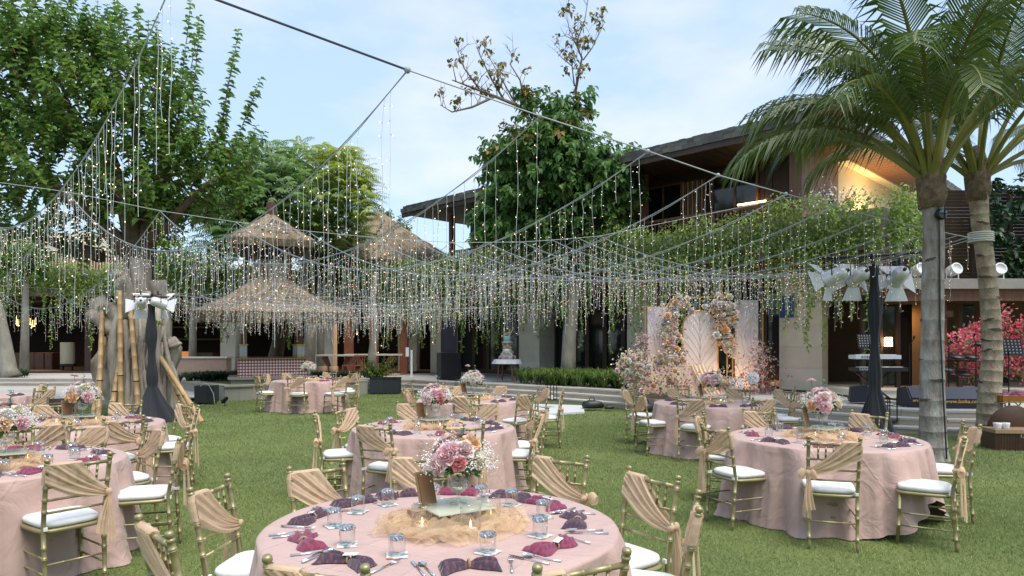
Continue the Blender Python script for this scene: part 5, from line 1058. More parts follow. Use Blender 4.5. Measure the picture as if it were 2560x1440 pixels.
for tb, lst in SEATS.items():
    cx, cy, nm = TBL[tb]; near = tb == 'front'; mid = tb in ('middle', 'right', 'left', 'gnarled')
    for i, ad in enumerate(lst):
        a = math.radians(ad); ca, sa = math.cos(a), math.sin(a); rz = a + PI / 2 + R_.uniform(-.15, .15); kx = fc[i] if near else R_.choice([0, 0, 1, 1, 2])
        nx, ny = cx + .70 * ca, cy + .70 * sa; sname = sector(tb, nx, ny, 'setting')
        me, cn = NM[kx]; card = (i % 2 == 0) if near else R_.random() < .7
        t = thing('napkin', '%s napkin%s at the %s of %s' % (cn, ' with white card' if card else ' tied with twine', sname, nm), 'napkin', (nx, ny, TZ), rz, 'folded napkins on the tables'); place('napkin_cloth', me, t)
        tz_ = place('twine', TW, t, (0, 0, .014), (0, PI / 2, 0), (.9, .9, .9))
        if card: c = place('name_card', CARD, t, (.01, -.004, .038), (.12, -.08, .3)); (near or mid) and place('handwriting', SCR[i % 3], c)
        tx, ty = -sa, ca
        q = .53; off = .12; gx, gy = cx + q * ca + tx * off, cy + q * sa + ty * off
        if near or mid:
            o = place('coaster', CM, None, (gx, gy, TZ), (0, 0, a + R_.uniform(-.4, .9))); tag(o, 'square floral coaster at the %s of %s' % (sname, nm), 'coaster', 'floral coasters on the tables')
        t = thing('tumbler', 'upturned ribbed glass tumbler at the %s of %s' % (sname, nm), 'glass', (gx, gy, TZ + (.0045 if near or mid else .001)), R_.uniform(0, 6), 'upturned tumblers on the tables'); place('tumbler_wall', GM, t); place('crystal_base', GB, t)
        for kk, (cu, dt) in enumerate((('fork', .17), ('spoon', -.165), ('knife', -.20))):
            if not (near or (mid and cu == 'spoon') or (mid and cu == 'knife')): continue
            r_ = .70 + R_.uniform(-.03, .03); dt += R_.uniform(-.01, .01); o = place(cu, CU[cu], None, (cx + r_ * ca + tx * dt, cy + r_ * sa + ty * dt, TZ + .001), (0, 0, a + PI / 2 + R_.uniform(-.25, .25))); tag(o, 'steel %s at the %s of %s' % (cu, sname, nm), cu, 'steel cutlery on the tables')
# ---------------- flowers ----------------
def rose_mesh(mt, seed, R0=.042):
    rr = random.Random(seed); m = MB()
    for ring, (npet, rad, op, hz) in enumerate(((3, .12, .10, .95), (4, .28, .25, .95), (5, .46, .5, .85), (6, .66, .85, .65), (6, .85, 1.2, .40))):
        for k in range(npet):
            a = 2 * PI * (k + .5 * ring) / npet + rr.uniform(-.2, .2); w_ = R0 * (.35 + .75 * rad) * 1.25; hh = R0 * (.75 + .1 * ring); ru = rr.uniform(.85, 1.15)
            def fn(u, v):
                x = (u * 2 - 1); lat = x * w_ * math.sin(PI * (.25 + .6 * v)) ; out = R0 * rad * (.35 + .65 * math.sin(v * PI / 2 * min(1.4, op + .5))) * ru + (.25 * R0 * op * v * v * v); cur = (x * x) * R0 * .28 * (1 - rad * .3)
                r_ = out - cur; z = hh * hz * v - .16 * R0 * op * v ** 4 - x * x * .1 * R0
                return (r_ * math.cos(a) - lat * math.sin(a), r_ * math.sin(a) + lat * math.cos(a), z)
            m.grid(fn, 4, 4)
    return m.mesh('rose', mt, True)
def pet(n, c, c2): return mat(n, c, .6, var=.3, vscale=30, col2=c2, trans=.25)
RC = [pet('pink_rose_petal', (.90, .68, .70), (.86, .52, .56)), pet('blush_rose_petal', (.86, .72, .70), (.84, .60, .58)), pet('peach_rose_petal', (.88, .66, .42), (.85, .54, .28)), pet('cream_rose_petal', (.82, .78, .64), (.75, .68, .48)), pet('coral_rose_petal', (.80, .40, .38), (.72, .25, .27)), pet('white_rose_petal', (.82, .81, .78), (.72, .70, .62))]
ROSE = [rose_mesh(c, k) for k, c in enumerate(RC)]
GYP = mat('white_gypsophila', (.80, .80, .76), .8); STEM = mat('green_stem', (.08, .16, .04), .7, var=.3); GL = mat('greenery_leaf', (.13, .2, .06), .55, island=True, col2=(.05, .1, .03), trans=.2)
def gyp_mesh(seed, n=520, r=.145, dot=.0042):
    rr = random.Random(seed); m = MB()
    cl = [(rr.uniform(-1, 1), rr.uniform(-1, 1), rr.uniform(.1, 1)) for _ in range(9)]
    for (x, y, z) in cl:
        q = r / math.sqrt(x * x + y * y + z * z); c = Vector((x, y, z * .9)) * q
        m.cm = 1; m.tube([(0, 0, 0), c * .6, c], .0012, 3, cap=False); 
        for _ in range(n // 9):
            p = c + Vector((rr.gauss(0, .028), rr.gauss(0, .028), rr.gauss(0, .024))); m.cm = 0; d = dot * rr.uniform(.6, 1.4)
            m.add([p + Vector(v) * d for v in ((1, 0, 0), (-1, 0, 0), (0, 1, 0), (0, -1, 0), (0, 0, 1), (0, 0, -1))], [(0, 2, 4), (2, 1, 4), (1, 3, 4), (3, 0, 4), (2, 0, 5), (1, 2, 5), (3, 1, 5), (0, 3, 5)])
    return m.mesh('gypsophila', [GYP, STEM])
GY_ = [gyp_mesh(k) for k in range(3)]
def green_mesh(seed, n=130, r=.12):
    rr = np.random.default_rng(seed); d = rr.normal(size=(n, 3)); d[:, 2] = np.abs(d[:, 2]) * .6 - .15; d = unit(d); return leaf_mesh('greenery', d * r * rr.uniform(.2, 1, (n, 1)), d + rr.normal(size=(n, 3)) * .4, rr.normal(size=(n, 3)), rr.uniform(.03, .06, n), GL, .45, .1, .1)
GRN = [green_mesh(k) for k in range(3)]
VASE = MB().lathe([(.045, 0), (.044, .004), (.012, .012), (.008, .03), (.010, .055), (.035, .07), (.052, .095), (.054, .13), (.050, .15), (.060, .165)], 24).mesh('glass_vase', GLASS, True)
VRIB = MB()
for k in range(5): VRIB.lathe([(.0535 - k * .0006, .085 + k * .012), (.0565, .089 + k * .012), (.0535, .093 + k * .012)], 24)
VRIB = VRIB.mesh('vase_ribs', GLASS, True)
def bouquet(t, seed, z0, big=1.0, cols=(0, 0, 1, 1, 2, 3, 0, 1, 4, 3, 1)):
    rr = random.Random(seed)
    dirs = [(0.0, -.95, .55), (-.35, -.9, .45), (.45, -.75, .6), (-.75, -.6, .0), (.15, -1, .05), (.7, -.3, .75), (-.4, .1, 1), (.2, .3, 1), (-.8, .1, .65), (.85, -.5, .1), (.5, .7, .4), (-.3, .8, .4)]
    for i, c in enumerate(cols):
        d = Vector(dirs[i % len(dirs)]).normalized(); d = (d + Vector((rr.uniform(-.12, .12), rr.uniform(-.12, .12), rr.uniform(-.1, .1)))).normalized(); p = d * (.125 * big) + Vector((0, 0, z0 + .05)); o = place('rose', ROSE[c], t, p, d.to_track_quat('Z', 'Y').to_euler(), big * rr.uniform(.85, 1.2))
    g = place('greenery', GRN[seed % 3], t, (0, 0, z0), (0, 0, rr.uniform(0, 6)), big); g['kind'] = 'stuff'
    for k in range(2): g = place('gypsophila', GY_[(seed + k) % 3], t, (0, 0, z0 + .02), (0, 0, rr.uniform(0, 6)), big); g['kind'] = 'stuff'
    m = MB(); m.tube([(0, 0, z0 - .06), (.02, 0, z0 + .06), (.03, -.01, z0 + .23 * big)], .002, 4); pos = []; dr = []
    for k in range(14): q = .08 + .2 * k / 14 * big; pos.append((.025, 0, z0 + q)); dr.append((math.cos(k * 2.6), math.sin(k * 2.6), .5))
    obj('stem', m, STEM, t); place('eucalyptus', leaf_mesh('eucalyptus', pos, dr, np.array([(0, 0, 1.0)] * 14) + .01, [.035] * 14, mat('eucalyptus_leaf', (.12, .22, .17), .6, trans=.1), .8, .1), t)
    return dirs
FLAME = mat('candle_flame', (1, .7, .3), em=(1, .52, .16), es=11)
FL = MB().lathe([(.0005, 0), (.0035, .006), (.0042, .012), (.0025, .022), (.0004, .034)], 8).mesh('flame', FLAME, True)
WAX = mat('white_wax', (.82, .80, .74), .5)
CW = MB().lathe([(.0, .0), (.026, .001), (.03, .012), (.028, .02), (.0, .019)], 18).mesh('wax', WAX, True)
HUR = MB().lathe([(.045, 0), (.046, .002), (.046, .11), (.0465, .112)], 28, cap=False).mesh('hurricane_glass', GLASS, True); HRIM = MB().lathe([(.0455, .111), (.048, .113), (.0455, .115)], 28).mesh('glass_rim', GLASS, True)
def tulle_mesh(seed, R0=.40):
    rr = random.Random(seed); m = MB(); 
    for lay in range(3):
        ph = [rr.uniform(0, 6) for _ in range(8)]; K = 150; J = 12; 
        def fn(a, t):
            th = 2 * PI * a; out = R0 * (.78 + .13 * math.sin(2 * th + ph[0]) + .1 * math.sin(3 * th + ph[1]) + .06 * math.sin(7 * th + ph[2])) * (1 - .14 * lay); r0 = .02
            ruf = math.sin(19 * th + ph[3] + 3 * math.sin(2 * th + ph[6])) * .5 + math.sin(31 * th + ph[4] + t * 3) * .3 + math.sin(9 * th + ph[5] + t * 5) * .4
            r = r0 + (out - r0) * t + ruf * .008 * t; z = (.006 + .05 * math.sin(PI * max(0, t - .4) / .6 ) * (t > .4) * (1 + .5 * math.sin(4 * th + ph[7])) + .018 * ruf * math.sin(PI * min(1, t + .08)) + .008 * lay) * (1 - .75 * t ** 6)
            return (r * math.cos(th), r * math.sin(th) * .86, max(.002, z))
        m.grid(fn, K, J)
    
    for k in range(64):
        a = 2 * PI * k / 64 * 3 + rr.uniform(-.2, .2); q = R0 * rr.uniform(.56, .86); al = a + PI / 2 + rr.uniform(-.9, .9); ln = rr.uniform(.10, .26); wd = rr.uniform(.04, .10); hh = rr.uniform(.02, .065); p1, p2 = rr.uniform(0, 6), rr.uniform(0, 6); cx, cy = q * math.cos(a), q * math.sin(a) * .86
        def fp(u, v):
            x = (u - .5) * ln; y = (v - .5) * wd * (1 + .5 * math.sin(u * 9 + p1)); z = .003 + hh * math.sin(PI * u) ** .7 * (.55 + .45 * math.sin(PI * v + .4 * math.sin(u * 7 + p2))) + .006 * math.sin(v * 19 + u * 8 + p1)
            return (cx + x * math.cos(al) - y * math.sin(al) + .012 * math.sin(v * 9 + p2), cy + x * math.sin(al) + y * math.cos(al), max(.002, z))
        m.grid(fp, 16, 10)
    return m.mesh('tulle', TULLE, True)
for i, (tb, (x, y, nm)) in enumerate(TBL.items()):
    if tb == 'leftfar': continue
    rr = random.Random(i + 40); ox, oy = (.06, -.02) if tb == 'front' else (rr.uniform(-.05, .05), rr.uniform(-.03, .05))
    if tb == 'left': ox, oy = .10, -.1
    X, Y = x + ox, y + oy
    o = place('tulle_drape', tulle_mesh(i + 5, .42 if tb == 'front' else .38), None, (X, Y, TZ), (0, 0, rr.uniform(0, 3) if tb != 'front' else .2)); tag(o, 'ruffled peach tulle ring around the centrepiece of ' + nm, 'tulle', 'peach tulle rings on the tables')
    t = thing('glass_block', 'square greenish glass riser under the flowers of ' + nm, 'glass stand', (X, Y + .04, TZ), .55, 'glass risers on the tables')
    obj('side_glass', MB().box(-.155, .155, -.155, .155, .004, .085), GLASSG, t); obj('top_glass', MB().box(-.16, .16, -.16, .16, .086, .092), mat('greenish_plate_glass', (.72, .74, .58), .12, alpha=.72), t)
    t = thing('flower_arrangement', 'pink and peach rose arrangement in a footed glass vase on ' + nm, 'flowers', (X + .02, Y + .06, TZ + .093), rr.uniform(-.4, .4) if tb != 'front' else 0, 'rose centrepieces on the tables')
    place('glass_vase', VASE, t); place('vase_ribs', VRIB, t); obj('water', MB().lathe([(0, .072), (.034, .075), (.05, .095), (.051, .115), (0, .115)], 20), GLASS, t, True)
    cs = (0, 0, 1, 1, 4, 2, 1, 0, 1, 3, 2) if tb in ('front', 'middle') else (1, 5, 5, 2, 2, 3, 1, 1, 2, 0, 5) if tb in ('gnarled', 'left') else (3, 5, 1, 3, 5, 1, 3, 5, 1, 5, 3) if tb in ('rear', 'far') else (1, 0, 1, 2, 0, 3, 1, 1, 1, 3, 3)
    bouquet(t, i + 1, .17, 1.05 if tb == 'front' else 1.15, cs)
    if tb in ('gnarled', 'right', 'rear'):   # one tall bloom
        obj('tall_stem', MB().tube([(0, 0, .15), (-.08, 0, .3), (-.10, 0, .47)], .0025, 5), STEM, t); place('rose', ROSE[1], t, (-.10, 0, .46), (-.3, 0, 0), .85)
    for k, (dx, dy) in enumerate(((-.14, -.15), (.10, -.20), (.19, .05))):
        lab = ('left', 'front right', 'rear right')[k]
        t = thing('candle_holder', 'clear cylinder with lit candle, %s of the flowers on %s' % (lab, nm), 'candle', (X + dx, Y + dy, TZ + .012), 0, 'candle cylinders on the tables')
        place('hurricane_glass', HUR, t); place('glass_rim', HRIM, t); w_ = place('wax', CW, t, (0, 0, .004)); place('flame', FL, w_, (0, 0, .022), None, .95)
        if tb == 'front': t.scale = (1.1, 1.1, 1.1)
    if tb in ('front', 'middle', 'rear', 'stage', 'gnarled', 'right'):
        t = thing('table_sign', 'wood-backed table number frame leaning beside the flowers of ' + nm, 'sign frame', (X - .13, Y + .03, TZ + .03), .85, 'table number frames'); bk = mat('brown_frame_back', (.22, .11, .05), .6, var=.2)
        obj('frame', MB().box(-.055, .055, -.006, .006, 0, .18), mat('brass_frame', (.45, .36, .20), .35, .7), t, False, (0, 0, .06), (-.25, 0, 0)); obj('back_board', MB().box(-.048, .048, -.012, -.0062, .008, .172), bk, t, False, (0, 0, .06), (-.25, 0, 0)); obj('foot', MB().box(-.11, .04, -.04, .04, -.025, .055), WOODL, t)
# ---------------- string lights ----------------
WIRE = mat('pale_clear_wire', (.52, .56, .56), .5); CABLE = mat('dark_cable', (.05, .055, .06), .6); WCAB = mat('grey_catenary_cable', (.36, .39, .40), .5)
TIP = mat('warm_led_tip', (1, .8, .55), em=(1, .66, .38), es=2.8)
def drop_geo(mb, rr, ln, r=.0025, bulb=1.0, O=(0, 0, 0), step=.085, zz=0):
    n = max(4, int(ln / .09)); pts = []; x = y = 0; ox, oy, oz = O
    for i in range(n + 1): pts.append((ox + x, oy + y, oz - ln * i / n)); x += rr.uniform(-.011, .011) - x * .15; y += rr.uniform(-.011, .011) - y * .15
    if rr.random() < .35: pts.append((pts[-1][0] + rr.uniform(-.05, .05), pts[-1][1] + rr.uniform(-.03, .03), pts[-1][2] + rr.uniform(-.02, .03)))
    mb.cm = 0; mb.tube(pts, r, 3, cap=False)
    k = step * rr.uniform(.4, 1)
    while k < ln:
        i = min(n - 1, int(k / ln * n)); f = k / ln * n - i; a, b = Vector(pts[i]), Vector(pts[i + 1]); p = a.lerp(b, f); t = rr.uniform(0, 2 * PI); d = Vector((math.cos(t), math.sin(t) * .6, rr.uniform(-.9, .6))).normalized(); l = .028 * bulb
        mb.cm = 0; mb.tube([p, p + d * l], r * .9, 3, cap=False); mb.cm = 1; q = p + d * l; s = .0042 * bulb
        mb.add([q + Vector(v) * s for v in ((1, 0, 0), (-1, 0, 0), (0, 1, 0), (0, -1, 0), (0, 0, 1), (0, 0, -1))], [(0, 2, 4), (2, 1, 4), (1, 3, 4), (3, 0, 4), (2, 0, 5), (1, 2, 5), (3, 1, 5), (0, 3, 5)])
        k += step * rr.uniform(.6, 1.4)
DROPS = []
for k in range(16):
    m = MB(); rr = random.Random(k); ln = (.30, .42, .5, .58, .66, .74, .85, 1.0)[k % 8]; drop_geo(m, rr, ln, step=.11); DROPS.append(m.mesh('light_drop', [WIRE, TIP]))
def cat(a, b, s, n=40): 
    a, b = Vector(a), Vector(b); return [a.lerp(b, i / n) - Vector((0, 0, 4 * s * (i / n) * (1 - i / n))) for i in range(n + 1)]
RL = lambda s: (-1 + 8.8 * s, 6.5 + 4.9 * s)
def rn(s, py, px=None): x, y = RL(s); return (x, y, PZ(py, y))
RN = [rn(-.2, -42), rn(0, 175), rn(.147, 290), rn(.294, 378), rn(.406, 438), rn(.53, 485), rn(.627, 515), rn(.725, 543), rn(.813, 563), rn(.88, 577), rn(.94, 588), rn(.97, 593), rn(.985, 597)]
def fnode(px, py): t = (px - 1280) / F; y = 15.35 / (1 - .343 * t); return (t * y, y, PZ(py, y))
FN = [fnode(*q) for q in ((-120, 440), (170, 480), (400, 527), (590, 555), (770, 578), (930, 593), (1040, 601), (1130, 606), (1215, 606), (1305, 605), (1380, 600), (1445, 595), (1500, 590))]
SG = [1.4, 1.39, 1.28, 1.15, 1.08, 1.0, .95, .9, .86, .82, .8, .76, .74]
ORD = ['first', 'second', 'third', 'fourth', 'fifth', 'sixth', 'seventh', 'eighth', 'ninth', 'tenth', 'eleventh', 'twelfth', 'thirteenth']
def strand(i, a, b, sag, dens, label, grp, stuff=False, off=0):
    rr = random.Random(100 + i + off); a = Vector(a); b = Vector(b)
    t = thing('light_strand', label, 'string lights', tuple(a), 0, grp)
    pts = cat((0, 0, 0), b - a, sag, 40)
    m = MB(); m.tube(pts, .005 if not stuff else .0055, 5); pts2 = [p + Vector((0, 0, -.012 + .01 * math.sin(i_ * 1.3))) for i_, p in enumerate(pts)]; m.tube(pts2, .0045, 4); obj('catenary_wire', m, WCAB, t)
    n = int((b - a).length / dens); mm = MB()
    for k in range(n):
        q = (k + rr.uniform(.1, .9)) / n
        if not stuff and q < .10 and rr.random() < .35: continue
        p = Vector((0, 0, 0)).lerp(b - a, q) - Vector((0, 0, 4 * sag * q * (1 - q)))
        if stuff: drop_geo(mm, rr, rr.choice((.35, .5, .6, .7, .8)) , r=.0028, bulb=1.0, O=tuple(p), step=.12)
        else: place('light_drop', DROPS[rr.choice(range(16))], t, p, (0, 0, rr.uniform(0, 6)), (1, 1, rr.uniform(.8, 1.15) * (1.75 if i < 3 and q < .33 else 1)))
    if stuff: obj('light_drops', mm, [WIRE, TIP], t)['kind'] = 'stuff'
for i in range(13): strand(i, RN[i], FN[i], SG[i], .13, 'icicle light strand, %s from the left running from the near cable to the far cable' % ORD[i], 'icicle light strands over the lawn')
for i in range(12):
    f = FN[i + 1]; mnode = (f[0] - 7.0, f[1] + 5.2, 3.1 + (.35 if i == 0 else 0)); strand(i, f, mnode, 1.05 if i < 3 else .75, .17, 'farther icicle light strand, %s from the left behind the far cable' % ORD[i], 'icicle light strands behind the far cable', True, 50)
# short outer strand along the farthest cable
m = MB(); a = (FN[1][0] - 7, FN[1][1] + 5.2, 3.3); b = (FN[12][0] - 7 + 4.5, FN[12][1] + 5.2 + 1.5, 3.25); m.tube(cat(a, b, .15), .007, 4); tag(obj('support_cable', m, WCAB), 'thin horizontal steel cable farthest back behind the light strands', 'cable')
strand(60, (-8.0, 16.0, 2.85), (2.2, 23.0, 3.2), .35, .10, 'golden icicle light strand hung low from the gnarled tree past the shrine eave', 'low golden strand', True, 70)
strand(61, (-8.2, 20.6, 2.75), (-3.0, 22.4, 2.75), .25, .09, 'dense icicle light strand hanging under the shrine eave', 'low golden strand eave', True, 90)
m = MB(); far = (-2.76 - 1.8, 5.5 - 1.0, PZ(-42, 5.5) + .45); m.tube([far, RN[0]] , .011, 6); m.tube([RN[0], RN[1]], .011, 6); tag(obj('support_cable', m, CABLE), 'taut dark steel cable crossing the sky at top left of the lights', 'cable')
m = MB(); m.tube([Vector(q) for q in RN[1:]] + [Vector((p2x - .1, p2y - .15, PZ(597, 11.5)))], .008, 5); tag(obj('support_cable', m, WCAB), 'near support cable running to the farther palm with the strands tied on', 'cable')
m = MB(); m.tube([Vector((-11.5, 11.4, 4.75))] + [Vector(q) for q in FN] + [Vector((3.6, 16.7, PZ(560, 16.7))), Vector((7.4, 18.0, PZ(492, 18.0)))], .006, 5); tag(obj('support_cable', m, WCAB), 'far support cable running up to the building balcony', 'cable')
for i in range(1, 6):
    m = MB(); m.ball((0, 0, 0), .035 if i == 1 else .028, 5); tag(obj('cable_clamp', m, WCAB, None, True, RN[i]), 'cable clamp knot holding the %s light strand on the near cable' % ORD[i], 'clamp', 'cable clamps on the near cable')
m = MB()
for k in range(5): m.lathe([(.185, k * .035), (.2, k * .035 + .015), (.185, k * .035 + .03)], 20)
tag(obj('cable_wrap', m, mat('white_rope', (.6, .58, .54), .8), None, True, (PX(2452, 11.6), 11.6, PZ(606, 11.6))), 'white rope and cable wrapped round the farther palm', 'rope')
# ---------------- draped light stands ----------------
def drape(t, H, rb, seed, twist=.0):
    rr = random.Random(seed); p = rr.uniform(0, 6); K = 40
    def rad(z):
        f = z / H
        if f < .30: return .10 + (rb - .10) * (1 - f / .30) ** 1.25
        return .085 + .022 * math.sin(f * 17 + p)
    vs = []; Z = [0, .03] + [H * k / 46 for k in range(1, 47)]
    for z in Z:
        r = rad(z)
        for k in range(K): a = 2 * PI * k / K; q = 1 + (.22 if z < H * .3 else .14) * math.sin(3 * a + p + z * 1.5) + .09 * math.sin(8 * a + z * 3) * (1.4 if z < H * .3 else 1); vs.append((r * q * math.cos(a), r * q * math.sin(a) * .8, z))
    m = MB(); m.add(vs, [(i * K + k, i * K + (k + 1) % K, (i + 1) * K + (k + 1) % K, (i + 1) * K + k) for i in range(len(Z) - 1) for k in range(K)]); return obj('drape', m, BLACKC, t, True)
PARM = mat('polished_par_can', (.74, .74, .77), .38, .45); BARN = mat('white_barn_door', (.78, .78, .80), .4)
def par(label, loc, yaw, pitch, s=1.0):
    t = thing('stage_lamp', label, 'stage lamp', loc, yaw, 'barn-door stage lamps'); t.scale = (s, s, s); 
    M = Matrix.Rotation(pitch, 4, 'X'); Re = M.to_euler()
    obj('housing', MB().lathe([(.0, .17), (.05, .165), (.085, .13), (.105, .06), (.11, -.12), (.118, -.13), (.118, -.15), (.105, -.15)], 24), PARM, t, True, (0, 0, 0), Re)
    c = obj('cable_cap', MB().lathe([(.0, .2), (.022, .2), (.026, .17)], 10), BLACK, t, True, (0, 0, 0), Re)
    for k in range(4):
        a = k * PI / 2; m = MB(); m.add([(-.09, 0, 0), (.09, 0, 0), (.16, .17, -.08), (-.16, .17, -.08), (-.09, .004, .004), (.09, .004, .004), (.16, .174, -.076), (-.16, .174, -.076)], [(0, 1, 2, 3), (7, 6, 5, 4), (0, 4, 5, 1), (1, 5, 6, 2), (2, 6, 7, 3), (3, 7, 4, 0)])
        R4 = M @ Matrix.Rotation(a, 4, 'Z') @ Matrix.Translation((0, .115, -.15)); o = obj('barn_door', m, BARN, t); o.matrix_local = R4
    obj('yoke', MB().tube([(-.125, 0, 0), (-.125, 0, .17), (.125, 0, .17), (.125, 0, 0)], .008, 6).tube([(0, 0, .17), (0, 0, .25)], .014, 6), BLACKM, t); obj('indicator', MB().box(-.012, .012, -.01, .01, .172, .18), mat('red_plastic', (.5, .03, .03), .4), t, False, (0, 0, 0), Re); return t
rx, ry = PX(2186, 11.6), 11.6
t = thing('light_stand', 'tall black cloth-draped lighting stand beside the farther stage table', 'light stand', (rx, ry, 0), .1, 'black draped light stands')
drape(t, PZ(665, ry), .36, 3); obj('pole', MB().tube([(0, 0, PZ(680, ry)), (-.05, 0, PZ(632, ry))], .03, 8), BLACKM, t); obj('crossbar', MB().tube([(PX(2035, ry) - rx, 0, PZ(648, ry)), (0, 0, PZ(640, ry)), (PX(2350, ry) - rx, 0, PZ(625, ry))], .028, 8).ball((-.04, 0, PZ(640, ry)), .06, 6), BLACKM, t)
for px, yaw, pt, lab in ((2085, .75, 1.2, 'leftmost of the three on the right stand'), (2142, .2, 1.25, 'middle of the three on the right stand'), (2244, -.1, 1.15, 'rightmost of the three on the right stand')):
    par('polished stage lamp with white barn doors, ' + lab, (PX(px, ry), ry - .05, PZ(690, ry)), yaw, pt, 1.2)
lx, ly = PX(380, 14.6), 14.6
t = thing('light_stand', 'black cloth-draped lighting stand in front of the gnarled tree', 'light stand', (lx, ly, 0), .4, 'black draped light stands')
drape(t, PZ(760, ly), .46, 8); obj('pole', MB().tube([(0, 0, PZ(770, ly)), (0, 0, PZ(735, ly))], .03, 8), BLACKM, t); obj('crossbar', MB().tube([(-.35, 0, PZ(742, ly)), (.35, 0, PZ(742, ly))], .025, 8), BLACKM, t)
for px, yaw, lab in ((355, .5, 'left one on the tree stand'), (398, -.6, 'right one on the tree stand')): par('polished stage lamp with white barn doors, ' + lab, (PX(px, ly), ly - .05, PZ(757, ly)), yaw, 1.3, 1.0)
# ---------------- floral stage backdrop ----------------
SX, SY = PX(1752, 18.6), 18.6
def S(px, py, dy=0): return P(px, py, SY + dy)
MARB = bpy.data.materials.new('swirled_marble_print'); MARB.use_nodes = True
def marble():
    t = MARB.node_tree; lk = t.links.new; b = t.nodes['Principled BSDF']; b.inputs['Roughness'].default_value = .5; tc = t.nodes.new('ShaderNodeTexCoord'); mpn = t.nodes.new('ShaderNodeMapping'); mpn.inputs['Scale'].default_value = (1.6, 1, .7); mpn.inputs['Rotation'].default_value = (0, .5, 0)
    nn = t.nodes.new('ShaderNodeTexNoise'); nn.inputs['Scale'].default_value = 1.1; nn.inputs['Detail'].default_value = 5; nn.inputs['Distortion'].default_value = 2.4; r = t.nodes.new('ShaderNodeValToRGB'); e = r.color_ramp.elements
    e[0].position = .3; e[0].color = (.62, .50, .44, 1); e[1].position = .7; e[1].color = (.62, .58, .60, 1)
    for p, c in ((.42, (.70, .66, .66)), (.47, (.36, .31, .31)), (.50, (.72, .68, .68)), (.58, (.50, .46, .52))): x = e.new(p); x.color = (*c, 1)
    lk(tc.outputs['Object'], mpn.inputs[0]); lk(mpn.outputs[0], nn.inputs[0]); lk(nn.outputs[0], r.inputs[0]); lk(r.outputs[0], b.inputs['Base Color'])
marble()
GF = mat('gold_frame_paint', (.55, .34, .12), .35, .6)
bd = thing('wedding_backdrop', 'backdrop of two marble panels, a leaf-patterned arch and gold frames', 'backdrop', (SX, SY, .4))
def sl_(px, py): q = S(px, py); return (q[0] - SX, q[2] - .4)
def panel(nm, x0, x1, y0, y1, mt, dy, th=.05):
    a = sl_(x0, y1); b = sl_(x1, y0); return obj(nm, MB().box(0, b[0] - a[0], -th / 2, th / 2, 0, b[1] - max(0, a[1])), mt, bd, False, (a[0], dy, max(0, a[1])))
panel('marble_panel', 1621, 1692, 766, 975, MARB, .15); panel('marble_panel', 1840, 1898, 750, 975, MARB, .1)
def fr(nm, *pp): 
    for a, b in zip(pp[:-1], pp[1:]): 
        A, B_ = sl_(*a), sl_(*b); obj(nm, MB().bar((A[0], .02, max(0, A[1])), (B_[0], .02, max(0, B_[1])), .035, .035, (0, 1, 0)), GF, bd)
fr('gold_frame', (1613, 975), (1613, 766), (1640, 766)); fr('gold_frame', (1907, 975), (1907, 750), (1895, 750)); fr('gold_frame', (1700, 744), (1800, 742)); fr('gold_frame', (1749, 742), (1749, 775)); fr('gold_frame', (1818, 975), (1818, 880)); fr('gold_frame', (1832, 975), (1832, 860)); fr('gold_frame', (1660, 836), (1706, 836))
A, B_ = sl_(1706, 975), sl_(1794, 777); wA = (B_[0] - A[0]) / 2; cxA = A[0] + wA; spring = B_[1] - wA
arc = [(cxA + wA, 0)] + [(cxA + wA * math.cos(k * PI / 24), spring + wA * math.sin(k * PI / 24)) for k in range(25)] + [(cxA - wA, 0)]
m = MB(); n = len(arc); m.add([(x, y, z) for y in (-.02, .02) for x, z in arc], [tuple(range(n))[::-1], tuple(range(n, 2 * n))] + [(k, (k + 1) % n, n + (k + 1) % n, n + k) for k in range(n)]); ap = obj('arch_panel', m, mat('ivory_panel', (.66, .60, .58), .6), bd)
for a, b in zip(arc[:-1], arc[1:]): pass
obj('arch_frame', MB().tube([(x, -.01, z) for x, z in arc], .026, 6), GF, bd, True)
m = MB(); m.bar((cxA, -.03, .1), (cxA, -.03, B_[1] - .1), .008, .006, (0, 1, 0))
for k in range(8):
    z0 = .15 + k * .24
    for s in (-1, 1):
        ln = wA * .93; pts = [(cxA + s * ln * t, -.028, z0 + .75 * (t ** .62) ) for t in (0, .1, .25, .45, .7, 1)]; pts = [p for p in pts if p[2] < spring or math.hypot(p[0] - cxA, p[2] - spring) < wA * .95]
        if len(pts) > 1: m.tube(pts, .0035, 3)
obj('feather_lines', m, mat('taupe_line', (.47, .41, .40), .7), ap)
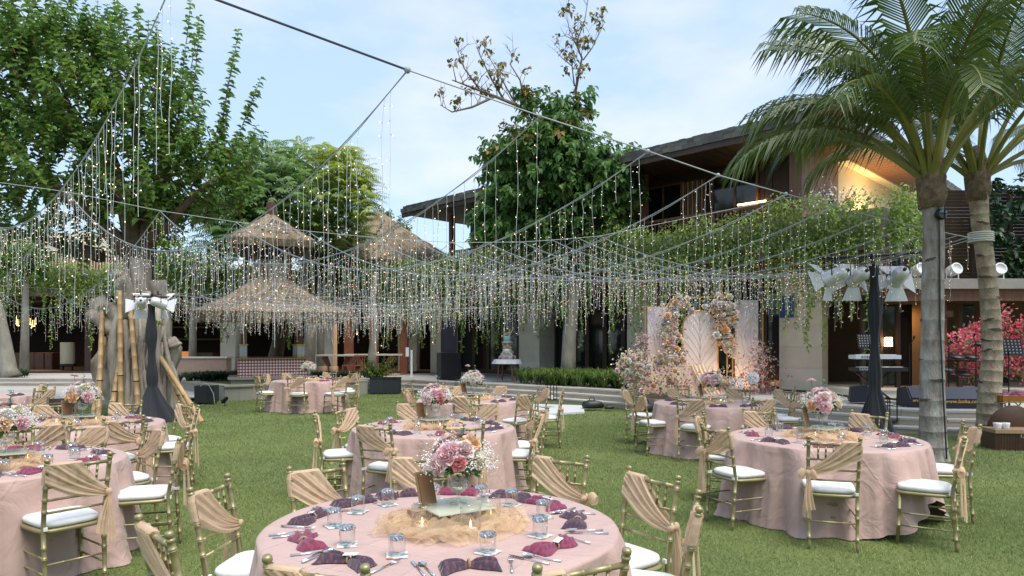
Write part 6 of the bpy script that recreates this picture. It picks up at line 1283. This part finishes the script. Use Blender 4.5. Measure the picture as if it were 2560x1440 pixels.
def flowers_along(name, label, pts, n, spread, cols, seed, rs=.9, parent=None, extra=None):
    rr = random.Random(seed); t = thing(name, label, 'flowers', tuple(pts[0])); o0 = Vector(pts[0])
    for k in range(n):
        f = rr.random() * (len(pts) - 1); i = min(int(f), len(pts) - 2); p = Vector(pts[i]).lerp(Vector(pts[i + 1]), f - i) - o0; sp = spread if not hasattr(spread, '__len__') else spread[i]
        p += Vector((rr.gauss(0, sp), -abs(rr.gauss(0, sp * .8)), rr.gauss(0, sp))); d = Vector((rr.gauss(0, .5), -1, rr.gauss(.2, .5)))
        if p.z + o0.z < .44: p.z = .46 - o0.z
        place('rose', ROSE[rr.choice(cols)], t, p, d.to_track_quat('Z', 'Y').to_euler(), rs * rr.uniform(.9, 1.9))
    N_ = 40 * len(pts) * 3; pos = []
    for k in range(N_):
        f = rr.random() * (len(pts) - 1); i = min(int(f), len(pts) - 2); p = Vector(pts[i]).lerp(Vector(pts[i + 1]), f - i) - o0; sp = (spread if not hasattr(spread, '__len__') else spread[i]) * 1.25
        pos.append((p.x + rr.gauss(0, sp), p.y + rr.gauss(0, sp * .6), max(.42 - o0.z, p.z + rr.gauss(0, sp))))
    place('small_blooms', leaf_mesh('small_blooms', pos, rdir(N_), rdir(N_), NR.uniform(.03, .075, N_), extra or mat('blush_small_petal', (.86, .72, .60), .7, island=True, col2=(.80, .55, .38), trans=.25), .85, 0, .1, True), t)['kind'] = 'stuff'
    place('foliage', leaf_mesh('foliage', pos[::4], rdir(len(pos[::4])), rdir(len(pos[::4])), [.08] * len(pos[::4]), GL, .5, .05, .1, True), t)['kind'] = 'stuff'; return t
flowers_along('flower_column', 'tall column of white and peach roses between left marble panel and arch', [S(1705, 745, -.1), S(1690, 765, -.1), S(1672, 800, -.15), S(1678, 830, -.15), S(1680, 865, -.2), S(1690, 895, -.3), S(1690, 925, -.35)], 105, .13, [5, 5, 1, 2, 3, 5, 1], 1, 1.15)
flowers_along('flower_column', 'hanging column of peach and white roses between the arch and right marble panel', [S(1790, 748, -.1), S(1812, 770, -.1), S(1815, 795, -.15), S(1805, 820, -.15), S(1815, 850, -.15), S(1832, 885, -.15)], 90, [.13, .13, .15, .12, .08], [5, 2, 5, 1, 3, 5], 2, 1.15)
ST = thing('sweetheart_table', 'small couple table draped in sheer peach cloth beneath the flower column', 'table', (*S(1668, 940, -.9)[:2], .4))
obj('sheer_drape', MB().grid(lambda u, v: ((u - .5) * (1.75 + .5 * (1 - v)) + (.35 * (1 - v) if u > .8 else 0), -.28 - .12 * (1 - v) + .03 * math.sin(u * 40) * (1.2 - v), .72 * v), 60, 8).box(-.87, .87, -.29, .3, .715, .735), mat('sheer_peach_cloth', (.72, .56, .43), .8, trans=.3, alpha=.9), ST, True)
obj('peach_runner', MB().grid(lambda u, v: (.55 + u * .34 + .35 * (1 - v) ** 1.3, -.33 - .25 * (1 - v) + .02 * math.sin(u * 22), .74 * v + .012), 20, 10), mat('peach_satin', (.78, .55, .36), .5), ST, True)
flowers_along('flower_mound', 'mound of pale pink roses spilling over the left end of the couple table', [S(1560, 925, -1.3), S(1585, 895, -1.2), S(1600, 925, -1.3), S(1570, 965, -1.3)], 75, .14, [1, 1, 5, 3, 5], 3)
flowers_along('flower_mound', 'row of white and peach roses on top of the couple table', [S(1640, 905, -1.1), S(1665, 900, -1.1), S(1700, 905, -1.0)], 42, .09, [5, 1, 3, 2], 4)
MAUVE = mat('mauve_dried_flower', (.50, .26, .27), .9, island=True, col2=(.36, .15, .17)); PLP = mat('pale_pink_blossom', (.78, .60, .62), .8, island=True, col2=(.66, .44, .48), trans=.3)
flowers_along('dried_flower_drift', 'mauve dried flowers in front of the couple table', [S(1590, 970, -1.6), S(1640, 955, -1.6), S(1690, 955, -1.6), S(1730, 970, -1.5)], 24, .19, [1, 2, 3], 5, .8, None, MAUVE)
flowers_along('dried_flower_drift', 'mauve dried flowers at the foot of the right marble panel', [S(1835, 965, -.9), S(1870, 945, -.8), S(1910, 955, -.8), S(1925, 965, -.8)], 8, .20, [1, 5], 6, .8, None, MAUVE)
flowers_along('flower_mound', 'low mixed cluster of white, mauve and peach roses at the arch foot', [S(1765, 960, -1.2), S(1795, 948, -1.2), S(1825, 962, -1.1)], 34, .13, [5, 3, 2, 1, 0], 7)
flowers_along('blossom_branch', 'upright pale pink blossom sprays left of the backdrop', [S(1612, 935, -.6), S(1606, 890, -.5), S(1600, 850, -.5), S(1618, 845, -.5)], 6, .08, [1, 5], 8, .5, None, PLP)
flowers_along('blossom_branch', 'upright pale pink blossom sprays right of the backdrop', [S(1885, 945, -.6), S(1902, 920, -.6), S(1905, 885, -.5), S(1890, 865, -.5)], 8, .10, [1, 5], 9, .5, None, PLP)
for k, (px, py, r) in enumerate(((1840, 962, .17), (1882, 945, .14))):
    t = thing('flower_globe', ('larger white ball bloom' if k == 0 else 'smaller white ball bloom') + ' low in the flowers right of the arch', 'flowers', S(px, py, -1.25)); pos = [tuple(v * r * .85) for v in rdir(420)]
    place('petals', leaf_mesh('petals', pos, np.array(pos) + rdir(420) * .08, rdir(420), [.05] * 420, mat('white_petal_ball', (.80, .82, .84), .7, trans=.2), .9, 0, .1, True), t)['kind'] = 'stuff'; t.location.z = max(t.location.z, .4 + r)
for px in (1637, 1778, 1868):   # real uplights at the panel feet
    x, y, z = S(px, 968, -.35); area('uplight', (x, y, .46), (x, y + .45, 1.4), 3.2 if px != 1778 else 2.2, (1, .55, .22), .12)
area('uplight', (S(1810, 900)[0], SY - 1.0, 1.0), (S(1812, 820)[0], SY, 2.1), 3, (1, .7, .42), .3)
area('uplight', B(1.9, -.5, .5), B(2.4, -1.0, 1.6), 5, (1, .55, .2), .3)
# blue sign
t = thing('blue_sign', 'blue hanging sign with pale script lettering on the big stone pillar', 'sign', B(1.42, .07, 2.72), 0)
q0 = B(1.42, .07, 0); q1_ = B(1.05, .07, 0); t.rotation_euler = (0, 0, math.atan2(q1_[1] - q0[1], q1_[0] - q0[0])); wS = .38
obj('board', MB().box(0, wS, -.015, .015, -.30, .30), mat('blue_signboard', (.015, .075, .24), .5), t)
def text(s, size, mt, parent, loc, rot, shear=0, sx=1.0, name='lettering'):
    cu = bpy.data.curves.new('txt', 'FONT'); cu.body = s; cu.size = size; cu.extrude = .0015; cu.shear = shear; cu.align_x = 'CENTER'; tmp = bpy.data.objects.new('txt', cu); C.objects.link(tmp); bpy.context.view_layer.update()
    me = bpy.data.meshes.new_from_object(tmp.evaluated_get(bpy.context.evaluated_depsgraph_get())); bpy.data.objects.remove(tmp); me.materials.clear(); me.materials.append(mt); return place(name, me, parent, loc, rot, (sx, 1, 1))
PALE = mat('pale_lettering', (.5, .6, .62), .6); text('folias', .085, PALE, t, (wS / 2 + .02, -.017, -.03), (PI / 2, 0, 0), .25, .8)
obj('emblem', MB().tube([(wS / 2, -.018, .09), (wS / 2 + .02, -.018, .15), (wS / 2 - .02, -.018, .2), (wS / 2 + .01, -.018, .23)], .006, 4), PALE, t)
# ---------------- speakers, cake, lanterns, furniture ----------------
kx, ky = PX(1122, 24.6), 24.6
t = thing('speaker_tower', 'tall black cloth-covered speaker column on a wrapped subwoofer beside a stone pillar', 'speaker', (kx, ky, .4), .35)
obj('column', MB().box(-.25, .25, -.2, .2, .98, 2.15), mat('black_speaker_grille', (.02, .022, .03), .9), t); m = MB(); m.grid(lambda u, v: ((.37 if u < .5 else .37) * (1 if 0 <= u < .25 or u > .99 else 1) * [1, 1, -1, -1, 1][min(4, int(u * 4 + .001))] * 1, [.33, -.33, -.33, .33, .33][min(4, int(u * 4 + .001))], .97 * v), 4, 1); m.box(-.37, .37, -.33, .33, .0, .96); obj('wrapped_cover', m, BLACKC, t)
for k in range(7): obj('cover_crease', MB().bar((.05 + k * .02, -.334, .9 - k * .12), (.36, -.334, .78 - k * .11), .014, .01), BLACKC, t)
t = thing('floor_speaker', 'black speaker box on the grass with cables before the platform wall', 'speaker', (PX(517, 19.1), 19.1, 0), .15)
obj('body', MB().box(-.26, .26, -.25, .25, .05, .52), mat('black_fabric_box', (0, 0, 0)), t); obj('skid', MB().box(-.2, -.14, -.24, .24, 0, .05).box(.14, .2, -.24, .24, 0, .05), BLACK, t); obj('cable', MB().tube([(-.1, -.26, .5), (0, -.25, .62), (.12, -.27, .55), (.26, -.3, .3), (.3, -.35, .03)], .008, 5), mat('pale_cable', (.5, .48, .3), .6), t); obj('cable', MB().tube([(.1, -.26, .35), (.15, -.3, .1), (.3, -.4, .01)], .008, 5), BLACK, t)
t = thing('ground_spotlight', 'small black spike spotlight on the lawn by the floor speaker', 'spotlight', (PX(562, 18.4), 18.4, 0), .6)
obj('can', MB().lathe([(.05, -.12), (.06, -.1), (.055, .08), (.03, .12)], 12), BLACK, t, True, (0, 0, .17), (.9, .6, 0)); obj('spike', MB().tube([(0, 0, 0), (0, 0, .15)], .012, 6).box(-.07, .07, -.03, .03, 0, .012), BLACK, t)
# cake table
cx_, cy_ = PX(1268, 23.6), 23.6
t = thing('cake_table', 'small dark wooden table with white cloth under the tiered cake', 'table', (cx_, cy_, .4), .2)
obj('tabletop', MB().lathe([(.0, .70), (.45, .70), (.45, .74), (0, .74)], 24), WOODD, t)
for k in range(4): a = k * PI / 2 + .3; obj('leg', MB().tube([(.32 * math.cos(a), .32 * math.sin(a), .7), (.38 * math.cos(a), .38 * math.sin(a), 0)], .025, 6), WOODR, t)
m = MB(); m.lathe([(.0, .752), (.44, .75), (.47, .73), (.5, .62), (.52, .60)], 48, fl=lambda a, i: 1 + (.05 * math.sin(9 * a) + .03 * math.sin(5 * a)) * (i > 2)); obj('white_cloth', m, mat('sheer_white_cloth', (.72, .73, .78), .8, trans=.2), t, True)
t = thing('wedding_cake', 'tiered blue-and-white wedding cake ringed with roses and gold feathers', 'cake', (cx_, cy_, 1.155))
CB = mat('pale_blue_icing', (.30, .48, .52), .6); WI = mat('white_icing', (.75, .73, .70), .6); GP = mat('gold_leaf_tier', (.5, .36, .14), .4, .4)
for (r, z0, z1, mt) in ((.2, 0, .22, WI), (.15, .22, .36, WI), (.12, .36, .58, GP), (.2, .58, .60, WI), (.13, .60, .80, CB)): obj('cake_tier', MB().lathe([(0, z0), (r, z0), (r, z1 - .01), (r * .95, z1), (0, z1)], 24), mt, t, True)
rr = random.Random(4)
for z, r, n in ((.06, .27, 16), (.2, .2, 10), (.42, .15, 8), (.52, .14, 4), (.84, .09, 9)):
    for k in range(n): a = 2 * PI * k / n + rr.random(); place('rose', ROSE[rr.choice([1, 5, 0, 5, 3])], t, (r * math.cos(a), r * math.sin(a), z + rr.uniform(-.03, .04)), Vector((math.cos(a), math.sin(a), .5)).to_track_quat('Z', 'Y').to_euler(), rr.uniform(.8, 1.3))
for dx in (-.1, .07, .14): obj('gold_feather', MB().grid(lambda u, v: (dx * .5 + dx * v + (u - .5) * .05 * math.sin(PI * min(1, v + .08)), -.02, .82 + .26 * v), 2, 6), GP, t)
def lantern(px, py, Y, H, lab):
    t = thing('lantern', lab, 'lantern', (PX(px, Y), Y, PZ(py, Y)), .4, 'black metal frame lanterns'); w_ = H * .22
    for sx in (-1, 1):
        for sy in (-1, 1): obj('corner_bar', MB().bar((sx * w_, sy * w_, 0), (sx * w_, sy * w_, H), .016, .016), BLACKM, t)
    obj('base', MB().box(-w_ - .01, w_ + .01, -w_ - .01, w_ + .01, 0, .02), BLACKM, t); obj('top_ring', MB().box(-w_, w_, -w_, -w_ + .015, H - .015, H).box(-w_, w_, w_ - .015, w_, H - .015, H).box(-w_, -w_ + .015, -w_, w_, H - .014, H).box(w_ - .015, w_, -w_, w_, H - .014, H), BLACKM, t); obj('candle', MB().lathe([(0, .02), (.03, .02), (.03, .12), (0, .12)], 12), WAX, t)
lantern(1147, 975, 21.2, .42, 'black frame lantern on the steps below the speaker tower'); lantern(1380, 1000, 17.6, .42, 'black frame lantern behind the rear middle table chairs'); lantern(2222, 1055, 13.1, .45, 'black frame lantern behind the right palm table')
# white floor pad, bags
t = tag(obj('floor_mat', MB().prism([(.35, 15.6), (1.75, 16.4), (1.9, 18.1), (.3, 18.6), (-.2, 17)], .002, .05), mat('white_vinyl', (.62, .63, .64), .5)), 'white low aisle mat on the lawn before the steps', 'mat')
def bag(px, py, Y, s, lab):
    t = thing('equipment_bag', lab, 'bag', (PX(px, Y), Y, PZ(py, Y)), R_.uniform(-.3, .3)); m = MB()
    m.lathe([(.0, 0), (.22, .0), (.25, .06), (.2, .14), (.08, .17), (0, .17)], 14, fl=lambda a, i: 1 + .12 * math.sin(3 * a + i)); o = obj('body', m, BLACK, t, True); t.scale = (s, s * .6, s); obj('handle', MB().tube([(-.06, 0, .16), (-.04, 0, .24), (.04, 0, .24), (.06, 0, .16)], .01, 5), BLACK, t)
bag(1480, 1020, 17.2, 1.15, 'black equipment bag on the lawn edge below the grass bed'); bag(1522, 1022, 17.0, .5, 'small black and white bundle beside the larger black bag'); bag(1615, 1028, 16.6, 1.2, 'black bag behind the chairs left of the flower stage table')
# restaurant furniture by the shrine
def slabtable(px, Y, w_, lab):
    t = thing('slab_table', lab, 'table', (PX(px, Y), Y, .4), .05); obj('tabletop', MB().box(-w_, w_, -.4, .4, .80, .86), mat('pale_stone_top', (.5, .47, .42), .5), t)
    for a in (-.5, .5): obj('trunk_leg', MB().tube([(a * w_, 0, 0), (a * w_ * .8, 0, .35), (a * w_ * 1.3, 0, .8)], [.14, .09, .14], 8), OBT, t)
slabtable(842, 27.0, .75, 'pale-topped table with branching orange legs right of the shrine'); slabtable(935, 28.5, 1.2, 'longer pale-topped table behind the slender trunk')
for k, px in enumerate((807, 834)):
    t = thing('log_stool', ('left' if k == 0 else 'right') + ' of two log stools under the pale table', 'stool', (PX(px, 26.3), 26.3, .4)); obj('log', MB().lathe([(0, 0), (.17, 0), (.17, .42), (0, .42)], 14, fl=lambda a, i: 1 + .05 * math.sin(5 * a)), WOODL, t, True)
for k, px in enumerate((872, 900)):
    t = thing('slatted_chair', ('left' if k == 0 else 'right') + ' orange-brown slatted wooden chair beside the pale tables', 'chair', (PX(px, 26.6), 26.6, .4), .2 * k); obj('seat', MB().box(-.22, .22, -.2, .2, .42, .46), OBT, t); obj('top_rail', MB().box(-.22, .22, .17, .2, .78, .84), OBT, t)
    for q in range(5): obj('slat', MB().box(-.2 + q * .09, -.17 + q * .09, .175, .195, .46, .78), OBT, t)
    for a in (-.2, .2):
        for b in (-.18, .18): obj('leg', MB().box(a - .02, a + .02, b - .02, b + .02, 0, .42), OBT, t)
t = thing('wooden_bench_counter', 'long low wooden counter with pale top left of the shrine', 'counter', (PX(500, 27), 27, .4)); obj('tabletop', MB().box(-1.0, 1.2, -.3, .3, .72, .78), MATS['pale_stone_top'], t); obj('front_panel', MB().box(-.95, 1.15, -.25, .25, 0, .72), mat('pinkish_timber', (.32, .23, .18), .7, var=.2), t)
t = thing('menu_stand', 'narrow white upright menu stand right of the slender trunk', 'stand', (PX(1029, 26), 26, .4)); obj('post', MB().box(-.035, .035, -.03, .03, 0, 1.05), WHITE, t); obj('sheet', MB().box(-.22, -.1, -.05, -.03, .8, 1.15), WHITE, t)
# folding wooden chair among the left tables
t = thing('folding_chair', 'dark brown folding wooden chair between the two left tables', 'chair', (PX(152, 10.3), 10.3, 0), .5)
for s in (-.18, .18): obj('leg', MB().bar((s, -.2, 0), (s, .22, .86), .03, .045), WOODD, t); obj('leg', MB().bar((s, .22, 0), (s, -.2, .45), .03, .045), WOODD, t)
for k in range(3): obj('slat', MB().box(-.2, .2, .16 + k * .02, .18 + k * .02, .62 + k * .08, .68 + k * .08), WOODD, t)
for k in range(4): obj('seat_slat', MB().box(-.2, .2, -.2 + k * .1, -.12 + k * .1, .44, .46), WOODD, t)
# ---------------- band equipment ----------------
def onter(px, py): return None
kx, ky = PX(2182, 15.6), 15.6
t = thing('keyboard_stand', 'black X-frame stand carrying two stacked keyboards', 'stand', (kx, ky, .4))
obj('leg', MB().bar((-.42, 0, .66), (.42, .05, .02), .035, .035), BLACKM, t); obj('leg', MB().bar((.42, 0, .66), (-.42, .05, .02), .035, .035), BLACKM, t)
for s in (-.42, .42): obj('foot', MB().box(s - .04, s + .04, -.22, .25, 0, .04), BLACKM, t); obj('support_arm', MB().bar((s * .95, 0, .62), (s * .95, -.02, .94), .03, .03), BLACKM, t)
def keyboard(z, nm, col, brand, bc, w_, lab, dx=0):
    t = thing(nm, lab, 'keyboard', (kx + dx, ky - .08, z), .02); obj('case', MB().box(-w_, w_, -.16, .16, 0, .09), col, t)
    me = MB().box(-.010, .010, -.07, .07, 0, .012).mesh('key', WHITE)
    for k in range(int(w_ * 1.7 / .023)): place('key', me, t, (-w_ * .85 + k * .023, -.075, .091))
    text(brand, .075, bc, t, (-w_ + .24, -.163, .02), (PI / 2, 0, 0), 0, 1.1); return t
keyboard(1.34, 'keyboard', mat('silver_white_case', (.62, .66, .72), .35), 'KORG', INK, .52, 'white-silver keyboard on the upper tier of the X stand'); keyboard(1.06, 'keyboard', BLACK, 'YAMAHA', PALE, .60, 'black keyboard on the lower tier of the X stand', .08)
def musicstand(px, Y, zb, H, lab, W=.25, rz=0):
    t = thing('music_stand', lab, 'music stand', (PX(px, Y), Y, zb), rz); m = MB()
    dk = obj('desk', MB().box(-W, W, 0, .01, 0, .34), BLACKM, t, False, (0, 0, H), (-.25, 0, 0)); me = MB().box(-.014, .014, -.003, -.001, -.014, .014).mesh('desk_hole', mat('grey_hole', (.25, .24, .22), .8))
    for i in range(8):
        for j in range(5): place('desk_hole', me, dk, (-W + .05 + i * (2 * W - .1) / 7, 0, .06 + j * .06))
    obj('pole', MB().tube([(0, 0, .05), (0, 0, H + .1)], .012, 6), BLACKM, t)
    for k in range(3): a = k * 2.1; obj('leg', MB().tube([(0, 0, .25), (.25 * math.cos(a), .25 * math.sin(a), 0)], .009, 5), BLACKM, t)
musicstand(2175, 15.9, .4, 1.18, 'black perforated music stand behind the keyboards', .27); musicstand(2522, 13.4, .4, 1.05, 'large black music stand right of the farther palm', .30)
def wedge(px, py, Y, w_, lab, rz, txt=True, sc_=1.0):
    t = thing('floor_monitor', lab, 'speaker', (PX(px, Y), Y, .4), rz, 'black wedge floor monitors'); prof = [(-.25, 0), (-.27, .17), (-.10, .42), (.22, .36), (.25, 0)]
    m = MB(); n = len(prof); m.add([(s * w_, y, z) for s in (-1, 1) for y, z in prof], [tuple(range(n)), tuple(range(n, 2 * n))[::-1]] + [(k, n + k, n + (k + 1) % n, (k + 1) % n) for k in range(n)]); obj('cabinet', m, mat('black_wedge_cabinet', (.016, .02, .034), .55), t)
    obj('grille', MB().box(-w_ * .93, w_ * .93, -.012, 0, -.13, .13), mat('dark_blue_grille', (.025, .035, .07), .6), t, False, (0, -.195, .295), (-.6, 0, 0)); 
    if txt: text('www.lasika.com', .098, mat('yellow_lettering', (.75, .42, .05), .5), t, (0, -.286, .115), (PI / 2 - .06, 0, 0), .3, 1.08)
    t.scale = (sc_,) * 3
    return t
wedge(2302, 1000, 14.0, .37, 'black wedge monitor with yellow web address, partly behind the nearer palm', 0); wedge(2385, 1005, 13.7, .40, 'black wedge monitor with yellow web address between the two palms', -.05)
w_ = wedge(2150, 990, 15.1, .2, 'small black monitor turned sideways below the keyboards', 1.2, False, .9)
def mic(px, Y, H, lab, bx=.0):
    t = thing('microphone_stand', lab, 'microphone stand', (PX(px, Y), Y, .4)); obj('pole', MB().tube([(0, 0, 0), (0, 0, H)], .012, 6), BLACKM, t); obj('base', MB().lathe([(0, 0), (.13, 0), (.12, .02), (0, .03)], 16), BLACKM, t, True); obj('boom', MB().tube([(0, 0, H), (bx, -.1, H + .12)], .008, 5), BLACKM, t); obj('microphone', MB().tube([(bx, -.1, H + .12), (bx, -.14, H + .2)], [.012, .024], 8), BLACKM, t, True)
mic(2274, 14.6, 1.25, 'black microphone stand left of the nearer palm', .02); mic(2372, 14.9, 1.25, 'black microphone stand right of the nearer palm', .1); mic(2440, 14.3, 1.3, 'black microphone stand left of the farther palm', -.12)
dx_, dy_ = PX(2415, 15.3), 15.3
t = thing('electronic_drum_kit', 'black electronic drum kit between the two palms', 'drum kit', (dx_, dy_, .4))
obj('rack', MB().tube([(-.5, 0, 0), (-.5, 0, .9), (.5, 0, .9), (.5, 0, 0)], .022, 8).tube([(-.5, .4, 0), (-.5, .4, .7), (.5, .4, .7), (.5, .4, 0)], .022, 8), BLACKM, t)
for x, y, z, r in ((-.25, -.05, 1.0, .17), (.08, -.05, 1.0, .17), (-.5, -.1, .72, .16), (.4, -.1, .72, .17), (.45, .2, 1.3, .2), (.0, .1, .62, .18)): obj('drum_pad', MB().lathe([(0, .03), (r, .02), (r * 1.02, 0), (r * .9, -.04), (0, -.04)], 20), BLACK, t, True, (x, y, z), (.25, 0, 0)); obj('pad_arm', MB().tube([(x, y, z - .03), (x, 0, .88)], .01, 5), BLACKM, t)
obj('kick_tower', MB().bar((.15, .0, 0), (.32, -.05, .45), .2, .08), mat('dark_red_panel', (.12, .02, .02), .5), t)
for k in range(7): m = MB(); x0 = R_.uniform(6.9, 9.2); y0 = R_.uniform(13.9, 15.2); m.tube([(x0 + q * .18, y0 + .25 * math.sin(q * 1.3 + k), .41) for q in range(8)], .009, 4); tag(obj('stage_cable', m, BLACK), 'loose black cable lying on the terrace among the band gear', 'cable', 'loose black cables on the terrace')
# tray table and wicker hamper, bottom right
tx, ty = PX(2540, 11.6), 11.6
t = thing('folding_tray_stand', 'chrome-legged folding stand with wooden tray at the right edge', 'table', (tx, ty, 0))
obj('tray', MB().box(-.42, .55, -.25, .25, .72, .76).box(-.42, .55, -.27, -.25, .72, .82).box(-.44, -.42, -.25, .25, .72, .82), mat('varnished_tray', (.38, .14, .035), .3, var=.25), t)
for a, b in (((-.3, -.15, .7), (-.02, .1, 0)), ((-.02, -.15, .7), (-.3, .1, 0)), ((.4, -.15, .7), (.1, .1, 0)), ((-.12, .15, .7), (-.1, .15, 0))): obj('leg', MB().tube([a, b], .012, 6), SILVER, t)
obj('cross_bar', MB().tube([(-.5, -.18, .70), (.5, -.18, .70)], .01, 6), SILVER, t)
t = thing('folded_cloths', 'grey and magenta folded cloths on the wooden tray', 'cloth', (tx + .1, ty, .765)); obj('grey_cloth', MB().grid(lambda u, v: ((u - .5) * .8, (v - .5) * .4, .02 + .03 * math.sin(PI * v) + .01 * math.sin(u * 20)), 20, 8).box(-.39, .39, -.19, .19, 0, .02), mat('grey_stripe_cloth', (.35, .34, .38), .8), t, True)
for k in range(3): place('magenta_cloth', NM[1][0], t, (-.2 + k * .25, 0, .05), (0, 0, .2 * k), 1.6)
hx, hy = PX(2530, 10.9), 10.9
t = thing('wicker_hamper', 'dark brown woven hamper with open round lid at the right edge', 'basket', (hx, hy, 0), -.12)
WK = mat('dark_wicker', (.10, .055, .03), .7, objrand=.5, vscale=12, col2=(.045, .022, .014)); obj('basket_body', MB().box(-.36, .5, -.2, .2, 0, .27), WK, t)
me = MB().tube([(0, 0, 0), (0, 0, .27)], .011, 6).mesh('wicker_rib', WK)
for k in range(38): place('wicker_rib', me, t, (-.355 + k * .0228, -.206, 0))
obj('wooden_rim', MB().box(-.37, .51, -.23, .21, .272, .33), WOODL, t); obj('open_lid', MB().lathe([(0, 0), (.36, 0), (.36, .02), (.33, .025), (.32, .01), (0, .01)], 30), WK, t, True, (.1, .2, .33), (-1.35, 0, 0)); obj('rope_handle', MB().tube([(.0, -.24, .26), (-.02, -.27, .22), (.03, -.27, .21), (.04, -.24, .25)], .007, 5), MATS['jute_twine'], t)
for k in range(2): o = tag(obj('paper_cups', MB().lathe([(.05, 0), (.06, .06), (.062, .09), (.0, .09)], 14), WHITE, None, True, (hx - .27 + k * .13, hy - .05, .335)), ('left' if k == 0 else 'right') + ' white paper cup on the wicker hamper', 'cup'); o.name = 'paper_cup'
# table number easel behind right table flowers is part of sign frames; distant fill: hedge behind everything
t = tag(place('far_trees', leaf_mesh('far_trees', np.column_stack([NR.uniform(-70, 70, 9000), NR.uniform(52, 60, 9000), np.abs(NR.normal(0, 2.4, 9000))]), rdir(9000), rdir(9000), NR.uniform(.5, .9, 9000), LEAF2D, .7, .1, .1, True)), 'distant belt of dark trees closing the view behind the buildings', 'trees', kind='stuff')

n = 14000; X = NR.uniform(-60, 60, n); o = tag(place('garden_trees', leaf_mesh('garden_trees', np.column_stack([X, NR.uniform(-24, -17, n), NR.uniform(0, 1, n) ** .8 * (6.5 + 2 * np.sin(X * .35) + 1.2 * np.sin(X * 1.1))]), rdir(n), rdir(n), NR.uniform(.5, .9, n), LEAF3, .7, .1, .1, True)), 'belt of garden trees facing the buildings, mirrored in the dark window glass', 'trees', kind='stuff')
